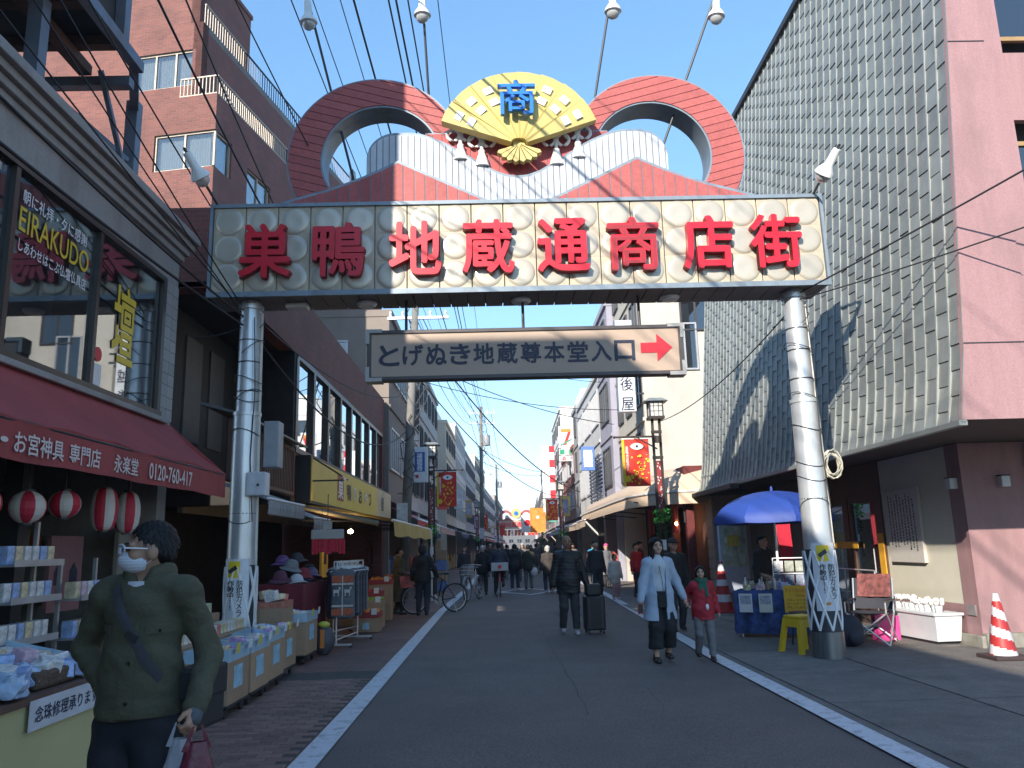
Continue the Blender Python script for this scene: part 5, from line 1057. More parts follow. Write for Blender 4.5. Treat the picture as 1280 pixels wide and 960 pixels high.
# ------------------------------------------------------------------ street lamps, banners, utility poles, signs, cables
M_post = mat('lamp_post_brown', (.045, .035, .03), .5, .3); M_pane = mat('lantern_pane', (.62, .62, .60), .4, var=.04)
M_redpan = mat('post_panel_red', (.26, .03, .035), .5, var=.5, vs=14); M_leafg = mat('basket_green', (.06, .36, .035), .6, var=.25, vs=9); M_leafd = mat('basket_dark_green', (.03, .09, .03), .7, var=.4)
def street_lamp(x, y, side, label, basket=True):
    t = thing('street_lamp', label, 'street lamp', (x, y, .012)); s = side   # side: direction of the banner arm (+1 right, -1 left)
    for dx in (-.09, .09): MB().box(dx-.03, dx+.03, -.03, .03, 0, 4.55).build('post', M_post, t)
    MB().box(-.17, .17, -.10, .10, 0, .5, b=.01).build('base', M_post, t)
    MB().box(-.055, .055, -.02, .02, 2.2, 3.5).build('panel', M_redpan, t)
    for z in (1.2, 3.55, 4.2): MB().box(-.13, .13, -.045, .045, z, z+.07).build('tie', M_post, t)
    random.seed(int(y)); dots = MB()
    for k in range(26): u, z = random.uniform(-.045, .045), random.uniform(2.25, 3.45); dots.box(u-.01, u+.01, -.024, -.0205, z-.018, z+.018)
    q = dots.build('panel_blossom', M_white, t); q['kind'] = 'stuff'
    MB().box(-.20, .20, -.20, .20, 4.55, 4.62).build('lantern_base', M_post, t); MB().box(-.155, .155, -.155, .155, 4.62, 5.0).build('lantern_glass', M_pane, t)
    for a in (-.165, .165):
        for b in (-.165, .165): MB().box(a-.015, a+.015, b-.015, b+.015, 4.62, 5.0).build('lantern_bar', M_post, t)
    for z in (4.75, 4.88): MB().box(-.16, .16, -.162, -.1555, z-.008, z+.008).build('lantern_bar', M_post, t)
    for xx in (-.06, .06): MB().box(xx-.008, xx+.008, -.162, -.1555, 4.63, 4.99).build('lantern_bar', M_post, t)
    MB().hexa([(-.30, -.26, 5.0), (.30, -.26, 5.0), (.30, .26, 5.0), (-.30, .26, 5.0), (-.17, -.1, 5.10), (.17, -.1, 5.10), (.17, .1, 5.10), (-.17, .1, 5.10)]).build('lantern_roof', mat('lantern_roof_grey', (.2, .22, .22), .5), t)
    MB().bar((0, 0, 4.12), (s*1.05, 0, 4.12), .045).build('banner_arm', M_post, t); MB().bar((0, 0, 3.8), (s*.5, 0, 4.1), .03).build('arm_brace', M_post, t)
    MB().ball((s*1.08, 0, 4.12), .035, 8, 6).build('arm_knob', M_post, t)
    MB().lathe([(.001, 0), (.09, 0), (.10, .16), (.001, .16)], (.0, -.13, 3.95), 12).build('speaker', M_post, t, smooth='auto')
    if basket:
        for nm, m_, zc, n_, sz in (('green_tuft', M_leafg, 2.12, 130, .055), ('trailing_plant', M_leafd, 1.78, 110, .05)):
            lf = MB()
            for k in range(n_):
                a, q = random.uniform(0, 6.28), random.uniform(.08, .24)*(1 if zc > 2 else .7); p = Vector((q*math.cos(a), q*math.sin(a)-.04, zc+random.uniform(-.16, .16)))
                d = Vector((random.uniform(-1, 1), random.uniform(-1, 1), random.uniform(-.5, 1))).normalized()*sz; e = Vector((random.uniform(-1, 1), random.uniform(-1, 1), random.uniform(-1, 1))).cross(d).normalized()*sz*.45
                lf.quad(p-d, p+e, p+d, p-e)
            q = lf.build(nm, m_, t, fix=False); q['kind'] = 'stuff'
        MB().box(-.06, .06, -.09, -.04, 1.3, 1.55).build('label_plate', M_white, t)
    return t
M_bred = mat('banner_red', (.60, .035, .02), .7, var=.06); M_byel = mat('banner_yellow', (.78, .52, .03), .7, var=.06)
def banner(x, y, s, label, w=.68, h=1.2, detail=True, rz=0):
    t = thing('banner', label, 'banner', (x, y, 4.09), rz); x0, x1 = (.18, .18+w) if s > 0 else (-.22-w, -.22)
    g2 = [[(x0+(x1-x0)*i/10, .015*math.sin(i*.9+k*.4), -.0-h*k/8) for k in range(9)] for i in range(11)]
    MB().sheet(g2[1:]).build('cloth', M_bred, t, fix=False, smooth=True); MB().sheet([[(p[0], p[1]-.001, p[2]) for p in c] for c in g2[:2]]).build('yellow_edge', M_byel, t, fix=False, smooth=True)
    MB().box(x0, x1, -.012, .012, -.015, .012).build('rod', M_white, t)
    if detail:
        cx = (x0+x1)/2+.04; yb = -.024
        MB().prism([(cx+.17*math.cos(a), -.20+.085*math.sin(a)*abs(math.sin(a))**.3) for a in np.linspace(0, 2*math.pi, 24)[:-1]], lambda a, b: (a, yb-.002, b), lambda a, b: (a, yb, b)).build('eye_emblem', M_white, t); MB().lathe([(.001, 0), (.035, 0), (.035, .002), (.001, .002)], (cx, yb-.006, -.2), 12, 'Y').build('eye_dot', M_ink, t)
        text('巣鴨地蔵通り', mat('print_white', (.75, .72, .66), .7), t, (x0+.12, yb-.002, -.50), h=.62, w=.075, off=.02, vertical=True)
        fl = MB(); random.seed(int(y)+3)
        for k in range(46):
            u, v = random.uniform(x0+.2, x1-.03), random.uniform(-h+.05, -.38)
            if random.random() < (v+h)/(h)*.55: continue
            r_ = random.uniform(.012, .04); fl.lathe([(.001, 0), (r_, 0), (r_, .002), (.001, .002)], (u, yb-.003, v), 7, 'Y')
        q = fl.build('blossom_print', mat('print_yellow', (.80, .52, .04), .7), t, fix=False); q['kind'] = 'stuff'
        MB().prism([(x0+.12+.075*math.cos(a), -h+.17+(.10 if math.sin(a) > 0 else .07)*math.sin(a)) for a in np.linspace(0, 2*math.pi, 18)[:-1]], lambda a, b: (a, yb-.004, b), lambda a, b: (a, yb-.001, b)).build('round_print', M_byel, t)
    return t
street_lamp(4.05, 20.0, -1, 'brown street lamp on the right by the cream building'); banner(4.05, 20.0, -1, 'red and yellow banner on the right lamp, largest one')
street_lamp(-2.28, 27.6, 1, 'brown street lamp on the left past the yellow awning'); banner(-2.28, 27.6, 1, 'red and yellow banner on the left lamp past the yellow awning')
for k, (x, y, s, l) in enumerate(((3.55, 46, -1, 'right, second one along'), (-1.95, 64, 1, 'left, second one along'), (3.9, 84, -1, 'right, third one along'), (-1.1, 98, 1, 'left, third one along'))):
    x += curve(y); street_lamp(x, y, s, 'brown street lamp on the %s' % l, k < 3); banner(x, y, s, 'small red banner on the %s lamp' % l, detail=k < 2)
# Japanese flags and bunting under the far gate
random.seed(31)
for k in range(12):
    x = -3.2+.62*k+curve(146)+.6; t = thing('bunting_flag', 'small red flag in the row below the second gate', 'flag', (x, 146, 4.4), 0, 'flags below the second gate'); c = M_bred if k % 4 else M_white
    MB().box(-.22, .22, -.01, .01, -1.0, 0).build('cloth', c, t); MB().lathe([(.001, 0), (.12, 0), (.12, .01), (.001, .01)], (0, -.025, -.45), 10, 'Y').build('disc', M_kred if k % 4 == 0 else M_byel, t)
for x, y, l in ((2.5, 96, 'white flag with a red disc hung before the second gate'), (3.3, 78, 'orange banner hung high before the second gate')):
    t = thing('hanging_flag', l, 'flag', (x+curve(y), y, 5.1)); MB().box(-.75, .75, -.01, .01, -2.0 if y > 90 else -2.3, 0).build('cloth', M_white if y > 90 else mat('banner_orange', (.75, .25, .04), .7, var=.4, vs=2), t); MB().lathe([(.001, 0), (.38 if y > 90 else .15, 0), (.38 if y > 90 else .15, .01), (.001, .01)], (0, -.03, -.9), 18, 'Y').build('disc', M_kred if y > 90 else M_white, t); MB().bar((-.8, 0, .02), (2.0, 0, .02), .04).build('pole', M_post, t)
# utility poles
M_conc = mat('pole_concrete', (.20, .19, .175), .85, var=.2, vs=5, bump=.2, bs=50, dirt=(.1, .09, .08), dirt_s=2)
def utility_pole(x, y, h, lean, label, drum=True, s=1):
    t = thing('utility_pole', label, 'utility pole', (x, y, .012)); L = Vector((lean, 0, h)); P = lambda z: L*(z/h)
    MB().tube([P(0), P(h)], [.17, .11], 16).build('pole', M_conc, t, smooth=True)
    for z in (h-.5, h-1.3):
        MB().bar(P(z)-Vector((.9, 0, 0)), P(z)+Vector((1.1, 0, 0)), .09).build('crossarm', M_pole, t)
        for dx in (-.8, -.4, .5, 1.0): p = P(z)+Vector((dx, 0, .05)); MB().lathe([(.001, 0), (.05, 0), (.03, .08), (.055, .12), (.03, .18), (.001, .2)], p, 10).build('insulator', M_white, t)
    if drum:
        p = P(h-3.0)+Vector((.42*s, 0, 0)); MB().lathe([(.001, 0), (.27, 0), (.28, .04), (.28, .72), (.24, .8), (.001, .82)], p, 18).build('transformer', mat('transformer_grey', (.30, .31, .33), .5), t, smooth='auto')
    MB().box(-.17, .17, -.16, .0, 2.1, 2.9).build('notice_band', mat('band_white', (.55, .55, .56), .6, var=.3, vs=7), t)
    random.seed(int(y)); cb2 = MB()
    for k in range(9):
        z0 = random.uniform(3, h-1); a = random.uniform(0, 6.28); q = .19
        cb2.tube([P(z0+u*1.5)+Vector((q*math.cos(a+u), q*math.sin(a+u), 0))+Vector((.25*math.sin(u*3.1)*random.uniform(-1, 1), 0, 0)) for u in np.linspace(0, 1, 9)], .016, 5)
    for k in range(4): z0 = h-1.5-.5*k; cb2.tube([P(z0), P(z0)+Vector((.35, -.1, .1)), P(z0)+Vector((.5, -.1, -.25)), P(z0-.9)+Vector((.16, -.1, 0))], .018, 5)
    cb2.build('cable_loops', M_dark, t)
    for k in range(8): z = 3.2+.55*k; a = 1 if k % 2 else -1; MB().tube([P(z), P(z)+Vector((a*.3, 0, 0))], .012, 5).build('step_bolt', M_dark, t)
    return t
utility_pole(-2.98, 25.2, 9.4, .42, 'leaning concrete utility pole beside the brick podium', False)
utility_pole(-1.45+curve(60), 60, 12.0, .1, 'tall utility pole with crossarms and transformer in the middle distance', True)
utility_pole(-1.3+curve(104), 104, 12.0, 0, 'utility pole with crossarms far down the street', True)
# hearing-aid shop sign on the pole
t = thing('pole_sign', 'white and blue vertical sign on the leaning utility pole', 'sign', (-2.45, 25.3, 3.55)); MB().box(-.26, .26, -.05, .05, 0, 1.12, b=.02).build('board', mat('sign_white2', (.66, .68, .72), .45), t); MB().box(-.16, .16, -.056, -.051, .34, .96).build('blue_field', mat('sign_blue', (.03, .10, .36), .45), t)
text('補聴器', M_white, t, (0, -.058, .65), h=.56, w=.18, off=.02, vertical=True); text('▼', mat('sign_red'), t, (-.08, -.053, .2), h=.08) if False else MB().box(-.12, -.04, -.056, -.051, .14, .24).build('red_mark', mat('sign_red'), t); MB().bar((-.26, 0, .3), (-.42, -.1, .3), .03).build('bracket', M_dark, t); MB().bar((-.26, 0, .9), (-.42, -.1, .9), .03).build('bracket', M_dark, t)
# small signs over shops far down
random.seed(77)
for k in range(16):
    y = 36+7.2*k; s = -1 if k % 2 else 1; x = (-3.0 if s < 0 else 4.1)+curve(y); c = [(.1, .2, .5), (.6, .1, .08), (.6, .5, .1), (.65, .65, .65), (.1, .4, .3), (.5, .3, .1), (.7, .7, .72), (.3, .1, .35)][k % 8]; cn = ['blue', 'red', 'yellow', 'white', 'green', 'brown', 'pale', 'purple'][k % 8]
    z = random.uniform(3.0, 5.2); h_ = random.uniform(.8, 1.7); t = thing('projecting_sign', '%s projecting shop sign in the %s row, %s' % (cn, 'left' if s < 0 else 'right', 'nearer' if k < 8 else 'further off'), 'sign', (x, y, z)); MB().box(-.3, .3, -.07, .07, 0, h_, b=.02).build('board', mat('psign_%d' % (k % 8), c, .5), t); MB().box(-.2, .2, -.076, -.071, h_*.15, h_*.85).build('inner_panel', mat('psign_in_%d' % (k % 3), [(.7, .7, .7), (.65, .6, .5), (.3, .35, .5)][k % 3], .5, var=.7, vs=9), t); MB().bar((s*.3, 0, h_*.5), (s*.8, 0, h_*.5), .04).build('bracket', M_dark, t)
# ------------------------------------------------------------------ cables
M_wire = mat('cable_black', (.015, .015, .017), .6)
def cable(a, b, sag, r, label, group=None, n=26):
    a, b = Vector(a), Vector(b); P = [a.lerp(b, i/n)-Vector((0, 0, 4*sag*(i/n)*(1-i/n))) for i in range(n+1)]
    o = MB().tube([p-a for p in P], r, 5).build('cable', M_wire, None, a, smooth=True); return tag(o, label, 'cable', group)
G1 = 'cables running along the street above the gate'
for kk, (x, z, r) in enumerate(((-3.1, 9.15, .010), (-2.72, 9.0, .008), (-2.35, 9.2, .008), (-2.0, 8.6, .016), (-1.6, 9.25, .014), (-1.45, 9.05, .016), (-1.3, 9.3, .012), (-.9, 10.2, .008))):
    cable((x, -8, z+.9), (-1.45+curve(60)+(x+2)*.7, 60, 10.7+(z-9)*.4), 1.2, r, 'overhead cable along the street above the gate, %s from the left' % ['first', 'second', 'third', 'fourth', 'fifth', 'sixth', 'seventh', 'eighth'][kk], G1, 40)
G2 = 'cables slanting across the stone shop to the gate'
for k, (a, b, sg, r) in enumerate((((-3.36, 10.35, 4.62), (-4.05, -1.5, 6.1), .35, .014), ((-3.36, 10.35, 4.70), (-4.05, -1.5, 7.4), .3, .009), ((-3.36, 10.35, 4.5), (-4.05, -1.5, 5.2), .25, .016), ((-3.78, 10.1, 6.1), (-4.05, -1, 9.4), .3, .010), ((-3.36, 10.28, 4.66), (-4.0, -1, 8.4), .3, .008), ((-3.7, 14.5, 6.7), (-3.6, -1, 9.9), .5, .016), ((-3.36, 10.28, 4.74), (-3.95, -2, 9.6), .4, .009), ((-3.6, 14.5, 6.8), (-3.4, -2, 11.2), .6, .012), ((-2.2, 14.0, 6.6), (-3.9, -2, 10.6), .5, .009))):
    cable(a, b, sg, r, 'cable slanting across the stone shop front, %s from the bottom' % ['second', 'third', 'lowest', 'sixth', 'fourth', 'seventh', 'fifth', 'topmost', 'eighth'][k], G2)
cable((-3.25, 10.6, 4.65), (-2.85, 25.2, 6.4), .5, .012, 'cable from the left gate pole back to the leaning utility pole'); cable((-3.25, 10.6, 4.4), (-2.85, 25.2, 5.2), .9, .016, 'drooping thick cable past the ribbon windows')
cable((-4.0, 10.4, 4.35), (-3.35, 10.4, 4.5), .04, .008, 'short slack cable from the stone shop to the left gate pole')
cable((4.16, 10.4, 4.78), (9.5, 1.5, 7.0), .15, .012, 'cable from the right gate pole up past the pink corner'); cable((4.16, 10.4, 4.70), (9.5, 3.0, 5.6), .25, .010, 'lower slack cable from the right gate pole past the pink corner')
cable((4.1, 10.6, 4.6), (4.1, 20, 4.5), .25, .010, 'cable from the right gate pole to the street lamp'); cable((4.1, 10.6, 3.85), (5.35, 13.0, 3.75), .03, .007, 'short thin cable from the right gate pole to the shingles')
G3 = 'cables crossing the street beneath the hanging sign'
for kk, (a, b, sg, r) in enumerate((((-2.7, 25.2, 7.6), (4.6, 31, 6.1), .35, .016), ((-2.7, 25.2, 6.9), (4.6, 27, 6.0), .3, .013), ((-2.75, 25.2, 8.6), (4.6, 33, 8.2), .4, .012), ((-2.7, 25.2, 8.8), (4.6, 45, 4.4), 1.0, .026), ((-2.7, 25.2, 7.2), (4.3, 52, 4.6), 1.1, .020), ((-1.5, 60, 9), (4.5, 62, 7), .5, .02), ((-1.5, 60, 8), (4.5, 75, 8), .5, .02))):
    cable(a, b, sg, r, 'dark cable crossing the street below the hanging sign, %s' % ['to the cream building front', 'lowest to the cream building', 'highest one', 'thickest long one', 'long one below the thickest', 'far one by the tall pole', 'farthest one'][kk], G3)
for x in (-.8, -.3, .3, .9): cable((-1.45+curve(60)+x, 60, 11.4), (-1.3+curve(104)+x, 104, 11.4), .9, .02, 'cable between the two far utility poles', 'cables between the far utility poles')
for x in (-.6, .2, .9): cable((-2.6+x*.3, 25.2, 8.9), (-1.45+curve(60)+x, 60, 10.6), .8, .014, 'cable from the leaning pole to the tall utility pole', 'cables between the leaning pole and the tall pole')
# posts behind the viewer whose wiring throws shadows on the gate
# ------------------------------------------------------------------ goods along the left pavement
M_card = mat('cardboard', (.36, .24, .15), .85, var=.12, vs=6, rnd=.1); M_paleblue = mat('tray_paleblue', (.34, .48, .58), .5, var=.15, vs=8)
PAST = [(.62, .60, .58), (.30, .40, .62), (.60, .42, .48), (.55, .55, .35), (.45, .28, .5), (.62, .5, .32), (.25, .42, .42), (.58, .18, .16)]
PN = ['white', 'blue', 'pink', 'lime', 'purple', 'tan', 'teal', 'red']
def PM(k): return mat('pack_%d' % k, PAST[k], .45, var=.5, vs=18)
pack_mesh = {}
def pack(k, w, d, h):
    key = (k, w, d, h)
    if key not in pack_mesh: m_ = MB().box(-w/2, w/2, -d/2, d/2, 0, h, b=.006).mesh('pack'); m_.materials.append(PM(k)); pack_mesh[key] = m_
    return pack_mesh[key]
random.seed(15)
def cart(x, y, w, d, h, label, tray=True):
    t = thing('box_cart', label, 'cart', (x, y, .02)); 
    MB().box(-w/2, w/2, -d/2, d/2, .12, h, b=.006).build('carton', M_card, t); MB().box(-w/2-.01, w/2+.01, -d/2-.01, d/2+.01, .10, .12).build('dolly', M_dark, t)
    for sx in (-1, 1):
        for sy in (-1, 1): MB().lathe([(.001, -.015), (.045, -.015), (.045, .015), (.001, .015)], (sx*(w/2-.05), sy*(d/2-.07), .045), 12, 'X').build('wheel', M_dark, t)
    tr = MB().box(-w/2, w/2, -d/2, -d/2+.012, h, h+.11).box(-w/2, w/2, d/2-.012, d/2, h, h+.11).box(-w/2, -w/2+.012, -d/2+.012, d/2-.012, h, h+.11).box(w/2-.012, w/2, -d/2+.012, d/2-.012, h, h+.11).build('tray', M_paleblue if tray else M_card, t)
    for q in (-.2, .18): MB().box(w/2-.02, w/2-.015, q-.045, q+.045, h+.10, h+.19).build('price_card', mat('card_yellow', (.62, .5, .08), .6) if q < 0 else Wt, t, rot=(0, R(6), 0))
    MB().box(w/2+.001, w/2+.004, -d/4, d/6, h-.25, h-.05).build('label_patch', mat('label_blue', (.3, .5, .62), .6, var=.4, vs=12), t)
    return t
def goods(x0, x1, y0, y1, z, n, where, kinds=(0, 1, 2, 4, 5), hr=(.05, .12), name='packet'):
    for i in range(n):
        k = random.choice(kinds); h_ = random.uniform(*hr); o = link(name, pack(k, round(random.uniform(.07, .13), 2), round(random.uniform(.09, .16), 2), round(h_, 2)), None, None, (random.uniform(x0, x1), random.uniform(y0, y1), z+random.uniform(0, .03)), (random.uniform(-.25, .25), random.uniform(-.25, .25), random.uniform(0, 3)))
        tag(o, '%s packet heaped %s' % (PN[k], where), 'packet', '%s packets heaped %s' % (PN[k], where))
carts = [(-2.72, 8.05, .42, .62, .50, 'nearest cardboard cart with pale blue tray'), (-2.72, 8.75, .42, .62, .50, 'second cardboard cart with pale blue tray from the front'), (-2.74, 9.45, .42, .62, .52, 'third cardboard cart with pale blue tray from the front'), (-2.80, 10.25, .42, .62, .50, 'cardboard cart with tray next to the left gate pole'), (-2.86, 11.6, .46, .66, .55, 'last cardboard cart, in front of the hat stall')]
for i, (x, y, w, d, h_, l) in enumerate(carts): cart(x, y, w, d, h_, l, i != 3); goods(x-.13, x+.13, y-.22, y+.22, h_+.03, 12, ['on the nearest cart', 'on the second cart', 'on the third cart', 'on the cart by the gate pole', 'on the last cart'][i], (0, 0, 1, 4, 5))
# tiered rows of small boxed goods behind the carts
for r, (x, z) in enumerate(((-3.16, .62), (-3.55, .80))):
    t = thing('display_step', ['lower cardboard display step behind the carts', 'upper cardboard display step behind the carts'][r], 'display stand', (x, 8.9, .02)); MB().box(-.17, .17, -1.25, 1.1 if r else 1.05, 0, z).build('step', M_card, t)
    for j in range(20):
        k = random.choice((0, 5, 5, 0, 7, 3)); o = link('box', pack(k, .16, .10, .11), None, None, (x, 7.75+.115*j, z+.022), (0, 0, random.uniform(-.05, .05))); tag(o, '%s boxed goods standing on the %s display step' % (PN[k], 'upper' if r else 'lower'), 'box', '%s boxes on the %s display step' % (PN[k], 'upper' if r else 'lower'))
for k, (x, y, l) in enumerate(((-3.0, 10.95, 'open carton of goods right behind the left gate pole'), (-3.15, 11.5, 'white lettered carton stacked before the hat stall'))):
    t = thing('carton', l, 'carton', (x, y, .02)); MB().box(-.2, .2, -.25, .25, 0, .78 if k == 0 else .62, b=.006).build('body', M_card, t); MB().box(-.2, .2, -.25, .25, .781 if k == 0 else .621, .86 if k == 0 else .70).build('rim', mat('carton_red', (.4, .15, .1), .6, var=.6, vs=15) if k == 0 else mat('carton_white', (.5, .48, .45), .7), t); MB().box(.201, .204, -.12, .12, .3, .42).build('print', M_white, t)
goods(-3.1, -2.9, 10.75, 11.15, .88, 8, 'in the open carton', (7, 5, 0)); goods(-3.3, -3.0, 11.3, 11.7, .72, 7, 'on the lettered carton', (4, 1, 0, 7))
# near counter with bagged goods
t = thing('counter', 'pale yellow counter front with a lettered strip at the lower left', 'counter', (-2.95, 4.3, .02)); MB().box(-.35, .35, -1.6, 1.28, 0, .70).build('body', mat('counter_yellow', (.44, .40, .20), .7, var=.08, vs=2), t); MB().box(-.36, .37, -1.61, 1.29, .70, .74).build('top', M_brownw, t)
MB().box(.372, .376, .35, 1.15, .56, .72).build('paper_strip', mat('strip_white', (.5, .51, .54), .6), t); text('念珠修理承ります', M_ink, t, (.379, .75, .64), STREET_L, h=.085, w=.7, off=.02)
goods(-2.95, -2.68, 3.5, 5.5, .77, 60, 'on the yellow counter', (0, 1, 2, 0, 4), (.05, .14)); goods(-3.25, -2.95, 3.5, 5.5, .80, 40, 'at the back of the yellow counter', (0, 1, 2, 5), (.06, .16))
random.seed(44)
for k in range(10):
    t = thing('goods_bag', 'crinkled %s plastic bag of goods on the counter, %s' % (['pink', 'pale blue'][k % 2], ['nearest the viewer', 'at the front edge', 'beside the basket', 'behind the nearest bag', 'near the blue tray', 'in the heap', 'towards the shop', 'by the lettered strip', 'at the back', 'under the card rack'][k]), 'bag', (random.uniform(-3.0, -2.66), 3.7+.17*k, .77), random.uniform(0, 3))
    bm = bmesh.new(); bmesh.ops.create_icosphere(bm, subdivisions=3, radius=.11)
    for v in bm.verts: n_ = 1+.28*math.sin(v.co.x*47+k)*math.sin(v.co.y*53)*math.cos(v.co.z*49+k); v.co *= n_; v.co.z = max(v.co.z*.8, -.04)
    me = bpy.data.meshes.new('bag'); bm.to_mesh(me); bm.free(); link('bag', me, mat('plastic_pink', (.45, .26, .32), .25, var=.3, vs=9, bump=.5, bs=14) if k % 2 == 0 else mat('plastic_blue', (.32, .42, .56), .25, var=.3, vs=9, bump=.5, bs=14), t, (0, 0, .05)); MB().box(-.04, .04, -.03, .03, .12, .125).build('price_tag', Wt, t, rot=(.4, .3, 0))
t = thing('tray', 'slanted pale blue tray of boxed goods on the counter', 'tray', (-3.05, 5.35, .80), R(8)); MB().box(-.25, .25, -.32, .32, 0, .015).build('base', M_paleblue, t, rot=(0, R(14), 0))
for a in (-.32, .305): MB().box(-.25, .25, a, a+.015, .015, .12).build('side', M_paleblue, t, rot=(0, R(14), 0))
for r in range(3):
    for c in range(5): link('packet', pack([0, 1, 5][r], .12, .1, .05), None, t, (-.16+.15*r, -.24+.12*c, .06-.04*r+.02), (0, R(14), 0))
t = thing('basket', 'brown wicker basket on the counter edge', 'basket', (-2.78, 5.05, .765)); MB().box(-.13, .13, -.22, .22, 0, .10, b=.02).build('body', mat('wicker', (.09, .06, .04), .8, var=.5, vs=40, bump=.6, bs=80), t)
# card rack and wire stands in the shop mouth
def wire_rack(x, y, label, levels, cols, rz=0):
    t = thing('display_rack', label, 'rack', (x, y, .03), rz); H = levels[-1]+.35
    for a in (-.3, .3): MB().box(-.015, .015, a-.015, a+.015, 0, H).build('post', M_al, t)
    MB().box(-.2, .2, -.33, .33, 0, .03).build('foot', M_dark, t)
    for i, z in enumerate(levels):
        MB().box(-.02, .22, -.34, .34, z, z+.012).box(.21, .22, -.34, .34, z+.012, z+.05).build('shelf', M_al, t)
        for j in range(6): link('ware', pack(cols[(i+j) % len(cols)], .1, .08, .14), None, t, (.1, -.27+.108*j, z+.013), (0, 0, random.uniform(-.1, .1)))
    return t
wire_rack(-3.75, 6.35, 'white metal display rack of small wares in the shop mouth', (.85, 1.15, 1.42), (0, 0, 1, 5)); wire_rack(-3.75, 7.35, 'metal display rack of booklets behind the first rack', (.8, 1.12), (1, 5, 2, 0)); wire_rack(-3.45, 4.9, 'low wire rack of little cards at the frame edge', (.85, 1.05, 1.22), (0, 5, 0))
t = thing('poster', 'dull pink poster with two dark arches inside the shop', 'poster', (-4.3, 8.15, 1.0)); MB().box(-.02, .02, -.3, .3, 0, .72).build('sheet', mat('poster_pink', (.28, .13, .14), .6), t)
for a in (-.14, .14): MB().prism([(a-.07, .25), (a+.07, .25), (a+.07, .38), (a, .46), (a-.07, .38)], lambda p, q: (.021, p, q), lambda p, q: (.025, p, q)).build('arch', M_ink, t)
# hat stall
t = thing('hat_stall', 'stall table draped to the ground in dark red cloth', 'stall', (-3.25, 12.75, .02)); g2 = []
for i in range(81):
    u = i/80; per = 2*(1.5+.7)*u
    if per < 1.5: p = (.38, -.75+per)
    elif per < 2.2: p = (.38-(per-1.5), .75)
    elif per < 3.7: p = (-.32, .75-(per-2.2))
    else: p = (-.32+(per-3.7), -.75)
    w = .025*math.sin(u*95); n_ = (1 if p[0] > .3 else -1 if p[0] < -.3 else 0, 1 if p[1] > .7 else -1 if p[1] < -.7 else 0); g2.append([(p[0], p[1], 1.02), (p[0]+n_[0]*w*.5, p[1]+n_[1]*w*.5, .6), (p[0]+n_[0]*(w+.03), p[1]+n_[1]*(w+.03), .03)])
MB().sheet(g2).build('drape', mat('cloth_darkred', (.14, .012, .022), .8, var=.25, vs=4), t, fix=False, smooth=True); MB().box(-.32, .38, -.75, .75, 1.0, 1.025).build('top', mat('cloth_darkred'), t)
random.seed(6)
hats = [(0, .02, .25, 'black'), (.1, -.35, .35, 'grey'), (-.05, .35, .3, 'dark brown'), (.2, .1, 0, 'navy'), (.22, -.45, 0, 'white'), (.2, .5, 0, 'maroon'), (-.1, -.1, .45, 'striped purple'), (.05, .25, .5, 'charcoal'), (.25, -.2, .14, 'dark red'), (.26, .32, .12, 'dull violet'), (.0, -.55, .1, 'plum'), (.15, .62, .2, 'black knitted')]
HC = {'black': (.015, .015, .018), 'grey': (.2, .2, .21), 'dark brown': (.06, .04, .03), 'navy': (.02, .025, .06), 'white': (.5, .5, .52), 'maroon': (.2, .03, .04), 'striped purple': (.18, .08, .25), 'charcoal': (.05, .05, .055), 'dark red': (.22, .02, .03), 'dull violet': (.14, .1, .17), 'plum': (.12, .04, .07), 'black knitted': (.02, .02, .02)}
for x, y, z, c in hats:
    t = thing('hat', '%s hat in the pile on the red stall' % c, 'hat', (-3.25+x, 12.75+y, 1.045+z*.62), random.uniform(0, 6)); t.rotation_euler[1] = random.uniform(-.5, .5); m_ = mat('hat_'+c.replace(' ', '_'), HC[c], .85, var=.3 if 'striped' not in c else .9, vs=9, stretch=(1, 1, 5), bump=.3, bs=70)
    MB().lathe([(.001, .14), (.05, .135), (.09, .10), (.105, .04), (.11, 0), (.10, -.005), (.001, 0)], n=18).build('crown', m_, t, smooth='auto'); MB().lathe([(.10, .02), (.17, -.02), (.172, -.012), (.10, .03)], n=18).build('brim', m_, t, smooth='auto')
t = thing('hook_board', 'grey hook board with red cloth goods hanging over the hat stall', 'display board', (-2.85, 13.55, 1.70), R(12)); MB().box(-.27, .27, -.02, .02, 0, .16, b=.02).build('board', mat('board_grey', (.38, .36, .34), .7, var=.15), t); MB().box(-.07, .07, -.015, .015, .16, .30).build('hanger', mat('board_grey'), t)
for k in range(5): MB().sheet([[(-.25+.11*k+u, -.03+.008*math.sin(u*60), z) for z in (-.24+.03*(k % 2), -.1, .0)] for u in np.linspace(0, .1, 5)]).build('red_cloth', mat('goods_red', (.50, .015, .04), .7, var=.4, vs=20), t, fix=False)
MB().tube([(0, .03, .3), (0, .03, .75)], .008, 5).build('cord', M_dark, t)
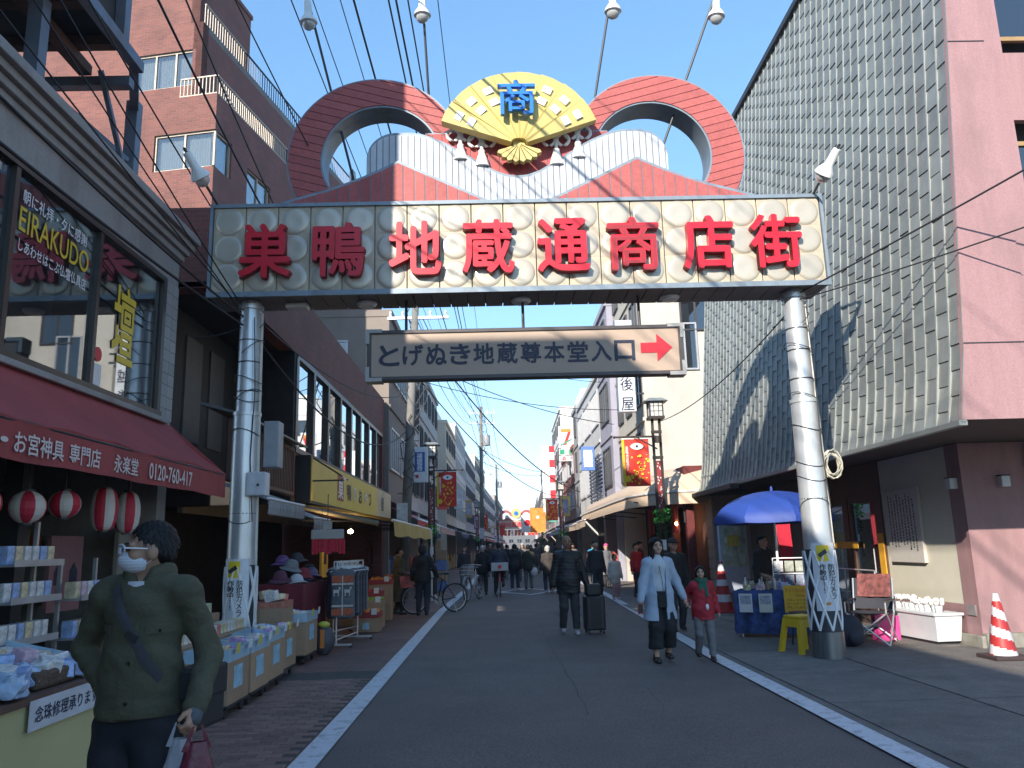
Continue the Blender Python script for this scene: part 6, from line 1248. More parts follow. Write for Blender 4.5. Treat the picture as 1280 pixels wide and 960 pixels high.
# clothes racks
def clothes_rack(x, y, label, rz, n, cols, vest=False, L=1.2):
    t = thing('clothes_rack', label, 'clothes rack', (x, y, .02), rz); mw2 = mat('rack_white', (.55, .55, .56), .4, .3)
    for a in (-L/2, L/2):
        MB().tube([(0, a, .06), (0, a, 1.30)], .014, 6).build('post', mw2, t); MB().bar((-.25, a, .05), (.25, a, .05), .03).build('foot', mw2, t)
        for b in (-.24, .24): MB().lathe([(.001, -.012), (.025, -.012), (.025, .012), (.001, .012)], (b, a, .027), 10, 'Y').build('caster', M_dark, t)
    MB().tube([(0, -L/2, 1.30), (0, L/2, 1.30)], .014, 6).build('rail', mw2, t); MB().tube([(0, -L/2, .12), (0, L/2, .12)], .012, 6).build('low_bar', mw2, t)
    return t
def garment(rack, yl, col, label, w=.38, h=.74, rz=0., x=0., zt=1.24):
    p = Matrix.Rotation(rack.rotation_euler[2], 3, 'Z') @ Vector((x, yl, 0)); t = thing('garment', label, 'garment', (rack.location.x+p.x, rack.location.y+p.y, .02), rack.rotation_euler[2]+rz)
    MB().tube([(-.2, 0, zt-.08), (-.02, 0, zt-.01), (0, 0, zt+.02), (.02, 0, zt+.07)], .006, 5).tube([(.2, 0, zt-.08), (.02, 0, zt-.01)], .006, 5).build('hanger', M_white, t)
    g2 = []
    prof = [(0, .06), (.03, .19), (.10, .24), (.18, .21), (.5, .215), (1, .22)]
    for v, hw in prof:
        row = []
        for i in range(17):
            a = 2*math.pi*i/16; row.append((hw*w/.44*math.cos(a), (.035+.03*v)*math.sin(a)*(1+.25*math.sin(3*a+yl*9)), zt-.03-h*v))
        g2.append(row)
    MB().sheet(g2).build('cloth', col, t, fix=False, smooth=True); return t
rk = clothes_rack(-2.52, 13.65, 'rolling clothes rack with dark garments before the hat stall', R(-6), 0, None)
GC = [(.03, .035, .05), (.10, .11, .13), (.05, .05, .06), (.14, .14, .16), (.025, .025, .03), (.08, .07, .10), (.16, .15, .15), (.05, .06, .09), (.11, .10, .10)]
for k in range(13):
    garment(rk, -.5+.085*k, mat('garment_%d' % (k % 9), GC[k % 9], .85, var=.5, vs=16, bump=.2), '%s garment hanging on the rolling rack, number %s from the hat stall' % (['navy', 'grey', 'charcoal', 'light grey', 'black', 'dark purple', 'pale grey', 'slate', 'dun'][k % 9], ['one', 'two', 'three', 'four', 'five', 'six', 'seven', 'eight', 'nine', 'ten', 'eleven', 'twelve', 'thirteen'][k]), rz=R(8), h=.74+.05*math.sin(k))
vt = garment(rk, -.62, mat('knit_grey', (.12, .13, .15), .9, var=.3, vs=25), 'patterned grey and orange knitted vest hung at the front of the rack', .37, .74, R(15), .1)
for z, h_, c in ((.52, .10, (.40, .10, .05)), (.645, .03, (.5, .45, .4)), (1.02, .10, (.40, .10, .05)), (.98, .03, (.5, .45, .4))): MB().box(-.165, .165, -.082, -.066, z-.02, z+h_-.02).build('knit_band', mat('knit_%d' % int(c[2]*100), c, .9, var=.4, vs=40), vt)
for a in (-.09, .08): MB().box(a-.05, a+.04, -.085, -.068, .84, .89).box(a-.045, a-.03, -.085, -.068, .79, .839).box(a+.02, a+.035, -.085, -.068, .79, .839).box(a+.03, a+.06, -.085, -.068, .891, .93).build('deer_motif', mat('knit_white', (.5, .48, .45), .9), vt)
MB().box(-.008, .008, -.09, -.07, .5, 1.1).build('zip', mat('knit_white'), vt)
rk2 = clothes_rack(-2.75, 15.0, 'second clothes rack with pale tags behind the first', R(-15), 0, None)
for k in range(11): garment(rk2, -.45+.085*k, mat('garment_b%d' % (k % 5), [(.3, .3, .33), (.05, .05, .06), (.25, .12, .12), (.4, .38, .34), (.1, .12, .16)][k % 5], .85, var=.4, vs=16), '%s garment on the second clothes rack, number %s along' % (['silver', 'black', 'wine', 'beige', 'steel blue'][k % 5], ['one', 'two', 'three', 'four', 'five', 'six', 'seven', 'eight', 'nine', 'ten', 'eleven'][k]), rz=R(5))
# fruit shop
random.seed(19)
FC = {'orange': ((.62, .18, .02), 'oranges'), 'green': ((.25, .38, .03), 'green fruit'), 'apple': ((.45, .03, .03), 'red apples'), 'yellow': ((.66, .45, .04), 'yellow fruit')}
def crate(x, y, z, kind, label, rows=3):
    t = thing('fruit_crate', label, 'crate', (x, y, .02)); MB().box(-.24, .24, -.2, .2, 0, z, b=.004).build('stand', M_card, t); MB().box(-.25, .25, -.21, -.2, z, z+.1).box(-.25, .25, .2, .21, z, z+.1).box(-.25, -.24, -.2, .2, z, z+.1).box(.24, .25, -.2, .2, z, z+.1).build('crate_side', mat('crate_red', (.35, .04, .04), .6) if kind != 'green' else M_card, t)
    MB().box(.1, .2, -.215, -.211, z+.06, z+.17).build('price_card', Wt, t); MB().box(-.06, .06, -.217, -.2115, z-.2, z-.08).build('label_patch', mat('label_blue', (.3, .5, .62), .6, var=.4, vs=12), t)
    bm_ = MB().ball((0, 0, 0), .045, 10, 7).mesh('fruit', smooth=True); bm_.materials.append(mat('fruit_'+kind, FC[kind][0], .45, var=.25, vs=6, rnd=.15))
    for i in range(5):
        for j in range(4): link('fruit', bm_, None, t, (-.18+.09*i+random.uniform(-.01, .01), -.14+.093*j, z+.07+random.uniform(0, .05)))
crates = [(-2.55, 16.4, .42, 'green', 'crate of green fruit at the front of the fruit shop'), (-2.7, 17.2, .55, 'apple', 'crate of red apples behind the green fruit'), (-2.6, 18.0, .75, 'orange', 'raised crate of oranges in the fruit shop'), (-3.1, 16.9, .85, 'orange', 'upper crate of oranges near the racks'), (-3.2, 18.0, .9, 'apple', 'upper crate of red apples under the yellow awning'), (-2.75, 20.6, .6, 'yellow', 'crate of yellow fruit behind the woman in olive'), (-2.8, 21.8, .7, 'orange', 'crate of oranges at the far end of the fruit shop'), (-2.5, 15.6, .25, 'orange', 'low box of oranges at the near corner of the fruit shop')]
for c in crates: crate(*c)
for k, (x, y, n_) in enumerate(((-2.2, 29.5, 4), (-2.5, 31, 5))):
    for j in range(n_): t = thing('carton', 'blue and brown stacked carton beyond the yellow awning, %s stack, level %s' % (['near', 'far'][k], ['one', 'two', 'three', 'four', 'five'][j]), 'carton', (x, y, .012+.36*j), random.uniform(-.06, .06)); MB().box(-.3, .3, -.25, .25, 0, .35, b=.008).build('body', M_card if (j+k) % 2 else mat('carton_blue', (.12, .2, .42), .6, var=.4, vs=8), t); MB().box(-.31, .31, -.06, .06, .345, .352).build('tape', mat('tape', (.4, .33, .2), .4), t)
# bags near the hat stall
t = thing('goods_bag', 'grey bag with orange and yellow trim under the hook board', 'bag', (-2.62, 12.35, .02)); MB().ball((0, 0, .2), (.16, .13, .22), 14, 9).build('sack', mat('bag_grey', (.07, .07, .08), .5, bump=.4, bs=16), t, smooth=True); MB().box(-.03, .03, -.14, -.12, .1, .36).build('orange_trim', mat('trim_orange2', (.65, .2, .04), .6), t); MB().ball((0, -.02, .42), (.09, .08, .05), 10, 6).build('yellow_top', mat('trim_lime', (.5, .5, .06), .6), t)

random.seed(66)
for k in range(22):
    c = random.choice((0, 1, 2, 3, 4, 5, 7)); x_, y_, z_ = on_stall(random.uniform(-.7, .7), random.uniform(-.3, .25))
    o = link('packet', pack(c, .10, .08, round(random.uniform(.06, .14), 2)), None, None, (x_, y_, z_), (0, 0, random.uniform(0, 3))); tag(o, '%s packet on the stall under the blue parasol' % PN[c], 'packet', '%s packets on the parasol stall' % PN[c])
# ------------------------------------------------------------------ people (smooth-blended volumes meshed as one surface each)
def nets(F, org, h):
    s = F < 0
    c = np.zeros(tuple(n-1 for n in F.shape), np.int8)
    for a in (0, 1):
        for b in (0, 1):
            for d in (0, 1): c += s[a:F.shape[0]-1+a, b:F.shape[1]-1+b, d:F.shape[2]-1+d]
    act = (c > 0) & (c < 8); idx = np.full(act.shape, -1, np.int32); I = np.argwhere(act); idx[act] = np.arange(len(I))
    pos = np.zeros((len(I), 3)); cnt = np.zeros((len(I), 1)); C8 = [(a, b, d) for a in (0, 1) for b in (0, 1) for d in (0, 1)]
    for o0 in C8:
        for ax in range(3):
            if o0[ax]: continue
            o1 = list(o0); o1[ax] = 1
            f0 = F[I[:, 0]+o0[0], I[:, 1]+o0[1], I[:, 2]+o0[2]]; f1 = F[I[:, 0]+o1[0], I[:, 1]+o1[1], I[:, 2]+o1[2]]
            m_ = (f0 < 0) != (f1 < 0); t = np.where(m_, f0/np.where(m_, f0-f1, 1), 0)[:, None]
            pos += m_[:, None]*(np.array(o0)+t*(np.array(o1)-np.array(o0))); cnt += m_[:, None]
    V_ = np.array(org)+h*(I+pos/np.maximum(cnt, 1)); Q = []
    for ax in range(3):
        b, d = (ax+1) % 3, (ax+2) % 3
        sl = [slice(None)]*3; s0 = [slice(None)]*3; s1 = [slice(None)]*3; s0[ax] = slice(0, -1); s1[ax] = slice(1, None); s0[b] = s1[b] = slice(1, -1); s0[d] = s1[d] = slice(1, -1)
        A = s[tuple(s0)]; m_ = A != s[tuple(s1)]; E_ = np.argwhere(m_); fl = A[m_]; E_[:, b] += 1; E_[:, d] += 1
        def cell(db, dd): q = E_.copy(); q[:, b] -= db; q[:, d] -= dd; return idx[q[:, 0], q[:, 1], q[:, 2]]
        q = np.stack([cell(1, 1), cell(0, 1), cell(0, 0), cell(1, 0)], 1); q[~fl] = q[~fl][:, ::-1]; Q.append(q)
    return V_, np.concatenate(Q)
def cap(a, b, ra, rb=None, k=.02, sq=None): return ('c', np.array(a, float), np.array(b, float), ra, ra if rb is None else rb, k, sq)
def ell(c, r, k=.02, rot=None): return ('e', np.array(c, float), np.array(r, float), rot, k)
def neg(p): return ('n', p)
def prim_eval(p, X):
    if p[0] == 'c':
        a, b, ra, rb, sq = p[1], p[2], p[3], p[4], p[6]; d = b-a; Y = X
        if sq is not None: q = np.array(sq); Y = (X-a)/q+a; d = d/q
        t = np.clip(((Y-a) @ d)/max(d @ d, 1e-9), 0, 1); return (np.linalg.norm(Y-a-t[..., None]*d, axis=-1)-(ra+(rb-ra)*t))*(min(sq) if sq is not None else 1)
    c, r, rot = p[1], p[2], p[3]; Y = X-c
    if rot is not None: Y = Y @ rot
    q = np.linalg.norm(Y/r, axis=-1); g = np.linalg.norm(Y/(r*r), axis=-1)
    return np.where(q < 1e-4, -r.min(), q*(q-1)/np.maximum(g, 1e-6))
def prim_box(p):
    if p[0] == 'c': m_ = max(p[3], p[4])*(max(p[6]) if p[6] is not None else 1); return np.minimum(p[1], p[2])-m_, np.maximum(p[1], p[2])+m_
    m_ = p[2] if p[3] is None else np.full(3, p[2].max()); return p[1]-m_, p[1]+m_
def sdf_mesh(prims, vox, cuts=(), disp=None):
    pos = [p for p in prims if p[0] != 'n']; bx = [prim_box(p) for p in pos]; lo = np.min([b[0] for b in bx], 0)-3*vox; hi = np.max([b[1] for b in bx], 0)+3*vox
    n = np.ceil((hi-lo)/vox).astype(int)+1; F = np.full(n, 9., np.float64)
    for p in prims:
        q = p[1] if p[0] == 'n' else p; k = q[-2] if q[0] == 'c' else q[4]; b0, b1 = prim_box(q); m_ = k+2.5*vox
        i0 = np.clip(np.floor((b0-m_-lo)/vox).astype(int), 0, n-1); i1 = np.clip(np.ceil((b1+m_-lo)/vox).astype(int)+1, 1, n)
        g = np.stack(np.meshgrid(*[lo[a]+vox*np.arange(i0[a], i1[a]) for a in range(3)], indexing='ij'), -1); d = prim_eval(q, g); S_ = tuple(slice(i0[a], i1[a]) for a in range(3)); f_ = F[S_]
        if p[0] == 'n': F[S_] = np.maximum(f_, -d); continue
        h_ = np.clip(.5+.5*(f_-d)/max(k, 1e-6), 0, 1); F[S_] = np.where(f_ > 5, d, f_*(1-h_)+d*h_-k*h_*(1-h_))
    if disp is not None or cuts:
        g = np.stack(np.meshgrid(*[lo[a]+vox*np.arange(n[a]) for a in range(3)], indexing='ij'), -1)
        if disp is not None: F += disp(g[..., 0], g[..., 1], g[..., 2])
        for c in cuts: F = np.maximum(F, c(g[..., 0], g[..., 1], g[..., 2]))
    F[0] = F[-1] = 9; F[:, 0] = F[:, -1] = 9; F[:, :, 0] = F[:, :, -1] = 9
    return nets(F, lo, vox)
def sdf_part(name, prims, vox, m_, par, cuts=(), disp=None, loc=(0, 0, 0), rot=(0, 0, 0)):
    V_, Q = sdf_mesh(prims, vox, cuts, disp)
    me = bpy.data.meshes.new(name); me.from_pydata(V_.tolist(), [], Q.tolist()); me.shade_smooth()
    return link(name, me, m_, par, loc, rot)
def ik(S_, T, l1, l2, hint):
    S_, T = np.array(S_, float), np.array(T, float); d = T-S_; L = np.linalg.norm(d); u = d/L
    if L > (l1+l2)*.995: T = S_+u*(l1+l2)*.995; L = (l1+l2)*.995
    a = (l1*l1-l2*l2+L*L)/(2*L); hgt = math.sqrt(max(l1*l1-a*a, 0)); w = np.array(hint, float); w -= u*(w @ u); w /= np.linalg.norm(w)
    return S_+u*a+w*hgt, T
def hand_prims(Wr, d, side, out, s, curl=.5):
    """wrist, pointing direction, side dir of thumb, palm-normal; returns primitives"""
    d = np.array(d, float); d /= np.linalg.norm(d); t = np.array(side, float); t -= d*(t @ d); t /= np.linalg.norm(t); n = np.cross(d, t); n *= np.sign(n @ np.array(out, float)) or 1
    P = [cap(Wr, Wr+d*.03*s, .024*s, .028*s, .008*s, None)]
    for j, (o, l) in enumerate(((.026, .040), (.009, .046), (-.009, .043), (-.025, .034))):
        b = Wr+d*.075*s+t*o*s; P.append(cap(Wr+d*.012*s+t*o*.7*s, b, .0125*s, .0115*s, .010*s))
        m1 = b+(d*math.cos(curl)+n*math.sin(curl))*l*.62*s; m2 = m1+(d*math.cos(curl*2.1)+n*math.sin(curl*2.1))*l*.52*s
        P += [cap(b, m1, .0095*s, .009*s, .004*s), cap(m1, m2, .009*s, .0072*s, .003*s)]
    b = Wr+d*.02*s+t*.024*s; m1 = b+(d*.6+t*.65+n*.25)*.038*s; P += [cap(b, m1, .013*s, .011*s, .008*s), cap(m1, m1+(d*.85+t*.1+n*.45)*.030*s, .0105*s, .008*s, .003*s)]
    return P
SK = {'light': (.50, .31, .22), 'mid': (.42, .25, .175), 'tan': (.34, .19, .125)}
def cloth(name, c, rough=.85, var=.12, **k): return mat('wear_'+name, c, rough, var=var, vs=7, bump=.15, bs=120, **k)
M_eye = mat('eye_dark', (.012, .009, .008), .25); M_lip = mat('lip', (.34, .12, .11), .55)
M_hairb = mat('hair_black', (.010, .009, .009), .6, var=.15, vs=30, spec=.25); M_hairg = mat('hair_grey', (.42, .40, .38), .6, var=.2, vs=30); M_shoe = mat('shoe_black', (.02, .018, .018), .4); M_sole = mat('sole_white', (.5, .5, .5), .6)
def person(label, x, y, face, H, coat, trs, vox, coat_len=.46, bulk=1., stride=.0, lead=1, arms=None, hair='short', hairm=None, skin='light', shoe=None, head_turn=0., lean=0., puffy=0., wide=0., shoulders=.112, female=False, open_front=None, disp_amp=.003, group=None, tilt=0., z0=.012, name='person', legs=None, hood=False, skirt=False, fat=1., up=0., slv=1.):
    """face: heading in degrees, 0 looks towards the viewer (-y), 180 away"""
    t = thing(name, label, 'person', (x, y, z0), R(face), group); s = H
    skm = mat('skin_'+skin, SK[skin], .55, var=.08, vs=9)
    shoulders = shoulders*.84; sh = [np.array([-shoulders, 0.0+lean*-.3, .788+up])*s, np.array([shoulders, lean*-.3, .788+up])*s]   # viewer-left, viewer-right when facing viewer
    hip = [np.array([-.052, 0, .50])*s, np.array([.052, 0, .50])*s]
    fy = [-stride*lead, stride*lead]
    ank = [np.array([-.055-.01, fy[0], .045+max(0, fy[0])*.35])*s, np.array([.055+.01, fy[1], .045+max(0, fy[1])*.35])*s]
    if legs: ank = [np.array(a)*s for a in legs]
    kn = [ik(hip[i], ank[i], .235*s, .225*s, (0, -1, 0))[0] for i in (0, 1)]
    arms = arms or {}
    wr, el, hd = [], [], []
    for i, sg in ((0, -1), (1, 1)):
        T = np.array(arms.get(i, (sg*.155, -.01+fy[1-i]*.35, .475)))*s
        e, w = ik(sh[i], T, .165*s, .15*s, arms.get('h%d' % i, (sg*.25, 1, -.1))); el.append(e); wr.append(w); hd.append(w-e)
    hc = np.array([0, lean*-.42, 0])*s; ct, st_ = math.cos(R(head_turn)), math.sin(R(head_turn)); Rh = np.array([[ct, -st_, 0], [st_, ct, 0], [0, 0, 1]])
    def hp(a): v = np.array(a)*s; piv = np.array([0, .004, .90])*s; return Rh @ (v-piv)+piv+hc
    B = [ell(hp((0, .006, .938)), np.array((.0455, .055, .056))*s, .02*s, Rh), ell(hp((0, -.014, .903)), np.array((.036, .040, .040))*s, .02*s, Rh), cap(hp((0, -.030, .884)), hp((0, -.034, .884)), .020*s, None, .018*s),
         cap(np.array((0, .012, .825))*s+hc*.7, hp((0, .008, .905)), .033*s, .030*s, .02*s), cap(hp((0, -.050, .930)), hp((0, -.062, .908)), .0055*s, .0105*s, .006*s), cap(hp((-.007, -.058, .906)), hp((.007, -.058, .906)), .0065*s, None, .005*s)]
    for sg in (-1, 1): B += [ell(hp((sg*.046, .004, .917)), np.array((.007, .014, .020))*s, .006*s, Rh), cap(hp((sg*.010, -.049, .938)), hp((sg*.026, -.045, .937)), .006*s, None, .008*s), ell(hp((sg*.024, -.034, .908)), np.array((.014, .014, .014))*s, .012*s, Rh)]
    B += [cap(hp((-.012, -.049, .8905)), hp((.012, -.049, .8905)), .0055*s, None, .006*s)]
    B += [cap((0, 0, .56*s), (0, lean*-.2*s, .76*s), .065*s, .07*s, .03*s, (1.15, .8, 1)), cap(sh[0], sh[1], .030*s, None, .03*s)]
    for i, sg in ((0, -1), (1, 1)):
        B += [cap(sh[i], el[i], .026*s, .022*s, .02*s), cap(el[i], wr[i], .022*s, .0165*s, .015*s), cap(hip[i], kn[i], .044*s, .032*s, .03*s), cap(kn[i], ank[i], .031*s, .022*s, .02*s)]
        d = hd[i]/np.linalg.norm(hd[i]); B += hand_prims(wr[i]+d*.008*s, d, arms.get('t%d' % i, (0, -1, 0)), arms.get('n%d' % i, (-sg, 0, 0)), s*.60, arms.get('c%d' % i, .45))
    Eh = [neg(ell(hp((sg*.0185, -.0555, .926)), np.array((.0105, .008, .0065))*s, .001, Rh)) for sg in (-1, 1)]
    sdf_part('body', B+Eh, vox, skm, t)
    if vox < .016:
        for sg in (-1, 1):
            eo = MB().ball((0, 0, 0), (.0085*s, .006*s, .0045*s), 10, 7).build('eye', M_eye, t, hp((sg*.0185, -.0498, .926)), (0, 0, R(head_turn)), smooth=True)
            MB().bar((-.013*s, 0, 0), (.013*s, 0, .001*s), .004*s, .005*s).build('eyebrow', M_hairb, t, hp((sg*.0195, -.0525, .9395)), (0, 0, R(head_turn)))
        MB().ball((0, 0, 0), (.014*s, .006*s, .0048*s), 10, 7).build('mouth', M_lip, t, hp((0, -.0525, .8905)), (0, 0, R(head_turn)), smooth=True)
    # hair
    hm = hairm or M_hairb
    if hair in ('short', 'crop', 'long', 'bob'):
        Hp = [ell(hp((0, .012, .948)), np.array((.0490, .0570, .0515))*s, .015*s, Rh)]
        if hair == 'crop': Hp += [ell(hp((0, .030, .92)), np.array((.045, .036, .04))*s, .02*s, Rh)]
        elif hair == 'short': Hp += [ell(hp((0, .030, .92)), np.array((.045, .036, .04))*s, .02*s, Rh), cap(hp((-.030, -.036, .968)), hp((.022, -.040, .972)), .012*s, None, .015*s)]
        else:
            zb = .80 if hair == 'long' else .872
            for sg in (-1, 1): Hp += [cap(hp((sg*.036, .005, .945)), hp((sg*.044, -.006, zb+.02)), .021*s, .019*s, .02*s, (1, 1.15, 1)), cap(hp((sg*.036, -.020, .958)), hp((sg*.047, -.020, zb+.05)), .012*s, .013*s, .015*s)]
            Hp += [cap(hp((0, .035, .93)), hp((0, .040, zb+.01)), .040*s, .034*s, .02*s, (1.1, .75, 1)), cap(hp((-.008, -.044, .978)), hp((-.036, -.036, .955)), .011*s, .008*s, .012*s), cap(hp((-.008, -.044, .978)), hp((.030, -.036, .960)), .011*s, .008*s, .012*s)]
        fc = neg(ell(hp((0, -.064, .912)), np.array((.043, .047, .058))*s, .001, Rh)); fr2 = np.linalg.inv(Rh)
        sdf_part('hair', Hp+[fc], vox*.9, hm, t, disp=lambda X, Y, Z: .0025*np.sin(X*260)*np.sin(Z*60+Y*150))
    elif hair in ('cap', 'beanie', 'hood'):
        Hp = [ell(hp((0, .010, .952)), np.array((.054, .062, .054))*s, .015*s, Rh)]
        if hair == 'cap': Hp += [ell(hp((0, -.060, .952)), np.array((.040, .040, .008))*s, .008*s, Rh)]
        if hair == 'hood': Hp += [ell(hp((0, .02, .915)), np.array((.056, .060, .07))*s, .02*s, Rh), neg(ell(hp((0, -.07, .91)), np.array((.036, .05, .052))*s, .001, Rh))]
        cz = hp((0, 0, .945 if hair != 'hood' else .85))[2]; sdf_part('hat' if hair != 'hood' else 'hood', Hp, vox, hm, t, [lambda X, Y, Z: cz-Z])
        if hair == 'cap': sdf_part('hair', [ell(hp((0, .020, .93)), np.array((.048, .048, .04))*s, .015*s, Rh), neg(ell(hp((0, -.05, .912)), np.array((.045, .056, .06))*s, .001, Rh))], vox, M_hairg, t)
    # coat
    b = bulk; Cp = [ell((0, lean*-.22*s, (.735+up*.8)*s), np.array((.094*b, .068*b*fat, .105))*s, .03*s), ell((0, lean*-.08*s-.004*s*fat, (.62+up*.5)*s), np.array((.098*b, .072*b*fat, .11))*s, .04*s), ell((0, 0, .54*s), np.array((.100*b, .074*b*fat, .09))*s, .04*s), cap(np.array((-.03, .004, .812+up))*s+hc*.5, sh[0]+[0, 0, -.002*s], .036*s, .036*s*b, .03*s), cap(np.array((.03, .004, .812+up))*s+hc*.5, sh[1]+[0, 0, -.002*s], .036*s, .036*s*b, .03*s), cap(np.array((0, .006, .80+up*.6))*s+hc*.6, np.array((0, .006, .842+up*.4))*s+hc*.7, .046*s, .042*s, .02*s)]
    if coat_len < .47:
        w = .100+.25*(.46-coat_len)*(.6 if not skirt else 1.1); my = (fy[0]+fy[1])*.5
        xw = .012 if wide else 0.; rw = .096 if wide else .072; Cp += [cap((-.03*s, 0, .52*s), ((-.045-xw)*s, fy[0]*.35*s, (coat_len-.07)*s), .072*s*b, rw*s*b*(1+.3*(.46-coat_len)), .06*s, (1, .95, 1)), cap((.03*s, 0, .52*s), ((.045+xw)*s, fy[1]*.35*s, (coat_len-.07)*s), .072*s*b, rw*s*b*(1+.3*(.46-coat_len)), .06*s, (1, .95, 1))]
    for i, sg in ((0, -1), (1, 1)):
        dd = (wr[i]-el[i])/np.linalg.norm(wr[i]-el[i]); Cp += [cap(sh[i], el[i], .040*s*b*slv, .035*s*b*slv, .022*s), cap(el[i], wr[i]-dd*.004*s, .036*s*b*slv, .027*s*b, .015*s)]
        Cp += [cap(np.array((sg*.028, .02, .835))*s+hc*.7, np.array((sg*.020, -.034, .800))*s+hc*.4, .016*s, .014*s, .012*s)]
    if hood: Cp += [ell(np.array((0, .052, .825))*s+hc*.6, np.array((.060, .036, .035))*s, .02*s)]
    hole = neg(cap(np.array((0, -.008, .825))*s+hc*.7, np.array((0, -.02, .95))*s+hc, .036*s, .045*s, .001))
    ops = [hole]
    oc = [lambda X, Y, Z: np.minimum(.043*s+.012*np.sin(Z*7)-np.abs(X+.004*s), -Y)] if open_front else []
    da = disp_amp
    def dsp(X, Y, Z):
        q = da*(np.sin(Z/s*62+X/s*25+2*np.sin(Y/s*17))*np.sin(X/s*30+Z/s*16+1.3)+.7*(1-2*np.abs(np.sin(Z/s*48-X/s*28+Y/s*30+1.5*np.sin(X/s*21)))**.7))
        if puffy: q = q-puffy*np.abs(np.sin((Z/s+.006*np.sin(X/s*9+1)+.004*np.sin(X/s*31))*math.pi/.034))
        return q
    hz = coat_len*s; sdf_part('coat', Cp+ops, vox, coat, t, [lambda X, Y, Z: hz-Z+.006*np.sin(X*14)]+oc, dsp)
    if open_front: sdf_part('jumper', [ell((0, -.002*s, .765*s), np.array((.086, .066, .065))*s, .03*s), ell((0, 0, .72*s), np.array((.085, .060, .11))*s, .03*s), ell((0, -.002*s, .60*s), np.array((.085, .064, .09))*s, .04*s), cap((0, .004*s, .79*s), (0, .004*s, .828*s), .045*s, .038*s, .02*s)], vox, open_front, t, [lambda X, Y, Z: .525*s-Z])
    # trousers
    if trs:
        Tp = [ell((0, 0, .525*s), np.array((.088, .066*fat, .07))*s, .03*s)]
        for i in (0, 1): Tp += [cap(hip[i], kn[i], .060*s, (.045+wide*.4)*s, .025*s), cap(kn[i], ank[i]+[0, .004*s, -.005*s], (.045+wide*.4)*s, (.036+wide)*s, .02*s)]
        zb = (.055 if wide < .008 else .105)*s; sdf_part('trousers', Tp, vox, trs, t, [lambda X, Y, Z: zb-Z], lambda X, Y, Z: .0025*np.sin(Z/s*80+X/s*40+Y/s*30))
    for i in (0, 1):
        p = ank[i]; zz = p[2]-.045*s; o = sdf_part('shoe', [cap(p+[0, .018*s, -.028*s], p+[0, -.060*s, -.032*s], .026*s, .024*s, .01*s), cap(p+[0, .01*s, -.02*s], p+[0, .006*s, .012*s], .026*s, .026*s, .015*s)], max(vox*.8, .006), shoe or M_shoe, t, [lambda X, Y, Z: zz-Z])
    if tilt: t.rotation_euler = (0, 0, R(face))
    info = dict(t=t, wr=wr, el=el, sh=sh, hp=hp, s=s, hd=hd); return info
def at_hand(info, i):
    d = info['hd'][i]/np.linalg.norm(info['hd'][i]); p = info['wr'][i]+d*.045*info['s']; M_ = Matrix.Rotation(info['t'].rotation_euler[2], 3, 'Z'); q = M_ @ Vector(p); return Vector(info['t'].location)+q
# --- woman in pale blue coat, holding the child's hand
wv = .0085
C_pale = cloth('pale_blue', (.36, .43, .53), .7); C_knit = cloth('pale_knit', (.50, .54, .58), .9); C_blk = cloth('black', (.012, .012, .014), .8, .3)
w_i = person('woman in an open pale blue coat and black wide trousers leading a child', 2.06, 10.66, 6, 1.56, C_pale, C_blk, wv, .33, 1.06, .045, 1, {0: (-.175, -.035, .47), 1: (.205, -.02, .50), 't0': (.3, -1, 0), 't1': (-.4, -1, 0), 'n0': (1, 0, 0)}, 'long', None, 'light', M_shoe, 4, wide=.030, shoulders=.106, open_front=C_knit, hood=True, disp_amp=.0025)
t = thing('phone', 'small red-edged phone in the right hand of the woman in pale blue', 'phone', at_hand(w_i, 0)+Vector((0, -.04, -.02)), R(10)); MB().box(-.035, .035, -.006, .006, -.075, .06, b=.004).build('case', mat('phone_red', (.4, .06, .05), .4), t); MB().box(-.03, .03, -.0085, -.0061, -.06, .05).build('screen', mat('screen_dark', (.03, .03, .04), .1), t)
t = w_i['t']; MB().tube([(-.04, -.03, 1.30), (-.01, -.115, 1.18), (.02, -.12, .98), (.02, -.125, .80)], .004, 5).build('neck_strap', M_dark, t)
t = thing('pouch', 'small black pouch hanging at the waist of the woman in pale blue', 'bag', (2.07, 10.52, .76), R(6)); MB().box(-.06, .06, -.02, .02, -.08, .08, b=.012).build('body', C_blk, t); MB().box(-.05, .05, -.024, -.019, -.0, .06, b=.002).build('flap', C_blk, t)
# --- child
C_red = cloth('red', (.36, .012, .025), .7); C_greyt = cloth('grey_trousers', (.16, .16, .165), .85)
c_i = person('child in a red jacket and green scarf holding the woman\'s hand', 2.62, 10.68, -4, 1.18, C_red, C_greyt, .0075, .42, 1.12, .075, -1, {0: (-.17, -.01, .60), 1: (.165, .0, .50), 'n1': (-1, 0, 0)}, 'bob', None, 'light', mat('shoe_brown', (.05, .025, .02), .5), -6, shoulders=.105)
sdf_part('scarf', [cap((.062*math.cos(a), .012-.066*math.sin(a), .985+.010*math.sin(3*a)), (.062*math.cos(a+.5), .012-.066*math.sin(a+.5), .985+.010*math.sin(3*a+1.5)), .026, None, .012) for a in np.arange(0, 6.3, .5)]+[cap((.03, -.065, .97), (.055, -.095, .80), .028, .022, .015, (1, .5, 1)), cap((-.01, -.07, .97), (-.03, -.085, .88), .028, .024, .015, (1, .5, 1))], .007, cloth('scarf_green', (.015, .11, .07), .9, .4), c_i['t'])
MB().ball((.04, -.115, .66), (.022, .012, .04), 10, 7).build('white_toy', M_white, c_i['t'], smooth=True); MB().tube([(.03, -.09, .8), (.04, -.115, .69)], .004, 5).build('toy_cord', M_dark, c_i['t'])
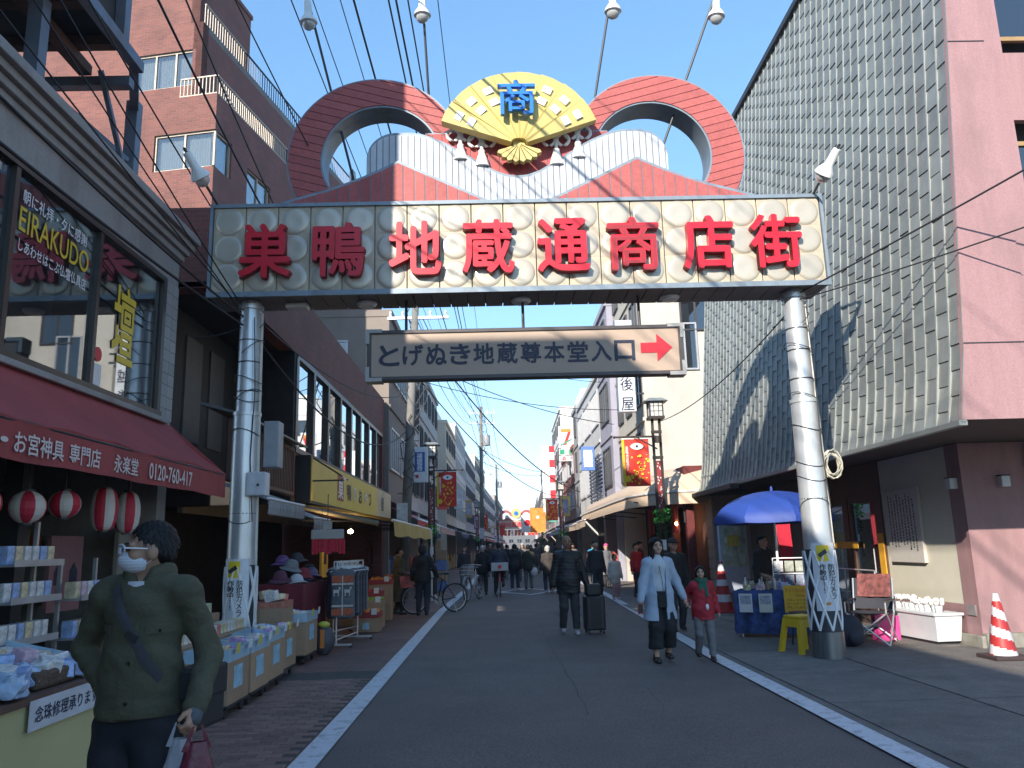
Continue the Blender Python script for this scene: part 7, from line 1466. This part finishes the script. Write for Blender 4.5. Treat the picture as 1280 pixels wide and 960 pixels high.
# --- man in black puffer with suitcase
C_puf = cloth('black_puffer', (.016, .017, .021), .5, .25); C_dgrey = cloth('dark_grey', (.045, .045, .05), .85)
m_i = person('bald man in a black padded jacket pulling a suitcase', 1.18, 14.2, 3, 1.66, C_puf, C_dgrey, .0105, .40, 1.14, .05, -1, {0: (-.165, .0, .47), 1: (.195, -.015, .475), 'c1': 1.0}, 'none', None, 'tan', mat('shoe_pale', (.45, .45, .5), .5), 0, puffy=.0045, shoulders=.122)
t = thing('suitcase', 'upright black suitcase with a bag strapped on top pulled by the bald man', 'suitcase', (1.60, 14.15, .012), R(8)); M_case = mat('case_black', (.018, .018, .02), .5, var=.3, vs=8)
MB().box(-.17, .17, -.13, .13, .06, .62, b=.025).build('body', M_case, t)
for a in (-.11, .11): MB().box(a-.012, a+.012, -.136, -.128, .10, .58).build('ridge', mat('case_trim', (.04, .04, .045), .4), t); MB().tube([(a*.5-.05, .06, .6), (a*.5-.05, .04, .98)], .008, 5).build('handle_tube', M_al, t); 
MB().box(-.13, .03, .03, .055, .97, 1.0, b=.008).build('handle', M_case, t); MB().box(-.14, .12, -.1, .1, .621, .82, b=.03).build('top_bag', M_case, t)
for a in (-.13, .13):
    for b_ in (-.1, .1): MB().lathe([(.001, -.012), (.028, -.012), (.028, .012), (.001, .012)], (a, b_, .03), 10, 'X').build('wheel', M_dark, t)
# --- man in a cap behind the woman
person('older man in a dark cap and black jacket behind the woman', 3.02, 14.1, 8, 1.56, cloth('black2', (.014, .014, .016), .75), C_dgrey, .011, .42, 1.08, .04, 1, None, 'cap', cloth('cap_dark', (.03, .03, .035)), 'mid')
# --- shoppers by the red shop
C_cyan = cloth('cyan', (.03, .28, .46), .6); C_sand = cloth('sand', (.42, .34, .26)); C_grey = cloth('grey', (.14, .14, .15)); C_white = cloth('offwhite', (.58, .55, .50)); C_olive = cloth('olive', (.075, .068, .042)); C_navy = cloth('navy', (.018, .024, .045), .7); C_char = cloth('charcoal', (.03, .03, .034)); C_brown = cloth('brown', (.12, .075, .05)); C_green2 = cloth('dark_green', (.025, .035, .022)); C_cream = cloth('cream', (.5, .42, .32)); C_jean = cloth('jeans', (.03, .045, .09))
person('person in a bright blue jacket walking away by the red shop', 3.75, 32.5, 172, 1.55, C_cyan, C_char, .022, .47, 1.05, .04, 1, None, 'short', None)
person('person in a grey coat and pink knitted hat by the red shop', 3.72, 28.4, 200, 1.50, C_grey, C_char, .02, .28, 1.05, .03, 1, None, 'beanie', cloth('pink_hat', (.6, .08, .25)))
k_i = person('small child in a sunlit off-white coat at the pavement edge', 3.14, 22.3, 15, 1.22, C_white, cloth('pink_tights', (.45, .26, .28)), .015, .36, 1.15, .03, 1, None, 'bob', cloth('hair_brown', (.05, .03, .02)), 'light', mat('shoe_pale'))
person('person in black seen beside the bald man near the awning shop', 2.55, 21.6, 20, 1.6, C_char, C_char, .016, .45, 1.05, .03, 1, None, 'short')
person('shop customer in dark clothes at the red shop front', 4.2, 24.3, 90, 1.55, cloth('wine', (.08, .02, .025)), C_char, .02, .44, 1.05, .0, 1, None, 'short')
person('person in a red vest beside the red shop curtain', 3.9, 23.2, 40, 1.5, C_red, C_char, .018, .46, 1.05, .0, 1, None, 'short')
person('stallholder in black standing behind the blue parasol stall', 4.75, 14.6, 30, 1.58, C_char, C_char, .012, .45, 1.08, .0, 1, None, 'short')
# --- left pavement
person('woman in a long olive coat holding a red bag by the fruit shop', -2.38, 19.4, 118, 1.56, C_olive, C_char, .012, .19, 1.06, .02, 1, {0: (-.12, -.10, .56), 1: (.12, -.12, .58)}, 'short', None, 'mid', skirt=True)
t = thing('bag', 'red and white shopping bag held by the woman in olive', 'bag', (-2.16, 19.15, .62)); MB().hexa([(-.14, -.06, 0), (.14, -.06, .02), (.14, .06, .02), (-.14, .06, 0), (-.17, -.03, .26), (.17, -.03, .28), (.17, .03, .28), (-.17, .03, .26)]).build('sack', mat('bag_redwhite', (.42, .1, .1), .6, var=.9, vs=6), t); MB().tube([(-.08, 0, .26), (0, 0, .38), (.08, 0, .27)], .008, 5).build('handle', mat('bag_redwhite'), t)
h_i = person('man in a black hooded jacket with a white armband wheeling a bicycle', -1.78, 18.9, 176, 1.60, cloth('black3', (.012, .012, .014), .75), C_navy, .0115, .46, 1.12, .03, -1, {1: (.16, -.06, .5), 0: (-.2, -.12, .53)}, 'hood', cloth('black3', (.012, .012, .014)), 'mid')
MB().lathe([(.055, -.05), (.060, 0), (.055, .05), (.05, 0)], (h_i['el'][0]*.75+h_i['sh'][0]*.25).tolist(), 14).build('armband', M_white, h_i['t'])
# --- group in the road
person('man in a black jacket walking away beside the red bicycle', -.55, 26.3, 178, 1.56, C_blk, C_char, .018, .43, 1.08, .07, 1, None, 'short', M_hairg)
cy = person('cyclist in a navy jacket seated on the red bicycle seen from behind', -.02, 25.7, 180, 1.62, C_navy, C_char, .017, .46, 1.2, .0, 1, {0: (-.16, -.2, .60), 1: (.16, -.2, .60)}, 'short', None, 'mid', legs=((-.07, -.02, .20), (.07, .02, .045)), lean=.12)
person('person in a black quilted coat walking away, left of the pair', .52, 28.2, 180, 1.58, C_blk, C_navy, .019, .44, 1.12, .03, 1, None, 'short', None, shoe=mat('shoe_pale'), puffy=.006)
person('person in a dark green coat walking away, right of the pair', 1.02, 29.0, 180, 1.55, C_green2, C_grey, .019, .42, 1.12, .03, -1, None, 'short')
t = thing('carrier_bag', 'white plastic bag carried by the person in dark green', 'bag', (1.22, 28.95, .45)); MB().ball((0, 0, .15), (.13, .09, .16), 12, 8).build('sack', mat('plastic_white', (.6, .6, .64), .35, bump=.4, bs=14), t, smooth=True); MB().tube([(-.05, 0, .28), (0, 0, .38), (.05, 0, .28)], .008, 5).build('handle', mat('plastic_white'), t)
person('grey-haired woman with a cream scarf walking away', 1.55, 26.3, 184, 1.50, cloth('brown_black', (.05, .04, .035)), C_navy, .018, .40, 1.05, .05, 1, None, 'bob', M_hairg, shoe=mat('shoe_pale'))
# --- crowd further down
random.seed(91)
pal = [C_blk, C_char, C_navy, C_grey, C_brown, C_olive, C_cream, C_red, C_white, C_green2]; pn = ['black', 'charcoal', 'navy', 'grey', 'brown', 'olive', 'cream', 'red', 'off-white', 'dark green']
proto = []
for k in range(26):
    y = 33+k*2.6+random.uniform(-.8, .8); lo_, hi_ = Lx(y)-1.0, Rx(y)+.9; x = lo_+(hi_-lo_)*((k*.381966+.13) % 1); c = random.choice((0, 0, 1, 2, 2, 3, 4, 5, 6, 7, 8, 9)); away = random.random() < .62
    person('person in %s %s, %s, %s' % (pn[c], 'walking away' if away else 'walking closer', 'far crowd', ['near the left kerb', 'left of the middle', 'in the middle', 'right of the middle', 'near the right kerb'][int(5*((k*.381966+.13) % 1))]+' %s houses along' % ['two', 'three', 'four', 'five', 'six', 'seven', 'eight', 'nine', 'ten'][k//3]),
           x, y, (180 if away else 0)+random.uniform(-15, 15), random.uniform(1.48, 1.66), pal[c], random.choice((C_char, C_navy, C_jean, C_grey)), .026+.0002*y, random.choice((.46, .42, .30)), random.uniform(1.03, 1.15), random.uniform(.02, .06), random.choice((-1, 1)), None, random.choice(('short', 'short', 'bob', 'beanie', 'cap')), random.choice((M_hairb, M_hairb, M_hairg)), 'mid', group='people in the far crowd')
# ------------------------------------------------------------------ bicycles
def bicycle(x, y, rz, label, col, basket=True, lean=0.):
    t = thing('bicycle', label, 'bicycle', (x, y, .012), rz); r = .32; m_ = mat('bike_'+label.split()[0], col, .35, .4)
    for yy in (-.52, .52):
        w = MB().tube([(0, yy+r*math.cos(a), r+.01+r*math.sin(a)) for a in np.linspace(0, 2*math.pi, 33)], .018, 6, False).build('wheel', M_dark, t)
        MB().tube([(0, yy+(r-.03)*math.cos(a), r+.01+(r-.03)*math.sin(a)) for a in np.linspace(0, 2*math.pi, 33)], .009, 5, False).build('rim', M_al, w); sp = MB()
        for k in range(14): a = math.pi*2*k/14; sp.tube([(0, yy, r+.01), (0, yy+(r-.03)*math.cos(a), r+.01+(r-.03)*math.sin(a))], .002, 4)
        sp.tube([(-.04, yy, r+.01), (.04, yy, r+.01)], .02, 8).build('spokes', M_al, w)
        MB().sheet([[(dx, yy+(r+.035)*math.cos(a), r+.01+(r+.035)*math.sin(a)) for dx in (-.025, .025)] for a in np.linspace(R(20), R(165), 14)]).build('mudguard', m_, t, fix=False)
    A, Bk, Cs, Dh, Fh = (0, .52, r+.01), (0, .08, .28), (0, .20, .78), (0, -.34, .82), (0, -.52, r+.01)
    MB().tube([A, Bk], .012, 6).tube([A, Cs], .010, 6).tube([Bk, Cs], .016, 6).tube([Bk, (0, -.15, .42), Dh], .018, 6).tube([Cs, Dh], .014, 6).build('frame', m_, t); MB().tube([Fh, (0, -.40, .72), Dh, (0, -.30, 1.0)], .014, 6).build('fork', m_, t)
    MB().tube([(-.28, -.12, .98), (-.2, -.28, 1.0), (0, -.30, 1.0), (.2, -.28, 1.0), (.28, -.12, .98)], .011, 6).build('handlebar', M_al, t); MB().tube([Cs, (0, .22, .88)], .012, 6).build('seat_post', M_al, t)
    sdf_part('saddle', [cap((0, .30, .90), (0, .10, .90), .075, .03, .02, (1, 1, .5))], .015, M_dark, t); MB().lathe([(.001, -.01), (.09, -.01), (.09, .01), (.001, .01)], Bk, 16, 'X').build('chainring', M_al, t)
    for s_ in (-1, 1): MB().tube([(s_*.03, .08, .28), (s_*.06, .08+s_*.05, .28-s_*.14)], .01, 5).build('crank', M_al, t); MB().box(s_*.06-.02+s_*.03, s_*.06+.02+s_*.03, .05+s_*.05, .11+s_*.05, .27-s_*.14, .285-s_*.14).build('pedal', M_dark, t)
    MB().tube([(.02, .45, .3), (.16, .5, .0)], .01, 5).build('stand', M_al, t)
    if basket:
        bk = MB()
        for k in range(9): u = -.16+.04*k; bk.tube([(u, -.62, .95), (u*.8, -.60, .72)], .004, 4).tube([(u, -.36, .95), (u*.8, -.40, .72)], .004, 4)
        for z in (.95, .85, .74): q = .16+.0*(z-.7); bk.tube([(-q, -.62, z), (q, -.62, z), (q, -.36, z), (-q, -.36, z), (-q, -.62, z)], .006, 4)
        bk.build('basket', M_al, t)
    return t
bicycle(-.78, 23.9, R(-18), 'silver bicycle with a front basket standing at the left road edge', (.3, .31, .33)); b2 = bicycle(.0, 25.6, R(180), 'red bicycle ridden by the man in navy', (.35, .03, .03), False); bicycle(-1.55, 19.55, R(-62), 'black bicycle wheeled by the man in the hooded jacket', (.02, .02, .022)); bicycle(.35, 38, R(175), 'dark bicycle further off in the crowd', (.03, .03, .04), False)
person('cyclist in black on the dark bicycle further off', .34, 38.1, 180, 1.6, C_blk, C_char, .03, .46, 1.1, .0, 1, {0: (-.16, -.2, .6), 1: (.16, -.2, .6)}, 'short', legs=((-.07, -.02, .2), (.07, .02, .08)), lean=.1)
t = thing('carton', 'white box with a red dot tied behind the red bicycle', 'carton', (.0, 25.15, .78)); MB().box(-.26, .26, -.16, .16, 0, .24, b=.01).build('body', mat('box_offwhite', (.52, .52, .54), .6), t); MB().lathe([(.001, 0), (.06, 0), (.06, .004), (.001, .004)], (0, -.166, .12), 14, 'Y').build('red_dot', M_kred, t)
# ------------------------------------------------------------------ man in the foreground
FX_, FY_ = -1.47, 3.45
C_jac = mat('jacket_green', (.068, .064, .038), .85, var=.14, vs=9, bump=.5, bs=24, fine=.16, fs=380); C_nav = mat('trousers_navy', (.010, .011, .017), .8, var=.2, vs=9, bump=.15, bs=200)
fm = person('man in a dark green jacket, face mask and glasses looking aside near the counter', FX_, FY_, -8, 1.64, C_jac, C_nav, .0064, .525, 1.03, .02, 1,
            {0: (-.080, -.012, .585), 'h0': (-1, .5, -.1), 1: (.172, -.05, .553), 'h1': (.12, 1, 0), 'c1': 1.15, 't1': (0, -1, .1), 'n1': (-1, 0, 0)}, 'crop', None, 'tan', None, -52, shoulders=.124, disp_amp=.004, fat=1.08, hood=False, up=.030, slv=.84)
t = fm['t']; s = 1.64; hp = fm['hp']; ht = R(-52)
def P_(a): return Vector(hp(a))
# mask
Rm = np.array([[math.cos(ht), -math.sin(ht), 0], [math.sin(ht), math.cos(ht), 0], [0, 0, 1]])
mk_ = [ell(hp((0, -.020, .8955)), np.array((.0405, .0475, .033))*s, .01, Rm), ell(hp((0, -.050, .905)), np.array((.016, .019, .018))*s, .02, Rm)]
fz = hp((0, 0, 0)); inv = np.linalg.inv(Rm); piv = hp((0, .004, .90))
def back(X, Y, Z): dx, dy = X-piv[0], Y-piv[1]; return (-math.sin(ht)*dx+math.cos(ht)*dy)+.012*s
sdf_part('face_mask', mk_, .004, mat('mask_white', (.56, .58, .64), .8, var=.05), t, [back, lambda X, Y, Z: Z-.9195*s, lambda X, Y, Z: .868*s-Z], lambda X, Y, Z: .0012*np.sin(Z*520))
for sg in (-1, 1):
    MB().tube([P_((sg*.038, -.020, .914)), P_((sg*.046, -.004, .918)), P_((sg*.050, .010, .926))], .0018, 5).tube([P_((sg*.036, -.018, .880)), P_((sg*.045, .0, .896)), P_((sg*.050, .012, .908))], .0018, 5).build('mask_loop', mat('mask_white'), t)
# glasses
gl = MB(); M_frm = mat('glasses_frame', (.62, .64, .70), .3)
for sg in (-1, 1):
    rim = [P_((sg*(.0205+.0175*math.cos(a)), -.0655+.006*abs(math.cos(a))*(1 if sg*math.cos(a) > 0 else 0), .9265+.0125*math.sin(a)*(1-.15*math.cos(a)))) for a in np.linspace(0, 2*math.pi, 21)]
    MB().tube(rim, .0028, 6, False).build('glasses_rim', M_frm, t); MB()._add([p for p in rim[:-1]], [tuple(range(20))]).build('lens', glassmat('lens_glass', (.1, .1, .1), .3, .85), t)
    MB().bar(P_((sg*.038, -.060, .930)), P_((sg*.0475, .006, .926)), .004, .006).build('glasses_arm', M_frm, t)
MB().bar(P_((-.005, -.068, .929)), P_((.005, -.068, .929)), .004, .004).build('glasses_bridge', M_frm, t)
# jacket details: storm flap, pocket flaps, studs, hem, collar, strap
def on_front(x, z, off=.0):     # front surface of the jacket by casting a ray on the coat mesh
    co = [c for c in t.children if c.name.startswith('coat')][0]; ok, p, n, i = co.ray_cast(Vector((x, -1, z)), Vector((0, 1, 0))); return Vector((p.x, p.y-off, p.z)) if ok else Vector((x, -.12, z))
def patch(name, pts_x, zs_, m_, off=.008, th=.006):
    grid = [[on_front(x, z, off) for z in zs_] for x in pts_x]; n_ = len(pts_x); k_ = len(zs_); mb = MB(); mb.sheet(grid)
    bk = [[p+Vector((0, th+off, 0)) for p in row] for row in grid]; base = len(mb.v); mb.sheet(bk)
    for i in range(n_-1): mb.f += [(i*k_, (i+1)*k_, base+(i+1)*k_, base+i*k_), (i*k_+k_-1, (i+1)*k_+k_-1, base+(i+1)*k_+k_-1, base+i*k_+k_-1)]
    for j in range(k_-1): mb.f += [(j, j+1, base+j+1, base+j), ((n_-1)*k_+j, (n_-1)*k_+j+1, base+(n_-1)*k_+j+1, base+(n_-1)*k_+j)]
    return mb.build(name, m_, t, smooth='auto')
patch('storm_flap', np.linspace(-.012, .05, 5), np.linspace(.885, 1.31, 26), C_jac, .007)
patch('pocket_flap', np.linspace(.075, .165, 7), np.linspace(1.185, 1.225, 4), C_jac, .010); patch('pocket_flap', np.linspace(-.15, -.075, 6), np.linspace(1.18, 1.22, 4), C_jac, .010)
patch('hem_band', np.linspace(-.165, .165, 20), np.linspace(.872, .905, 4), C_jac, .006)
for x, z in ((.03, .93), (.03, 1.08), (.03, 1.2), (.12, 1.197), (-.11, 1.192)):
    p = on_front(x, z, .014); MB().lathe([(.001, 0), (.007, 0), (.007, .004), (.001, .005)], p, 10, 'Y').build('stud', mat('stud_dark', (.04, .04, .035), .35, .6), t)
st_pts = [on_front(x, z, .012) for x, z in zip(np.linspace(-.085, .135, 22), np.linspace(1.37, 1.01, 22))]
sm = MB(); up = Vector((.56, 0, .83))*.024; sm.sheet([[p+up, p+up*.0+Vector((0, -.004, 0)), p-up] for p in st_pts]); sm.build('shoulder_strap', mat('strap_grey', (.055, .055, .065), .8, var=.1, bump=.3, bs=300), t, fix=False, smooth=True)
p = st_pts[11]; MB().box(-.028, .028, -.006, .004, -.018, .018, b=.004).build('strap_buckle', mat('buckle', (.03, .03, .032), .4), t, p, (0, R(33), 0))
sdf_part('collar', [cap((sg*.050*math.cos(a)*s, .012*s-.047*math.sin(a)*s, (.862+.006*math.cos(2*a))*s), (sg*.050*math.cos(a+.3)*s, .012*s-.047*math.sin(a+.3)*s, (.862-.03*max(0, math.sin(a))+.006*math.cos(2*a))*s), .014*s, .013*s, .012, (1, 1, 1.6)) for sg in (-1, 1) for a in np.arange(-1.5, 1.15, .3)], .006, C_jac, t)
MB().sheet([[(x, -.048*s-.012+.25*abs(x), z) for z in (1.33, 1.36, 1.39)] for x in np.linspace(-.035, .035, 6)]).build('undershirt', mat('shirt_white', (.55, .57, .62), .8), t, fix=False, smooth=True)
# grey cuff glove and bags
wr = fm['wr'][1]; dd = fm['hd'][1]/np.linalg.norm(fm['hd'][1])
sdf_part('knit_cuff', [cap(wr-dd*.03, wr+dd*.045, .036, .034, .01)], .005, mat('cuff_grey', (.09, .095, .11), .9, var=.2, vs=30, bump=.4, bs=200), t)
hpnt = at_hand(fm, 1)
def carrier(label, off, col, w, h, rz, amp, two=True):
    b = thing('carrier_bag', label, 'bag', hpnt+Vector(off), rz); n_ = 28; g2 = []
    for k in range(14):
        v = k/13; row = []
        for i in range(n_+1):
            a = 2*math.pi*i/n_; rx_ = w*(.32+.68*min(1, v*1.7))*(1 if v < .85 else 1-.35*(v-.85)/.15); ry_ = rx_*.55; q = 1+amp*math.sin(5*a+v*7)*math.sin(3*a-v*9)+amp*.6*math.sin(9*a+v*14)
            row.append((rx_*math.cos(a)*q, ry_*math.sin(a)*q, -.06-h*v))
        g2.append(row)
    MB().sheet(g2).build('sack', col, b, fix=False, smooth=True)
    for sg in (-1, 1): MB().sheet([[(sg*(.014+.03*u)+dx*(.3+.7*u), .012*sg, -.0-.09*u) for dx in (-.012, .012)] for u in np.linspace(0, 1, 6)]).build('handle', col, b, fix=False)
    return b
carrier('dark red crinkled bag in the left hand of the man in green', (.03, -.01, -.0), mat('bag_wine', (.13, .018, .035), .35, var=.3, vs=10, bump=.4, bs=20), .105, .40, R(20), .10)
carrier('white plastic bag behind the dark red one held by the man in green', (-.06, .06, -.0), mat('bag_white', (.42, .43, .47), .35, var=.15, vs=10, bump=.4, bs=20), .10, .38, R(-15), .09)
b = thing('shoulder_bag', 'black shoulder bag at the hip of the man in green', 'bag', (FX_+.20, FY_+.10, .80), R(-8)); MB().box(-.06, .06, -.12, .12, 0, .24, b=.02).build('body', mat('bag_black', (.015, .015, .017), .7), b); MB().box(-.065, .065, -.125, .125, .12, .245, b=.012).build('flap', mat('bag_black'), b)

# short strands over the hair so that it does not read as a cap
hm_ = [c for c in t.children if c.name.startswith('hair')][0].data; random.seed(55); strands = MB(); hcn = P_((0, .006, .94))
for k in range(2600):
    q = hm_.polygons[random.randrange(len(hm_.polygons))]; c = q.center.copy(); n_ = q.normal.copy()
    if n_.z < -.35: continue
    fl_ = Vector((c.x-hcn.x, c.y-hcn.y, -.05)); fl_ = (fl_-n_*fl_.dot(n_)); fl_ = (fl_.normalized()+Vector((random.uniform(-.5, .5), random.uniform(-.5, .5), random.uniform(-.4, .2)))).normalized(); w = n_.cross(fl_).normalized()*random.uniform(.0006, .0013); L = random.uniform(.012, .030)
    a = c-n_*.001; b_ = c+fl_*L*.5+n_*.002; e = c+fl_*L+n_*random.uniform(-.001, .003); strands._add([a-w, a+w, b_+w, b_-w, e], [(0, 1, 2, 3), (3, 2, 4)])
o = strands.build('hair_strands', mat('hair_strand', (.014, .012, .012), .5), t, fix=False); o['kind'] = 'stuff'
# ------------------------------------------------------------------ thin winter haze over the whole street
hz_m = bpy.data.materials.new('haze'); hz_m.use_nodes = True; hn = hz_m.node_tree.nodes; hl = hz_m.node_tree.links; hn.remove(hn['Principled BSDF'])
pv = hn.new('ShaderNodeVolumePrincipled'); pv.inputs['Color'].default_value = (.93, .95, 1, 1); pv.inputs['Density'].default_value = .0010; pv.inputs['Anisotropy'].default_value = .2
hl.new(pv.outputs[0], hn['Material Output'].inputs['Volume'])
hzb = MB().box(-401, 401, -301, 901, -1.6, 23).build('haze', hz_m); hzb['kind'] = 'stuff'; hzb['label'] = 'thin pale haze filling the street'
S.cycles.volume_bounces = 0
